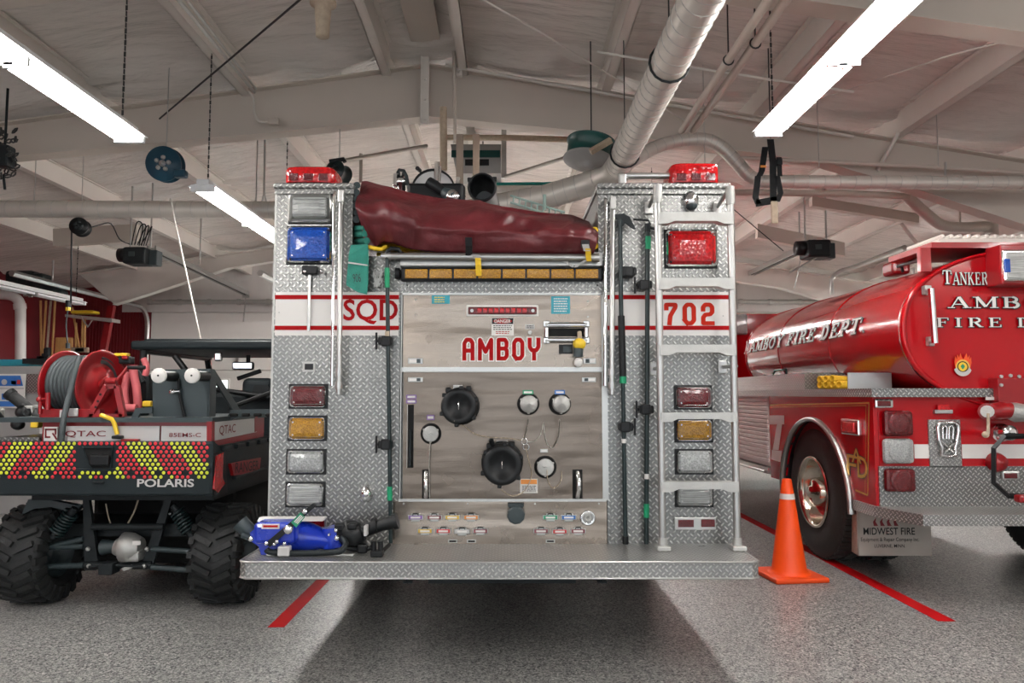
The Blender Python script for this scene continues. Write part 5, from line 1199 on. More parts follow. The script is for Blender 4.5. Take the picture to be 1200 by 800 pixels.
# hose reel
YH = YK + .25
def h_(px, py, o_=0): return P(px, py, YH - o_)
HR = thing('hose_reel', h_(95, 490), 'red hose reel wound with black hose on the left of the buggy bed', 'hose reel')
ax = V(1, -.22, 0).normalized(); cr = h_(119, 450.5); cl = cr - ax * .27; rad = .222
for cc, nm in ((cr, 1), (cl, -1)):
    b = mb(); b.lathe(cc, ax, [(-.006, rad), (.004, rad + .003), (.006, rad * .96), (.0, rad * .86), (-.012 * nm, rad * .7), (-.012 * nm, rad * .5), (.004, rad * .45), (.004, .03), (.004, 0)], 44); b.build('reel_flange', 'redm', HR)
hb_ = mb(); uu = V(0, 0, 1); ww = ax.cross(uu)
for L in range(2):
    r0_ = rad * (.80 + .0 * L) - L * .028; L0 = 8
    hb_.ring([cl + ax * (.018 + (.235) * k / (36 * L0)) + (uu * cos(k * 2 * pi / 36) + ww * sin(k * 2 * pi / 36)) * r0_ for k in range(36 * L0 + 1)], .0155, 8)
hb_.build('wound_hose', 'hose', HR)
b = mb(); b.ring(smooth([h_(93, 418, .15), h_(90, 428, .19), h_(85, 447, .22), h_(80, 468, .25), h_(75.5, 487, .28), h_(73, 503, .30), h_(72, 521, .30)]), .0175, 10); b.build('hose_tail', 'hose', HR)
b = mb(); a, c = h_(49, 490, .16), h_(120, 479, .16); b.rbox((a + c) / 2, (c.x - a.x, .06, c.z - a.z), .006); b.rbox((a + c) / 2 + V(0, .36, 0), (c.x - a.x, .05, c.z - a.z), .006); b.build('reel_base', 'redm', HR)
b = mb(); b.rbox(h_(73, 485, .2), (.03, .01, .05), .002); b.rbox(h_(86, 483, .2), (.06, .01, .05), .004); b.split('base_plate', 'silver', HR)
b = mb(); ys = .20
for (p_, q2) in (((104, 488), (124, 452)), ((124, 452), (136, 452)), ((136, 452), (143, 488)), ((104, 488), (143, 488))):
    a, c = h_(*p_, ys), h_(*q2, ys); d = (c - a).normalized(); nn = V(-d.z, 0, d.x) * .017; b.prism([a - nn, c - nn, c + nn, a + nn], (0, .03, 0))
b.build('a_frame', 'redm', HR)
b = mb(); b.ring([cr + ax * .0, cr + ax * .06], .03, 14); b.ring([h_(118, 452, .18), h_(122, 445, .2), h_(127, 442, .2)], .014, 8); b.ring([h_(125, 446, .2), h_(137, 446, .2)], .02, 12); b.ring([cl - ax * .0, cl - ax * .06], .03, 12); b.sphere(cl - ax * .07, .032, 8); b.build('hub', 'redm', HR)
b = mb()
for q in ((112, 477), (114.5, 470), (117.5, 462)): c = h_(*q, ys + .002); b.cyl(c, c + V(0, .006, 0), .008, n=8)
b.split('frame_hole', 'void', HR)
b = mb(); b.ring([h_(137, 446, .2), h_(150, 430, .2)], .011, 8); b.build('crank_arm', 'redm', HR); b = mb(); b.ring([h_(150, 430.5, .2), h_(170, 430.5, .2)], .012, 10); b.build('crank_handle', 'black', HR)
b = mb(); b.ring([h_(46, 468, .2), h_(58, 467, .2)], .009, 8); b.ring([h_(47, 463, .2), h_(47, 485, .2)], .010, 8); b.sphere(h_(46, 468, .2), .018, 8); b.ring([h_(56, 460, .2), h_(56, 480, .2)], .016, 8); b.build('brake_clamp', 'redm', HR)
# pump with pink hoses
YP = YK + .45
def p_(px, py, o_=0): return P(px, py, YP - o_)
PM = thing('skid_pump', p_(155, 488), 'small pump with faded pink hoses between the hose reel and the charcoal panel', 'pump')
for L, r_ in (([(148, 476), (146, 460), (148, 445), (150, 436)], .024), ([(162, 478), (160, 455), (157, 440), (156, 428)], .027), ([(170, 440), (172, 430), (168, 420)], .02)):
    b = mb(); b.ring(smooth([p_(*q, .05) for q in L]), r_, 10); b.build('pink_hose', mat('faded_pink_hose', (.55, .12, .13), .6, 0, .2) if 'pinkh' not in MT else MT['pinkh'], PM)
    MT.setdefault('pinkh', bpy.data.materials['faded_pink_hose'])
b = mb(); b.ring([p_(141, 478, .1), p_(160, 478, .1)], .026, 12); b.build('manifold', 'pinkh', PM)
b = mb(); b.rbox(p_(147, 422, .03), (.10, .07, .05), .012); b.ring([p_(158, 432), p_(168, 448)], .02, 8); b.rbox(p_(160, 484, 0), (.14, .1, .05), .02); b.rbox(p_(170, 455, -.1), (.10, .1, .2), .02); b.build('pump_body', 'dark', PM)
b = mb(); b.rbox(p_(143, 415.5, .05), (.09, .05, .02), .006); b.rbox(p_(173, 473, .05), (.06, .04, .04), .01); b.split('yellow_cap', 'yplast', PM)
b = mb(); b.rbox(p_(147, 419, .07), (.04, .03, .025), .006); b.build('red_valve', 'redm', PM)
# left end of the bed: black pipe, metal clutter, tread board
t = thing('suction_pipe', p_(40, 490), 'fat black rubber pipe pointing up and left beside the hose reel', 'suction hose')
mb().ring([p_(11, 461), p_(26, 473), p_(47, 490)], [.037, .037, .04], 14).build('pipe', 'rubber', t)
b = mb(); b.ring([p_(10, 460.2), p_(14, 463.5)], .042, 14); b.build('pipe_collar', 'black', t)
t = thing('tread_board', p_(0, 512), 'grey tread plate lid on the left end of the buggy bed', 'board'); b = mb(); a = P(48, 503, YK + .2); b.box(xl + .04, k_(46, 505).x, YK, YK + .5, zt - .004, zt + .02); b.build('plate', 'tread', t)
t = thing('engine_clutter', p_(15, 500), 'dark metal pump fittings heaped on the left of the buggy bed', 'pump parts'); random.seed(5)
for k in range(9):
    x, y = random.uniform(-4, 40), random.uniform(481, 500); b = mb()
    if k % 3 == 0: b.ring([p_(x, y, .0), p_(x + random.uniform(-12, 12), y - random.uniform(2, 12), .05)], random.uniform(.012, .028), 10)
    elif k % 3 == 1: b.rbox(p_(x, y), (random.uniform(.04, .1), .08, random.uniform(.04, .08)), .01)
    else: b.lathe(p_(x, y), (0, -1, .3), [(0, .03), (.02, .04), (.05, .04), (.06, .02), (.06, 0)], 14)
    b.build('fitting', ['dark', 'cast', 'black'][k % 3], t)
mb().rbox(p_(43, 496, .05), (.055, .06, .06), .01).build('yellow_box', 'yplast', t)
# ================================================================ TANKER
XT = 2.5; YT = 5.02
def T(px, py, o_=0.): return P(px, py, YT - o_)
def W(px, py, dx=0.): return PS(px, py, XT + dx)
TK = thing('tanker_truck', (3.72, 8.0, 0), 'red fire tanker truck seen obliquely at the right, with white lettering on its round tank', 'tanker truck')
X2 = XT + 2.44; Xc = (XT + X2) / 2
zs0, zs1 = T(1100, 465).z, T(1100, 455).z       # tread shelf
zbt = T(1100, 593).z
# --- tank
tw = Xc - T(1057, 385).x; ztc = T(1150, 386).z; th_ = T(1150, 291).z - ztc
def se(an, k=1.):
    e = 2 / 2.25; c, s = cos(an), sin(an)
    return (abs(c) ** e * (1 if c > 0 else -1) * tw * k, abs(s) ** e * (1 if s > 0 else -1) * th_ * k)
n = 72; ys = [YT + .03, YT + .0, YT - .012, YT - .012, YT + .02, YT + 1.4, YT + 1.41, YT + 1.43, YT + 1.44, YT + 2.8, YT + 2.81, YT + 2.83, YT + 2.84, YT + 4.3, YT + 4.5]
kk = [0, .6, .97, 1.01, 1.01, 1., 1.004, 1.004, 1., 1., 1.004, 1.004, 1., 1., .9]
ys = [YT + .005] + ys[1:]
kk[1] = .6; b = mb(); vs = []
ys2 = [(YT + .004, .965), (YT - .015, .985), (YT - .018, 1.0), (YT + .0, 1.012), (YT + .03, 1.006), (YT + .04, 1.0), (YT + .06, 1.0), (YT + 1.2, 1.0), (YT + 2.3, 1.0), (YT + 3.30, 1.0), (YT + 3.34, .995), (YT + 3.44, .95), (YT + 3.50, .85)]
for (y, k) in ys2:
    for j in range(n): x, z = se(2 * pi * j / n, k); vs.append(V(Xc + x, y, ztc + z))
fs = [(i * n + j, i * n + (j + 1) % n, (i + 1) * n + (j + 1) % n, (i + 1) * n + j) for i in range(len(ys2) - 1) for j in range(n)]
b.add(vs, fs, True); b.add([vs[-n + j] for j in range(n)], [list(range(n))]); b.build('tank', 'redp', TK)
for yb_ in (1.15, 2.3, 3.28): mb().ring([V(Xc + se(2 * pi * j / n, 1.0)[0], YT + yb_, ztc + se(2 * pi * j / n, 1.0)[1]) for j in range(n)], .007, 6, closed=True).build('weld_band', 'redp', TK)
b = mb(); b.add([V(Xc + se(2 * pi * j / n, .975)[0], YT + .003, ztc + se(2 * pi * j / n, .975)[1]) for j in range(n)], [list(range(n))]); b.build('tank_head', 'redp', TK)
# --- body sides with wheel arch
wy, wz, wr = 6.13, .53, .53; ay, az, ar = 6.02, .47, .66
y0s, y1s = YT, W(902, 500).y
zlow = W(1003, 590).z
def sidepanel(x, th2):
    pts = [V(x, y0s, zs0), V(x, y0s, zlow)]
    for k in range(0, 19):
        an = pi * k / 18; y, z = ay - ar * cos(an), az + ar * sin(an)
        if z < zlow: z = zlow
        pts.append(V(x, y, max(z, zlow)))
    pts += [V(x, y1s, zlow), V(x, y1s, zs0)]
    b = mb(); b.prism(pts, (th2, 0, 0)); return b
sp = sidepanel(XT, .03).build('side_panel', 'redp', TK); sidepanel(X2, -.03).build('side_panel', 'redp', TK)
b = mb(); L = [V(XT - .012, ay - ar * cos(pi * k / 24), az + ar * sin(pi * k / 24)) for k in range(0, 25) if az + ar * sin(pi * k / 24) > zlow - .12]
b.ring(L, .028, 8, sc=(1, .7)); b.build('wheel_arch_trim', 'alu', sp)
b = mb()
for i in range(24):
    a0, a1 = pi * i / 24, pi * (i + 1) / 24; b.add([V(XT + .01, ay - ar * cos(a0), az + ar * sin(a0)), V(XT + .01, ay - ar * cos(a1), az + ar * sin(a1)), V(XT + .75, ay - ar * cos(a1), az + ar * sin(a1)), V(XT + .75, ay - ar * cos(a0), az + ar * sin(a0))], [(0, 1, 2, 3)])
b.build('wheel_well', 'dark', sp, recalc=False)
# gold pinstripe
b = mb()
def wl(p0, p1, w_=.012, dx=-.004):
    a, c = W(*p0), W(*p1); a.x = c.x = XT + dx; d = (c - a).normalized(); nn = V(0, -d.z, d.y) * w_ / 2; b.add([a - nn, c - nn, c + nn, a + nn], [(0, 1, 2, 3)])
wl((903, 474.5), (1019, 472)); wl((1019, 471), (1017.5, 580)); wl((1017.5, 580), (1003, 574)); wl((903, 477), (1016, 475), .004); wl((1015.5, 475), (1014.5, 577), .004)
b.build('gold_pinstripe', 'gold', sp, recalc=False)
# white arrow tape, monogram, side marker
b = mb()
for q in (((901.5, 486.5), (919.5, 486.5), (919.5, 497), (901.5, 497)), ((911, 497), (917, 497), (913, 527), (906, 527)), ((905, 527), (917, 528), (915, 541), (904, 538))):
    P4 = [W(*z) for z in q]
    for v_ in P4: v_.x = XT - .004
    b.add(P4, [(0, 1, 2, 3)])
b.build('white_tape', 'white', sp, recalc=False)
a = W(993.5, 556); c = W(1016, 553); a.x = XT - .004
for ch, f0, s_, dz in (('F', 0., .15, 0), ('D', .56, .15, 0), ('A', .28, .10, .1)):
    d_ = V(0, c.y - a.y, 0); L_ = abs(d_.y)
    o_ = a + V(-.001 * (1 if ch == 'A' else 0), -L_ * f0, dz)
    text('lettering_outline', ch, o_ + V(.0008, .006, -.006), (0, -1, 0), (0, 0, 1), L_ * .5 + .012, s_ + .012, 'black', sp, .03)
    text('lettering', ch, o_ + V(-.0012, 0, 0), (0, -1, 0), (0, 0, 1), L_ * .5, s_, 'gold', sp, .005)
a, c = W(990, 509), W(1011, 490); b = mb(); b.rbox((XT - .015, (a.y + c.y) / 2, (a.z + c.z) / 2 - .003), (.04, abs(a.y - c.y) * .95, abs(c.z - a.z) * .9), .012); mk = b.build('side_marker_lamp', 'chrome', sp)
b = mb(); b.rbox((XT - .038, (a.y + c.y) / 2, (a.z + c.z) / 2 - .003), (.012, abs(a.y - c.y) * .6, abs(c.z - a.z) * .55), .006); b.build('red_lens', 'l_redb', mk)
# roller shutters ahead of the wheel
ya, yb = y1s, 9.5
fr = mb(); fr.box(XT, XT + .05, ya, yb, zlow + .1, zs0); sh_ = fr.build('shutter_frame', 'white', TK)
zz = zlow + .13; k = 0
while zz < zs0 - .03:
    mb().rbox((XT - .004, (ya + yb) / 2 - .0, zz + .02), (.018, yb - ya - .05, .037), .006, 1).build('shutter_slat', 'white', sh_); zz += .041
b = mb(); b.box(XT - .03, XT + .06, ya, yb, zlow + .03, zlow + .09); b.ring([(XT - .05, ya + .02, zlow + .05), (XT - .05, yb, zlow + .05)], .012, 6); b.build('sill_rail', 'alu', sh_)
b = mb(); b.box(XT + .06, X2 - .06, y0s + .03, yb, zlow + .25, zs0 - .01); b.build('inner_body', 'redd', TK)
b = mb(); b.box(XT + .7, X2 - .7, 5.3, 11.6, .5, .75); b.build('chassis_rail', 'dark', TK)
# --- shelf of tread plate
b = mb(); b.box(XT - .03, T(1183, 460).x, YT - .05, YT + .2, zs0, zs1); b.box(XT - .03, XT + .42, YT + .2, yb, zs0, zs1); b.box(X2 - .42, X2 + .03, YT + .2, yb, zs0, zs1); b.build('tread_shelf', 'tread', TK)
a = W(866, 437); ztr = W(900, 440).z; yt0, yt1 = W(946, 450).y, 9.4
b = mb(); b.box(XT - .02, XT + .01, yt0, yt1, zs1, ztr); b.box(XT + .01, XT + .35, yt0, yt0 + .02, zs1, ztr); b.build('hose_tray', 'tread_b', TK)
yt2 = W(993, 448).y
b = mb(); b.box(XT + .30, XT + .32, yt2, yt0, zs1, ztr - .02); b.box(XT + .0, XT + .32, yt2 - .01, yt2, zs1, ztr - .02); b.build('tray_end', 'alu', TK)
random.seed(4)
for k in range(7):
    y = yt0 - .06 - (k % 4) * .115; z = zs1 + .026 + (k // 4) * .045; t = thing('rolled_hose', (XT + .1, y, zs1), ('upper' if k > 3 else 'lower') + ' yellow hose loop in the tanker side tray, ' + ('next to the tread plate cover', 'second from the tread plate cover', 'third from the tread plate cover', 'nearest the grey tray end')[k % 4], 'fire hose', 'yellow hoses in the tanker tray')
    b = mb(); b.lathe((XT + .26, y, z), (-1, -.3, .05), [(0, .027), (.22, .029), (.222, .02), (.1, .017)], 14); b.build('yellow_jacket', 'yellow', t)
b = mb(); b.ring([(XT + .02, yt0 + .5, ztr), (XT + .02, yt0 + .5, ztr + .045), (XT + .02, yt0 + .78, ztr + .045), (XT + .02, yt0 + .84, ztr)], .009, 6); b.build('tray_handle', 'black', TK)
# --- wheels
def truck_wheel(x, s_, y=wy):
    b = mb(); w_ = .26; fx = x
    b.lathe((fx, y, wr), (-s_, 0, 0), [(-w_, .29), (-w_, .44), (-w_ + .03, .50), (-w_ + .05, wr), (-.045, wr), (-.02, .505), (0, .45), (.004, .40), (0, .33), (-.01, .29)], 56); ty = b.build('tyre', 'dusty', TK)
    b = mb()
    for k in range(64):
        an = 2 * pi * k / 64; M0 = Matrix.Translation((fx + s_ * .07, y, wr)) @ Matrix.Rotation(an, 4, 'X')
        b.cbox((0, 0, 0), (.07, .033, .02), M0 @ Matrix.Translation((0, 0, wr - .002))); b.cbox((0, 0, 0), (.07, .033, .02), M0 @ Matrix.Translation((s_ * .11, .01, wr - .002)))
    tag(b.build('tread_block', 'dusty', ty), kind='stuff')
    b = mb(); b.lathe((fx, y, wr), (-s_, 0, 0), [(-.0, .292), (.012, .285), (.004, .265), (-.03, .255), (-.10, .235), (-.14, .19), (-.13, .14), (-.10, .12), (-.02, .115), (.0, .09), (.01, .05), (.03, .045), (.03, 0)], 40); rm = b.build('polished_rim', mat('polished_aluminium_rim', (.68, .62, .52), .16, 1., .2, 6) if 'rimm' not in MT else MT['rimm'], ty)
    MT.setdefault('rimm', bpy.data.materials['polished_aluminium_rim'])
    for k in range(10):
        an = 2 * pi * k / 10; c = V(fx, y + .165 * cos(an), wr + .165 * sin(an)); bb = mb(); bb.cyl(c + V(s_ * .12, 0, 0), c + V(s_ * .05, 0, 0), .018, n=6); bb.build('wheel_nut', 'chrome', rm) if False else None
    b = mb()
    for k in range(10): an = 2 * pi * k / 10; c = V(fx, y + .165 * cos(an), wr + .165 * sin(an)); b.cyl(c + V(s_ * .12, 0, 0), c + V(s_ * .06, 0, 0), .017, n=6)
    return ty
truck_wheel(XT + .03, 1); truck_wheel(X2 - .03, -1); truck_wheel(XT + .06, 1, 10.6); truck_wheel(X2 - .06, -1, 10.6); truck_wheel(XT + .36, 1); truck_wheel(X2 - .36, -1)
# --- cab
b = mb(); b.rbox((Xc, 10.9, 1.38), (2.44, 1.9, 1.95), .10, 3); b.box(XT + .02, X2 - .02, 9.9, 10.0, .8, 2.42); cb = b.build('cab', 'redp', TK)
c = P(868, 380, 9.86); b = mb(); b.rbox(c, (.17, .06, .28), .02); b.build('cab_lamp', 'l_clear', cb)
# --- rear face
b = mb(); b.box(XT + .032, X2 - .032, YT - .001, YT + .03, T(1100, 546).z, zs0); rp = b.build('rear_panel', 'redp', TK)
b = mb(); b.box(XT + .02, X2, YT - .012, YT + .02, zbt, T(1100, 546).z); b.build('rear_tread_panel', 'tread', TK)
# bumper step
zst = T(1100, 597).z; b = mb(); ybp = YT - .36
o_ = [V(XT - .02, YT, 0), V(XT - .02, YT + .3, 0), V(X2, YT + .3, 0), V(X2, ybp, 0), V(P(1082, 612, ybp).x, ybp, 0), V(XT + .02, YT - .12, 0)]
zbs = P(1100, 603, ybp).z; b.prism([q + V(0, 0, zbs) for q in o_], (0, 0, -.07)); b.build('bumper_step', 'tread_b', TK)
def tp(x0, y0, x1, y1, nm, m, off=.01, th=.012, par=TK, r=0.):
    a, c = T(x0, y1, off), T(x1, y0, off); b = mb()
    if r: b.rbox(((a.x + c.x) / 2, a.y + th / 2, (a.z + c.z) / 2), (c.x - a.x, th, c.z - a.z), r, 2)
    else: b.box(a.x, c.x, a.y, a.y + th, a.z, c.z)
    return b.build(nm, m, par)
for (x0, y0, x1, y1, m) in ((1037, 481, 1071, 511, 'l_red'), (1037, 514, 1072, 543.5, 'l_clear'), (1039, 549, 1074, 577, 'l_red')):
    f = tp(x0, y0, x1, y1, 'tail_lamp', m, .05, .05, TK, .03); cx, cy = (x0 + x1) / 2, (y0 + y1) / 2
    c = T(cx, cy, .052); b = mb(); b.lathe(c, (0, -1, 0), [(0, .075), (.006, .07), (.003, .045), (.006, .02), (.006, 0)], 24); b.build('round_lens', m, f)
f = tp(1026, 467.5, 1047, 478, 'marker_lamp', 'chrome', .025, .025, TK, .01); tp(1029, 469.5, 1044, 476, 'red_lens', 'l_red', .03, .01, f, .004)
f = tp(1096, 480, 1117, 484.5, 'marker_lamp', 'alu', .03, .03, TK, .004); tp(1099.5, 474, 1114, 480.5, 'red_lens', 'l_redb', .03, .02, f, .006)
f = tp(1175, 552, 1195, 562, 'marker_lamp', 'alu', .03, .02, TK, .008); tp(1177.5, 554, 1192.5, 560.5, 'red_lens', 'l_red', .035, .01, f, .004)
tp(1072, 520.5, 1089, 537, 'white_stripe', 'white', .006, .004); tp(1128, 520.5, 1330, 537, 'white_stripe', 'white', .006, .004)
tp(1156, 465, 1166.5, 468.5, 'small_tag', 'white', .055, .01)
ep = tp(1090, 491.5, 1125, 547, 'tread_backplate', 'tread_b', .012, .01)
b = mb()
def tr(pts, r_=.009, off=.03): b.ring([T(x, y, off) for x, y in pts], r_, 8)
tr([(1100, 516), (1098.5, 500), (1101, 495.5), (1106, 495), (1112, 495), (1119, 495), (1122.5, 498), (1123, 506), (1121, 517)], .012)
tr([(1105, 514), (1104.5, 501), (1107.5, 498.5), (1109.5, 501), (1109, 514)], .007); tr([(1112, 514), (1112, 501), (1114.5, 498.5), (1117, 501), (1116.5, 514)], .007)
tr([(1100, 516), (1104, 524), (1103, 533), (1112, 535), (1120, 533), (1119, 524), (1122, 516)], .011); tr([(1106, 520), (1112, 524), (1117, 520)], .008); tr([(1107, 529), (1112, 526), (1117, 530)], .008); b.build('chrome_emblem', 'chrome', ep)
# emblem: flames over a round badge with a scroll
def disc(cx, cy, r_, off, a0=0, a1=2 * pi, n=28): 
    c = T(cx, cy, off); k = r_ * YT / F; return [c + V(k * cos(a0 + (a1 - a0) * j / n), 0, k * sin(a0 + (a1 - a0) * j / n)) for j in range(n)]
def flat(pts, nm, m, par=None): b = mb(); b.add(pts, [list(range(len(pts)))]); return b.build(nm, m, par or TK, recalc=False)
eb = flat([T(x, y, .014) for x, y in ((1120, 432), (1118.5, 424), (1119.5, 417), (1121.5, 421), (1122, 415), (1124, 419), (1125.5, 413.5), (1127, 418), (1129, 421), (1131, 417), (1132.5, 413.5), (1134, 419), (1136, 416), (1136.5, 421), (1138, 418), (1138.5, 425), (1137, 432))], 'flame_emblem', 'orange')
flat(disc(1128.3, 429.5, 8.3, .0155), 'gold_ring', 'gold', eb); flat(disc(1128.3, 429.5, 6.4, .017), 'black_ring', 'black', eb); flat(disc(1128.3, 429.5, 5.2, .0182), 'badge_face', 'yplast', eb)
flat([T(x, y, .0195) for x, y in ((1128.3, 426), (1131, 429), (1128.3, 433), (1125.6, 429))], 'badge_centre', 'gplate', eb)
flat(disc(1128.3, 430, 10.5, .019, pi * 1.08, pi * 1.92) + disc(1128.3, 428, 7.6, .019, pi * 1.92, pi * 1.08), 'scroll', 'silver', eb)
# lettering on the head
def tt(word, x0, y0, x1, y1, font=GR, gap=.14, wt=.2, wid=None):
    a, c = T(x0, y1, .010), T(x1, y0, .010); hh = c.z - a.z; ww_ = c.x - a.x
    stroke_text('lettering_outline', word, font, lambda u, v: V(a.x + u, a.y, a.z + v), hh, 'black', TK, gap=gap, grow=.055, width=ww_)
    stroke_text('lettering', word, font, lambda u, v: V(a.x + u - .002, a.y - .0025, a.z + v + .002), hh, 'white', TK, gap=gap, width=ww_)
tt('T', 1105.5, 317, 1115, 333); tt('ANKER', 1117, 319.5, 1157.5, 334, gap=.12)
tt('AMBOY', 1113, 348, 1253, 361, gap=.28); tt('FIRE', 1098, 372.5, 1174, 383.5, gap=.34); tt('DEPT.', 1193, 372.5, 1285, 383.5, gap=.34)
# lettering round the tank side
ang = None
def tanksurf(y, z, off):
    s = max(-1, min(1, (z - ztc) / th_)); x = Xc - tw * (1 - abs(s) ** 2.25) ** (1 / 2.25)
    return V(x - off, y, z)
yA, yB = PS(877, 414, XT + .20).y, PS(1012, 388, XT + .20).y; zL = PS(1000, 391, XT + .2).z
for nm, g_, off, m in (('lettering_outline', .07, .009, 'black'), ('lettering', .025, .012, 'white')):
    stroke_text(nm, 'AMBOY FIRE DEPT.', GR, lambda u, v: tanksurf(yA - u, zL + v, off), .115, m, TK, gap=.2, grow=g_, slant=.18, width=yA - yB)
stroke_text('lettering', 'M', GR, lambda u, v: tanksurf(yA + .17 - u, zL + v - .01, .010), .14, 'white', TK, slant=.2, width=.11)
# grab rail on the head
b = mb(); b.ring([T(1091, 338, .12), T(1095.5, 402, .12)], .022, 12); gr_ = b.build('chrome_grab_rail', 'chrome', TK)
b = mb(); b.rbox(T(1086, 340, .03), (.05, .05, .065), .008); b.rbox(T(1090, 400, .03), (.04, .05, .065), .008); b.ring([T(1086, 340, .05), T(1091, 340, .12)], .015, 8); b.ring([T(1090, 400, .05), T(1095, 400, .12)], .015, 8); b.split('rail_mount', 'cast', gr_)
# top furniture
ztk = ztc + th_
b = mb(); a = P(1076, 318, YT + .0); b.rbox(P(1083, 305, YT - .0), (.075, .05, .17), .006); b.build('red_fin', 'redm', TK)
b = mb(); a = P(1090, 297, YT); b.box(a.x, X2 - .2, YT - .02, YT + .55, ztk + .0, ztk + .04); b.build('top_deck', 'redm', TK)
b = mb(); z0 = ztk + .05; a = P(1062, 285, YT + .3)
b.box(a.x + .1, X2 - .3, YT + .05, YT + .5, z0, z0 + .03)
for k in range(30): b.rbox((a.x + .12 + k * .062, YT + .27, z0 + .045), (.03, .45, .03), .008, 1)
b.build('ribbed_walkway', 'paintw', TK)
b = mb(); b.ring([P(1052, 312, YT + .9), P(1078, 304, YT + .25)], .014, 8); b.ring([P(1056, 310, YT + .8), P(1058, 319, YT + .8)], .012, 6); b.build('top_rail', 'black', TK)
b = mb(); b.rbox(P(1050, 315, YT + 1.4), (.16, .2, .12), .03); b.build('red_bracket', 'redm', TK)
f = tp(1174, 286, 1300, 333, 'light_housing', 'redm', .16, .16, TK, .01)
tp(1177, 292, 1240, 329.5, 'lamp_bezel', 'chrome', .18, .03, f, .02); tp(1181, 295, 1237, 327, 'clear_lens', 'l_rib', .19, .02, f, .03); tp(1178, 303, 1184, 319, 'blue_side', 'l_blue', .192, .01, f, .004)
f = tp(1171, 443, 1300, 480, 'pump_box', 'redm', .10, .10, TK, .004); b = mb()
for q in ((1174, 441), (1185, 440), (1195, 441), (1174, 451)): c = T(*q, .11); b.cyl(c, c + V(0, .012, 0), .012, n=6)
b.split('bolt', 'cast', f)
# plumbing at the right edge
PB = [(1155, 482), (1163, 482), (1172, 481), (1182, 481), (1190, 483), (1205, 484), (1230, 484)]
b = mb(); b.ring([T(*q, .12) for q in PB[:5]], [.04, .055, .06, .055, .05], 16); b.ring([T(1157, 482, .05), T(1157, 482, .14)], .055, 16); pv = b.build('red_valve', 'redm', TK)
b = mb(); b.ring([T(*q, .12) for q in PB[3:]], [.055, .065, .055, .055], 16); b.ring([T(1157, 482, .15), T(1157, 482, .19)], .04, 14); b.build('chrome_coupling', 'cast', pv)
b = mb(); b.ring([T(1158, 484, .19), T(1158, 508, .19)], .010, 8); b.sphere(T(1155, 509, .19), .022, 8); b.build('valve_lever', 'tan', pv)
b = mb(); b.lathe(T(1168, 506, .0), (0, -1, 0), [(0, .06), (.06, .06), (.07, .05), (.14, .05), (.145, .02), (.145, 0)], 20); b.build('chrome_cap', 'chrome', TK)
b = mb(); b.lathe(T(1165, 541, .0), (0, -1, 0), [(0, .065), (.03, .065), (.07, .05), (.085, .0)], 20); b.build('red_cap', 'redm', TK)
b = mb(); b.ring([T(1240, 511, .22), T(1177, 511, .22), T(1164.5, 525, .22), T(1164.5, 565, .22), T(1182, 581, .22), T(1240, 581, .22)], .018, 4, smooth=False); b.build('black_guard_bar', 'black', TK)
b = mb(); b.rbox(T(1198, 584, .3), (.08, .06, .05), .015); b.build('red_hook', 'redm', TK)
# mud flap with print
YFp = 5.32
fa, fc = P(1006, 651, YFp), P(1090, 598, YFp); b = mb(); b.box(fa.x, fc.x, YFp, YFp + .012, fa.z, fc.z + .05); mf = b.build('mud_flap', mat('tan_rubber_flap', (.36, .33, .29), .6, 0, .15, 6), TK)
b = mb(); b.prism([P(998, 596, YFp + .3), P(1006, 598, YFp), P(1006, 651, YFp), P(998, 646, YFp + .3)], (.004, 0, 0)); b.build('flap_side', 'tan', mf)
def ft(s, x0, y0, x1, y1, bold=0.02, m='black'): a, c = P(x0, y1, YFp - .003), P(x1, y0, YFp - .003); text('print', s, a, (1, 0, 0), (0, 0, 1), c.x - a.x, c.z - a.z, m, mf, bold)
ft('MIDWEST FIRE', 1012, 618, 1072, 626.5, .012); ft('Equipment & Repair Company Inc.', 1009, 629.5, 1077, 635.5, .0); ft('LUVERNE, MINN.', 1025, 637.5, 1061, 642, .003)
b = mb()
for k in range(4): b.add([P(x, y, YFp - .004) for x, y in ((1024 + k * 8, 616), (1023 + k * 8, 611), (1027 + k * 8, 606), (1026 + k * 8, 611), (1029 + k * 8, 616))], [(0, 1, 2, 3, 4)])
b.build('flame_print', 'redd', mf, recalc=False)
# ================================================================ TRAFFIC CONE
c0 = PFl(925, 676); cn = thing('traffic_cone', c0, 'orange traffic cone with a white collar on the floor by the red tape', 'traffic cone')
b = mb(); b.rbox((c0.x, c0.y, .018), (.40, .40, .036), .012, 2, Matrix.Rotation(.12, 4, 'Z')); b.build('base', 'orange', cn)
prof = [(.03, .16), (.045, .135), (.06, .122), (.70, .035), (.71, .03), (.71, .018), (.6, .02)]
b = mb(); b.lathe(c0, (0, 0, 1), prof, 32); b.build('cone_body', 'orange', cn)
def cr_(z): return .122 + (.035 - .122) * (z - .06) / .64
b = mb(); b.lathe(c0, (0, 0, 1), [(.565, cr_(.565) + .002), (.605, cr_(.605) + .002)], 32); b.build('white_collar', 'white', cn)
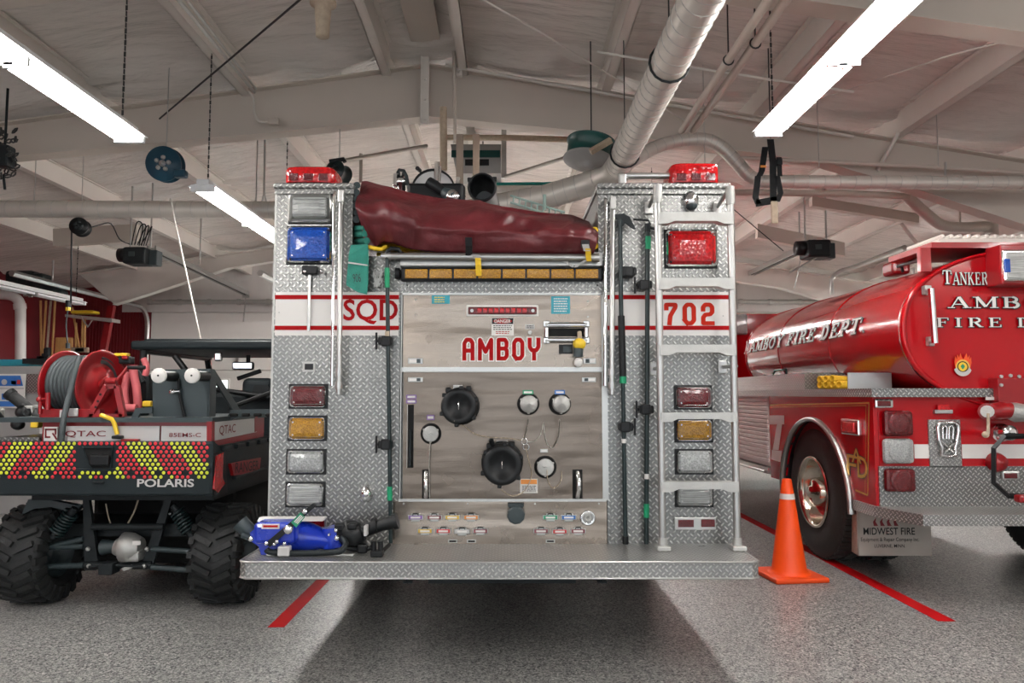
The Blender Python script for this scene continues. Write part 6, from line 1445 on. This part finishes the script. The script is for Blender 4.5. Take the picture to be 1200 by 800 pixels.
# ================================================================ UNDER THE ROOF
def duct(path, r, name, parent, seam=.11, n=20, m='duct'):
    pts = [Vector(p) for p in path]; L = [pts[0]]; R_ = [r]; sm_ = mb()
    for i in range(len(pts) - 1):
        a, c = pts[i], pts[i + 1]; d = (c - a); le = d.length; k = max(1, round(le / seam))
        for j in range(1, k + 1):
            q = a + d * (j / k); u_ = d.normalized()
            L.append(q); R_.append(r)
            if j < k or i < len(pts) - 2:
                e1 = u_.orthogonal().normalized(); e2 = u_.cross(e1)
                sm_.ring([q + (e1 * cos(t * 2 * pi / n) + e2 * sin(t * 2 * pi / n)) * (r * 1.008) for t in range(n)], .0028, 4, closed=True)
    b = mb(); b.ring(L, R_, n); o = b.build(name, m, parent); tag(sm_.build('spiral_seam', 'alu_d', o), kind='stuff'); return o
xd = P(821, 0, 3.55).x; zd = P(821, 0, 3.55).z
dt = thing('spiral_duct', (xd, 3.3, zd), 'fat spiral duct running overhead above the right tower and bending down to the left', 'duct')
yE = 6.25
duct([(xd, -4.3, zd), (xd, yE, zd)], .112, 'straight_duct', dt)
e = [V(xd, yE, zd), V(xd - .03, yE + .14, zd - .01), V(xd - .14, yE + .25, zd - .03), P(690, 216, 6.6), P(640, 231, 6.75), P(560, 246, 7.0), P(480, 262, 7.2)]
duct(e, .118, 'branch_duct', dt)
b = mb()
for yy in (2.2, 4.25, 5.9): b.ring([(xd + .12 * cos(a_ * pi / 8), yy, zd + .12 * sin(a_ * pi / 8)) for a_ in range(16)], .008, 6, closed=True)
b.split('duct_band', 'dark', dt)
for yy in (2.2, 4.25, 5.9): mb().ring([(xd, yy, zd + .12), (xd, yy, zc(xd))], .005, 5).build('hanger_rod', 'dkchain', dt)
dt = thing('vent_pipe', P(1000, 214, 6.5), 'slim vent pipe that arches over the right tower then runs level to the right edge', 'duct')
duct(smooth([P(735, 192, 6.3), P(765, 174, 6.4), P(795, 165, 6.5), P(825, 163.5, 6.5), P(845, 172, 6.5), P(862, 189, 6.5), P(878, 206, 6.5), P(892, 212.5, 6.5)], 3) + [P(1000, 213.5, 6.5), P(1230, 214, 6.5)], .060, 'pipe', dt, .14, 16)
mb().ring([P(1108, 205, 6.5), P(1108, 190, 6.5)], .012, 6).build('pipe_clip', 'alu', dt)
for px in (826, 960, 1100): q = P(px, 195, 6.5); mb().ring([q, (q.x, q.y, zc(q.x))], .004, 5).build('hanger_rod', 'alu', dt)
dt = thing('spiral_duct', P(150, 245, 8.0), 'level spiral duct crossing the left side behind the hanging lamps', 'duct')
duct([P(-60, 244.5, 8.0), P(335, 246, 8.0), P(480, 247, 8.0)], .094, 'duct_run', dt, .17)
for px in (40, 300): q = P(px, 236, 8.0); mb().ring([q, (q.x, q.y, zc(q.x))], .006, 5).build('hanger_rod', 'alu', dt)
q = P(310, 185, 8.0); b = mb(); b.ring([P(310.5, 164, 8), P(309.5, 226, 8)], .012, 6); b.ring([P(309.5, 226, 8), P(307, 236, 8)], .008, 6); b.ring([P(309.5, 226, 8), P(312, 236, 8)], .008, 6); b.build('yoke_hanger', 'alu', dt)
for k, px in enumerate((794, 807.5)):
    p = P(px, 160, 6.6); t = mb(); t.ring([(p.x, -4, p.z), (p.x, 6.45, p.z)], .030, 12); o = t.build('sprinkler_pipe', 'beam')
    tag(o, ('left' if k == 0 else 'right') + ' one of two slim parallel pipes running overhead right of the fat duct', 'pipe', 'twin pipes under the roof'); ORG[o.name] = o.location.copy()
    c = mb()
    for yy in (5.05 - k * .25, 2.4): c.ring([(p.x, yy, p.z + .03), (p.x, yy, zc(p.x))], .006, 5); c.ring([(p.x + .036 * cos(a_ * pi / 6), yy, p.z + .036 * sin(a_ * pi / 6)) for a_ in range(12)], .006, 5, closed=True)
    c.split('hanger', 'dkchain', o)
def pipe(name, pts, r, m, label, cat='pipe', n=8):
    b = mb(); b.ring(pts, r, n); return tag(b.build(name, m), label, cat)
pipe('conduit', [P(522, 77, 6.9), P(700, 108, 6.9), P(860, 136, 6.9), P(1000, 160, 6.9)], .017, 'paintw', 'white conduit running along the top flange of the big roof rafter, right of the ridge')
pipe('tie_rod', [P(700, 61, 5.7), P(835, 83, 5.7), P(1000, 108, 5.7)], .012, 'paintw', 'thin rod crossing behind the fat duct and the twin pipes', 'rod')
pipe('brace_cable', [P(558, -5, 4.6), P(640, 42, 5.4), P(718, 90, 6.3), P(805, 143, 7.0)], .007, 'paintw', 'pale cable slanting down from the top centre to the rafter behind the duct', 'cable')
pipe('brace_cable', [P(356, -4, 4.7), P(187, 139, 6.95)], .008, 'dkchain', 'dark cable slanting from the top to the rafter right of the upper left lamp', 'cable')
pipe('brace_cable', [P(1200, 42, 4.6), P(1110, 66, 5.2), P(980, 110, 6.2), P(920, 128, 6.8)], .007, 'paintw', 'pale cable slanting behind the upper right lamp', 'cable')
pipe('brace_rod', [P(1056, 150, 6.9), P(1028, 200, 7.0)], .02, 'paintw', 'short diagonal brace below the rafter above the tanker', 'brace')
pipe('long_pipe', [P(850, 225, 7.4), P(1000, 227, 7.4), P(1065, 230, 7.4)], .035, 'beam', 'dusty pipe just below the level vent pipe at the right')
pipe('long_pipe', [P(862, 185, 6.85), P(960, 189, 6.85), P(1100, 196, 6.85), P(1210, 203, 6.85)], .020, 'beam', 'slim pipe along the bottom flange of the rafter above the tanker')
pipe('roof_conduit', [P(184 + 22, -4, 4.2), P(298, 108, 6.95)], .014, 'alu', 'left one of two conduits following the purlin down from the top left', 'conduit')
pipe('roof_conduit', [P(216, -4, 4.2), P(300, 104, 6.95)], .011, 'alu', 'right one of two conduits following the purlin down from the top left', 'conduit')
t = thing('junction_box', P(320, 142, 6.9), 'small junction box with a curved conduit on the face of the rafter', 'junction box'); b = mb(); b.rbox(P(320.5, 142, 6.9), (.10, .05, .07), .008); b.build('box', 'beam', t); b = mb(); b.ring(smooth([P(292, 108, 6.9), P(297, 116, 6.9), (P(298, 132, 6.9)), P(304, 142, 6.9), P(316, 143, 6.9)]), .011, 8); b.build('conduit_bend', 'paintw', t)
pipe('vent_bend', smooth([P(1060, 228, 8.2), P(1085, 250, 8.2), P(1104, 264, 8.2), P(1130, 266.5, 8.2), P(1157, 266, 8.2), P(1160, 274, 8.2)]), .062, 'duct', 'bent pipe coming down above the tanker tank', 'duct', 14)
b = mb(); b.ring([P(1125, 262, 8.2), P(1125, 246, 8.2)], .012, 6); b.ring([P(1164, 256, 8.2), P(1166, 284, 8.2)], .045, 8); tag(b.build('pipe_support', 'paintw'), 'short hanger and stub above the tanker by the bent pipe', 'bracket')
pipe('roof_strut', [P(1056, 262, 8.8), P(1078, 290, 8.8)], .022, 'paintw', 'slanting white strut above the front of the tanker tank', 'strut')
# tan pipe, posts and heater over the engine
pipe('drop_pipe', [P(519.5, 126, 6.6), P(520, 200, 6.6)], .034, 'tan', 'tan vertical pipe hanging from the rafter above the round lamp')
pipe('drop_rod', [P(532, 60, 6.85), P(533.5, 168, 6.85)], .016, 'beam', 'thin rod hanging beside the tan vertical pipe', 'rod')
pipe('cross_pipe', [P(522, 161, 7.6), P(600, 161.5, 7.6), P(689, 164, 7.6)], .033, 'tan', 'rusty tan pipe running level under the rafter above the heater')
HT = thing('unit_heater', P(557, 203, 8.6), 'grey box heater with a dark teal slot hanging above the hose bed', 'heater')
a, c = P(528, 203, 8.6), P(587, 169, 8.6); b = mb(); b.prism([P(528, 169, 8.6), P(587, 169, 8.6), P(587, 203, 8.6), P(535, 203, 8.6)], (0, .45, 0)); b.build('casing', 'grey', HT)
b = mb(); b.prism([P(529, 176, 8.58), P(586, 176, 8.58), P(586, 184, 8.58), P(529, 184, 8.58)], (0, .02, 0)); b.build('teal_slot', 'teald', HT)
b = mb(); b.prism([P(545, 186.5, 8.58), P(573, 186.5, 8.58), P(573, 193.5, 8.58), P(545, 193.5, 8.58)], (0, .02, 0)); b.build('dark_window', 'black', HT)
b = mb(); q = P(590.5, 160, 8.5); b.box(q.x - .03, q.x + .03, 8.48, 8.53, P(590, 209, 8.5).z, zc(q.x)); b.build('support_channel', 'alu', HT)
q = P(532, 169, 8.6); mb().ring([q, (q.x, 8.6, zc(q.x))], .012, 6).build('hanger_rod', 'alu', HT)
pipe('chain_truss', [P(592, 207, 8.4), P(662, 185, 7.2)], .022, 'chain', 'slotted steel strut slanting from the heater up to the big reel', 'strut')
pipe('chain_truss', [P(404, 188, 7.4), P(500, 171, 8.4)], .022, 'chain', 'slotted steel strut slanting from the small dark reel to the ridge', 'strut')
pipe('slotted_strut', [P(423, 180, 7.8), P(422.5, 214, 7.8)], .018, 'chain', 'short upright slotted strut right of the small dark reel', 'strut')
pipe('teal_rail', [P(582, 215.5, 9.0), P(690, 214.5, 9.0)], .02, 'teal', 'thin teal rail crossing behind the tarpaulin top', 'rail')
pipe('tan_rail', [P(582, 222, 9.0), P(690, 221.5, 9.0)], .055, 'paintw', 'pale pipe just below the thin teal rail', 'pipe')
b = mb(); 
for k in range(9): b.ring([P(602 + k * 7, 231 + k * 2.2, 6.2), P(601 + k * 7, 239 + k * 2.4, 6.2)], .008, 5)
b.ring([P(598, 229, 6.2), P(662, 249, 6.2)], .01, 5); b.ring([P(598, 237, 6.2), P(664, 258, 6.2)], .01, 5); b.ring([P(638, 228, 6.2), P(638, 246, 6.2)], .016, 5); tag(b.build('wire_guard', 'ptl'), 'pale teal wire guard standing behind the tarpaulin right of the black pipe', 'wire guard')
# reels
def reel(px, py, Y, rpx, ax, wd, mats, label, name='cord_reel'):
    c = P(px, py, Y); r = rpx * Y / F; t = thing(name, c, label, 'reel'); ax = Vector(ax).normalized()
    b = mb(); b.lathe(c, ax, [(0, 0), (0, r * .96), (.008, r), (.02, r * .97), (.02, r * .5), (.035, r * .42), (.035, 0)], 32); b.build('front_flange', mats[0], t)
    b = mb(); b.lathe(c, ax, [(-wd, 0), (-wd, r), (-wd + .01, r), (-wd + .012, r * .86), (-.004, r * .86), (0, r * .9)], 32); b.build('drum', mats[1], t)
    b = mb(); b.lathe(c, ax, [(.03, r * .2), (.05, r * .18), (.06, .0)], 10); u_ = ax.orthogonal().normalized(); w2 = ax.cross(u_)
    b.build('hub', mats[2], t)
    for k in range(5): an = 2 * pi * k / 5; q = c + ax * .03 + (u_ * cos(an) + w2 * sin(an)) * r * .34; mb().lathe(q, ax, [(0, .022), (.016, .02), (.018, 0)], 8).build('lobe', mats[2], t)
    top = zc(c.x); mb().ring([c - ax * wd / 2 + V(0, 0, r * .8), (c.x - ax.x * wd / 2, c.y - ax.y * wd / 2, top)], .005, 6).build('mount_rod', 'alu', t)
    return t, c, r
t, c, r = reel(192, 192, 6.6, 21, (.1, -1, -.15), .10, ('blued', 'blued', 'cast'), 'dark blue hose reel with a cast hub hanging under the rafter at the left', 'hose_reel')
mb().rbox(P(212, 204, 6.6), (.11, .08, .07), .015).build('hose_guide', 'blued', t)
t, c, r = reel(92.5, 265, 8.0, 10.5, (.25, -1, 0), .12, ('black', 'black', 'dark'), 'small black cord reel with its cord hanging straight down')
cd = mb(); cd.ring([P(84, 270, 8.0), P(83, 355, 8.0), P(80.5, 356, 8.0)], .010, 6); cd.build('hanging_cord', 'black', t)
b = mb(); b.ring([P(80.5, 352, 8.0), P(80, 360, 8.0)], .03, 10); b.build('plug', 'black', t); b = mb(); b.ring([P(80, 359, 8.0), P(79.8, 364, 8.0)], .026, 10); b.build('yellow_socket', 'yplast', t)
b = mb(); b.ring(smooth([P(79.5, 364, 8.0), P(77.5, 380, 8.0), P(79, 400, 8.0), P(79.5, 402, 8.0)]), .008, 6); b.ring([P(79.5, 402, 8.0), P(79.5, 408, 8.0)], .022, 10); b.build('lower_cord', 'slate', t)
pipe('power_cord', smooth([P(94, 270, 8), P(115, 264, 8.2), P(130, 262, 8.4), P(140, 280, 8.6), P(152, 286, 8.8)]), .007, 'black', 'black cord looping from the small black reel to the door opener', 'cord')
t, c, r = reel(393, 200, 7.0, 13, (-.35, -1, .1), .14, ('pole', 'pole', 'dark'), 'dark green-black reel hanging behind the red lamp of the left tower')
mb().ring([P(386, 189, 7.0), P(403, 186.5, 7.0), P(404, 190, 7.0)], .022, 6).build('bracket_arm', 'dark', t)
# big reel over the right tower
cB = P(690, 187, 6.35); t = thing('large_reel', cB, 'large green hose reel with a pale dished flange hanging beside the fat duct', 'reel'); ax = V(-.16, -.14, -1).normalized(); r = .225
b = mb(); b.lathe(cB, ax, [(.0, r), (.014, r * 1.02), (.02, r * .98), (.03, r * .7), (.05, r * .5), (.05, r * .25), (.08, r * .2), (.08, 0)], 40); b.build('pale_flange', 'grey', t)
b = mb(); b.lathe(cB, ax, [(-.17, r * .92), (-.165, r * .98), (-.16, r * .9), (-.005, r * .9)], 40); b.lathe(cB, ax, [(-.17, 0), (-.17, r * .92)], 40); b.build('green_drum', 'teald', t)
b = mb(); b.ring([P(692, 178, 6.1), P(716, 164, 6.1)], .03, 4, smooth=False); b.build('bracket', 'tan', t); q = cB - ax * .17; mb().ring([q, (q.x, q.y, zc(q.x))], .006, 6).split('hanger', 'dark', t)
# door openers
def opener(px, py, Y, tx, ty, tY, label):
    c = P(px, py, Y); t = thing('door_opener', c, label, 'door opener')
    b = mb(); b.rbox(c, (.30, .30, .22), .03); b.build('motor_housing', 'dark', t)
    b = mb(); b.lathe(c + V(-.20, -.02, .02), (1, 0, 0), [(-.05, 0), (-.05, .09), (.09, .10), (.09, 0)], 16); b.build('motor', 'black', t)
    b = mb(); b.rbox(c + V(.19, .05, -.01), (.12, .16, .2), .012); b.rbox(c + V(-.02, -.16, .01), (.08, .01, .06), .004); b.build('control_box', 'slate', t)
    e = P(tx, ty, tY); s0_ = c + V(.1, .1, .10)
    for s_ in (-1, 1): mb().prism([s0_ + V(s_ * .055, 0, 0), s0_ + V(s_ * .055 + .02, 0, 0), e + V(s_ * .055 + .02, 0, 0), e + V(s_ * .055, 0, 0)], (0, 0, .075)).build('rail', 'alu', t)
    b = mb(); b.ring([s0_ + V(0, 0, .01), e + V(0, 0, .01)], .008, 5); b.build('drive_chain', 'dkchain', t)
    b = mb(); b.rbox(e, (.14, .06, .1), .01); b.ring([e, (e.x, e.y - .1, e.z - .55)], .014, 6); b.build('door_arm', 'alu', t)
    for dx, dy in ((-.12, 0), (.15, 0), (.3, 1.2)): q = c + V(dx, dy, .12); mb().ring([q, (q.x, q.y, zc(q.x))], .012, 5).split('hanger', 'alu', t)
    return t, c
t, c = opener(163, 301, 9.6, 288, 346, 14.9, 'garage door opener with its rail hanging before the white door at the left')
b = mb()
for k in range(4): b.ring(smooth([c + V(-.08 + k * .04, -.05, .15), c + V(-.02 + k * .05, -.05, .45 - .05 * k), c + V(.06 + .04 * k, -.05, .40), c + V(.02 + .03 * k, -.05, .14)]), .008, 6)
b.build('looped_cable', 'black', t)
t, c = opener(955, 293, 9.2, 862, 331, 14.9, 'garage door opener hanging on dark rods between the engine ladder and the tanker')
b = mb(); b.ring([c + V(0, -.05, -.1), c + V(-.35, -.05, -.30)], .012, 5); b.ring([P(938, 305, 9.2), P(931, 338, 9.2)], .008, 5); b.build('pull_lever', 'alu', t)
pipe('diagonal_cable', [P(850, 237, 8.8), P(918, 294, 8.9)], .006, 'dark', 'thin dark cable slanting down to the right hand door opener', 'cable')
b = mb(); b.ring(smooth([P(975, 345, 13.0), P(975, 327, 13.0), P(984, 318, 12.9), P(1000, 313, 12.6), P(1060, 290, 10.5)]), .04, 8); tag(b.build('door_track_bend', 'alu'), 'curved overhead door track above the tanker tank', 'door track')
# pull cord, chains, straps, bucket
pipe('pull_cord', [P(199.5, 233, 7.4), P(214, 300, 7.2), P(239.5, 417, 6.9)], .008, 'yellow' if False else 'paintw', 'cream pull cord hanging aslant from the left duct to the buggy roof', 'cord')
t = thing('tie_down_straps', P(905, 270, 6.1), 'black ratchet straps hung in a loop under the right lamp with a pale wooden stick', 'strap'); b = mb()
Ys = 6.05
def sq(x, y, o=0): return P(x, y, Ys - o)
for L, wd in (([(897, 172), (893, 200), (890, 206)], .05), ([(903, 163), (906, 190), (906.5, 236)], .055), ([(913, 184), (914, 206)], .04), ([(888.5, 206), (885.5, 231), (889, 239)], .05), ([(911, 206), (915, 226), (911, 236)], .045)):
    for i in range(len(L) - 1): a_, c_ = sq(*L[i]), sq(*L[i + 1]); b.prism([a_ - V(wd / 2, 0, 0), a_ + V(wd / 2, 0, 0), c_ + V(wd / 2, 0, 0), c_ - V(wd / 2, 0, 0)], (0, .012, 0))
a_, c_ = sq(886, 238), sq(910, 234); b.prism([a_ + V(0, 0, .03), c_ + V(0, 0, .03), c_ - V(0, 0, .03), a_ - V(0, 0, .03)], (0, .012, 0)); b.build('black_webbing', 'black', t)
b = mb(); b.rbox(sq(907.5, 249, .02), (.055, .03, .19), .008); b.build('wooden_stick', 'tan', t)
b = mb(); b.rbox(sq(894.5, 195, .01), (.05, .01, .02), .003); b.build('orange_tag', 'oplate', t); mb().rbox(sq(913, 190, .01), (.045, .05, .06), .01).build('ratchet', 'dark', t)
c_ = sq(903, 162); mb().ring([c_, (c_.x, Ys, zc(c_.x))], .006, 5).build('hanging_cord', 'dkchain', t)
t = thing('hanging_bucket', P(378, 42, 4.6), 'translucent cream plastic bucket hanging at the top edge left of the ridge', 'bucket'); c_ = P(378, 43, 4.6)
b = mb(); b.lathe(c_, (0, 0, 1), [(0, 0), (0, .043), (.06, .045), (.21, .055), (.215, .085), (.235, .085), (.235, .05)], 24); b.build('bucket_body', 'tan', t); mb().ring([c_ + V(0, 0, .22), (c_.x, c_.y, zc(c_.x))], .006, 5).build('hanging_wire', 'dkchain', t)
t = thing('chain_hoist', P(6, 200, 6.6), 'heap of black hoist chain hanging at the left edge under the rafter', 'chain hoist'); random.seed(8); b = mb()
for k in range(60):
    q = P(random.uniform(-12, 16), random.uniform(150, 207), 6.6) + V(0, random.uniform(-.08, .08), 0); d = V(random.uniform(-1, 1), random.uniform(-1, 1), random.uniform(-1, 1)).normalized(); u_ = d.orthogonal().normalized(); w2 = d.cross(u_)
    b.ring([q + u_ * .032 * cos(j * pi / 3) + w2 * .018 * sin(j * pi / 3) for j in range(6)], .008, 5, closed=True)
tag(b.build('chain_heap', 'dkchain', t), kind='stuff'); b = mb(); q = P(5, 190, 6.6); b.ring([q, (q.x, q.y, zc(q.x))], .012, 5); b.ring([P(4, 205, 6.6), P(6, 222, 6.6)], .012, 5); b.rbox(q + V(0, 0, .05), (.14, .12, .2), .02); b.build('hoist_block', 'dark', t)
# ================================================================ LEFT BACKGROUND: red wall, tools, bench
YW = 13.9
def w(px, py, Y=YW): return P(px, py, Y)
b = mb(); a_ = w(135, 430); b.box(w(109, 400).x, w(113, 400).x, YW - .1, YW, 0, 2.9)
t = mb(); t.prism([w(126, 358), w(133, 358), w(123, 412), w(116, 412)], (0, .1, 0)); tag(t.build('red_brace', 'redm'), 'leaning red steel brace on the red wall right of the brooms', 'brace')
pp = thing('white_downpipe', w(22, 420, 12.8), 'thick white downpipe with an elbow on the red wall behind the blue shelf', 'pipe')
b = mb(); b.ring(smooth([w(-25, 345, 12.8), w(0, 345, 12.8), w(15, 347, 12.8), w(23, 355, 12.8), w(24, 370, 12.8)]) + [w(24, 425, 12.8)], .085, 14); b.build('pipe_run', 'white', pp); b = mb(); b.ring([w(23, 356, 12.8), w(23.7, 362, 12.8)], .10, 14); b.build('pipe_collar', 'white', pp)
sh = thing('tool_rack', w(105, 372, 13.6), 'grey wall rack with a yellow hose coil above the hanging tools', 'tool rack')
b = mb(); b.prism([w(76, 368, 13.6), w(131, 373, 13.6), w(131, 377, 13.6), w(76, 371, 13.6)], (0, .3, 0)); b.ring([w(95, 371, 13.6), w(103, 383, 13.6), w(108, 375, 13.6)], .015, 6); b.build('rack_bar', 'alu_d', sh); b = mb(); b.rbox(w(100, 366, 13.6), (.42, .25, .06), .025); b.build('yellow_coil', 'yplast', sh)
tools = ((47.5, 352, 48.5, 418, 'wood', 'thin wooden pole, first left of the tools on the red wall'), (54, 352, 50, 418, 'wood', 'leaning wooden pole, second from the downpipe'), (59.5, 352, 54.5, 415, 'tan', 'greyish pole, third from the downpipe'), (64.5, 352, 61, 418, 'wood', 'stout wooden pole, fourth from the downpipe'), (84.5, 360, 93, 408, 'wood', 'yellow wooden handle leaning right, beside the hanging cord'), (89, 378, 89, 408, 'wood', 'short wooden handle behind the leaning one'), (97, 374, 96, 408, 'wood', 'upright wooden handle left of the pair by the red brace'), (99.5, 374, 99, 408, 'wood', 'upright wooden handle nearest the red brace'))
for (x0, y0, x1, y1, m_, lb) in tools:
    t = thing('broom', w(x1, y1), lb, 'tool handle', 'long handled tools on the red wall'); mb().ring([w(x0, y0), w(x1, y1)], .022, 8).build('handle', m_, t); b = mb(); c_ = w(x1, y1 + 2); b.rbox(c_, (.16, .08, .1), .02); b.build('tool_head', 'slate' if x0 < 62 else 'tan', t)
b = mb(); b.rbox(w(75, 408), (.34, .06, .42), .06, 3); tag(b.build('wooden_board', 'wood'), 'rounded pale wooden board behind the hose reel', 'board')
b = mb(); b.rbox(w(56, 412), (.12, .1, .16), .03); tag(b.build('scoop', 'slate'), 'small grey scoop hanging among the wooden poles', 'scoop')
b = mb(); 
for q, s_ in (((28, 325), .3), ((40, 328), .3), ((50, 334), .25), ((58, 338), .25), ((34, 334), .25), ((66, 343), .18)): b.rbox(w(*q, 12.4), (s_ * 1.6, .3, s_ * .7), .06)
tag(b.build('stored_bundle', 'pole'), 'dark green bundle stored on top of the red wall', 'bundle')
BN = thing('work_counter', P(20, 500, 8.2), 'grey work counter with a teal shelf, tread plate and blue poster behind the buggy', 'counter')
def bn(x0, y0, x1, y1, Y, nm, m_, dp=.3): a_, c_ = P(x0, y1, Y), P(x1, y0, Y); return mb().box(a_.x, c_.x, Y, Y + dp, a_.z, c_.z).build(nm, m_, BN)
bn(-60, 421, 35, 428.5, 9.0, 'teal_shelf', 'tealst', .5); bn(-60, 429, 57, 437, 8.4, 'grey_rail', 'grey', .5); bn(26, 420, 62, 426, 8.9, 'dark_ledge', 'dark', .4)
po = bn(-60, 438, 30, 478, 8.3, 'poster', 'white', .02); bn(31, 438, 57, 460, 8.3, 'tread_panel', 'tread', .02); a_ = P(-60, 700, 8.32); mb().box(a_.x, P(57, 500, 8.5).x, 8.34, 8.9, 0, P(20, 437, 8.5).z).build('cabinet_body', 'grey', BN)
def pb(x0, y0, x1, y1, m_, nm='poster_print', sl=0): b = mb(); b.add([P(x0, y1, 8.29), P(x1 + sl, y1, 8.29), P(x1, y0, 8.29), P(x0, y0, 8.29)], [(0, 1, 2, 3)]); return b.build(nm, m_, po, recalc=False)
pb(-60, 440, 24, 452, 'bplate', sl=3); pb(-60, 454, 28, 456, 'silver'); pb(2, 461, 8, 468, 'bplate'); pb(-3, 470, 30, 476, 'bplate'); pb(13, 446, 19, 450.5, 'gplate') ; 
b = mb(); b.add([V(*q) - V(0, .002, 0) for q in (P(20, 450, 8.285), P(24, 450, 8.285), P(24, 445, 8.285), P(20, 445, 8.285))], [(0, 1, 2, 3)]); b.build('red_icon', 'rplate', po, recalc=False)
b = mb(); b.add(disc(5, 447.5, 4, 0)[:0] or [P(5 + 3.4 * cos(k * pi / 8), 447.5 + 3.4 * sin(k * pi / 8), 8.284) for k in range(16)], [list(range(16))]); b.build('white_icon', 'silver', po, recalc=False)
b = mb(); a_ = P(276, 500, 8.6); c_ = P(340, 457, 8.6); b.rbox(((a_.x + c_.x) / 2, 8.9, c_.z / 2), (c_.x - a_.x, .5, c_.z), .03); o = b.build('red_cabinet', 'redm'); tag(o, 'red cabinet with a white stripe beyond the buggy headrest', 'cabinet'); ORG[o.name] = o.location.copy()
a_, c_ = P(280, 475, 8.64), P(338, 470, 8.64); mb().box(a_.x, c_.x, 8.635, 8.65, a_.z, c_.z).build('white_stripe', 'white', o)
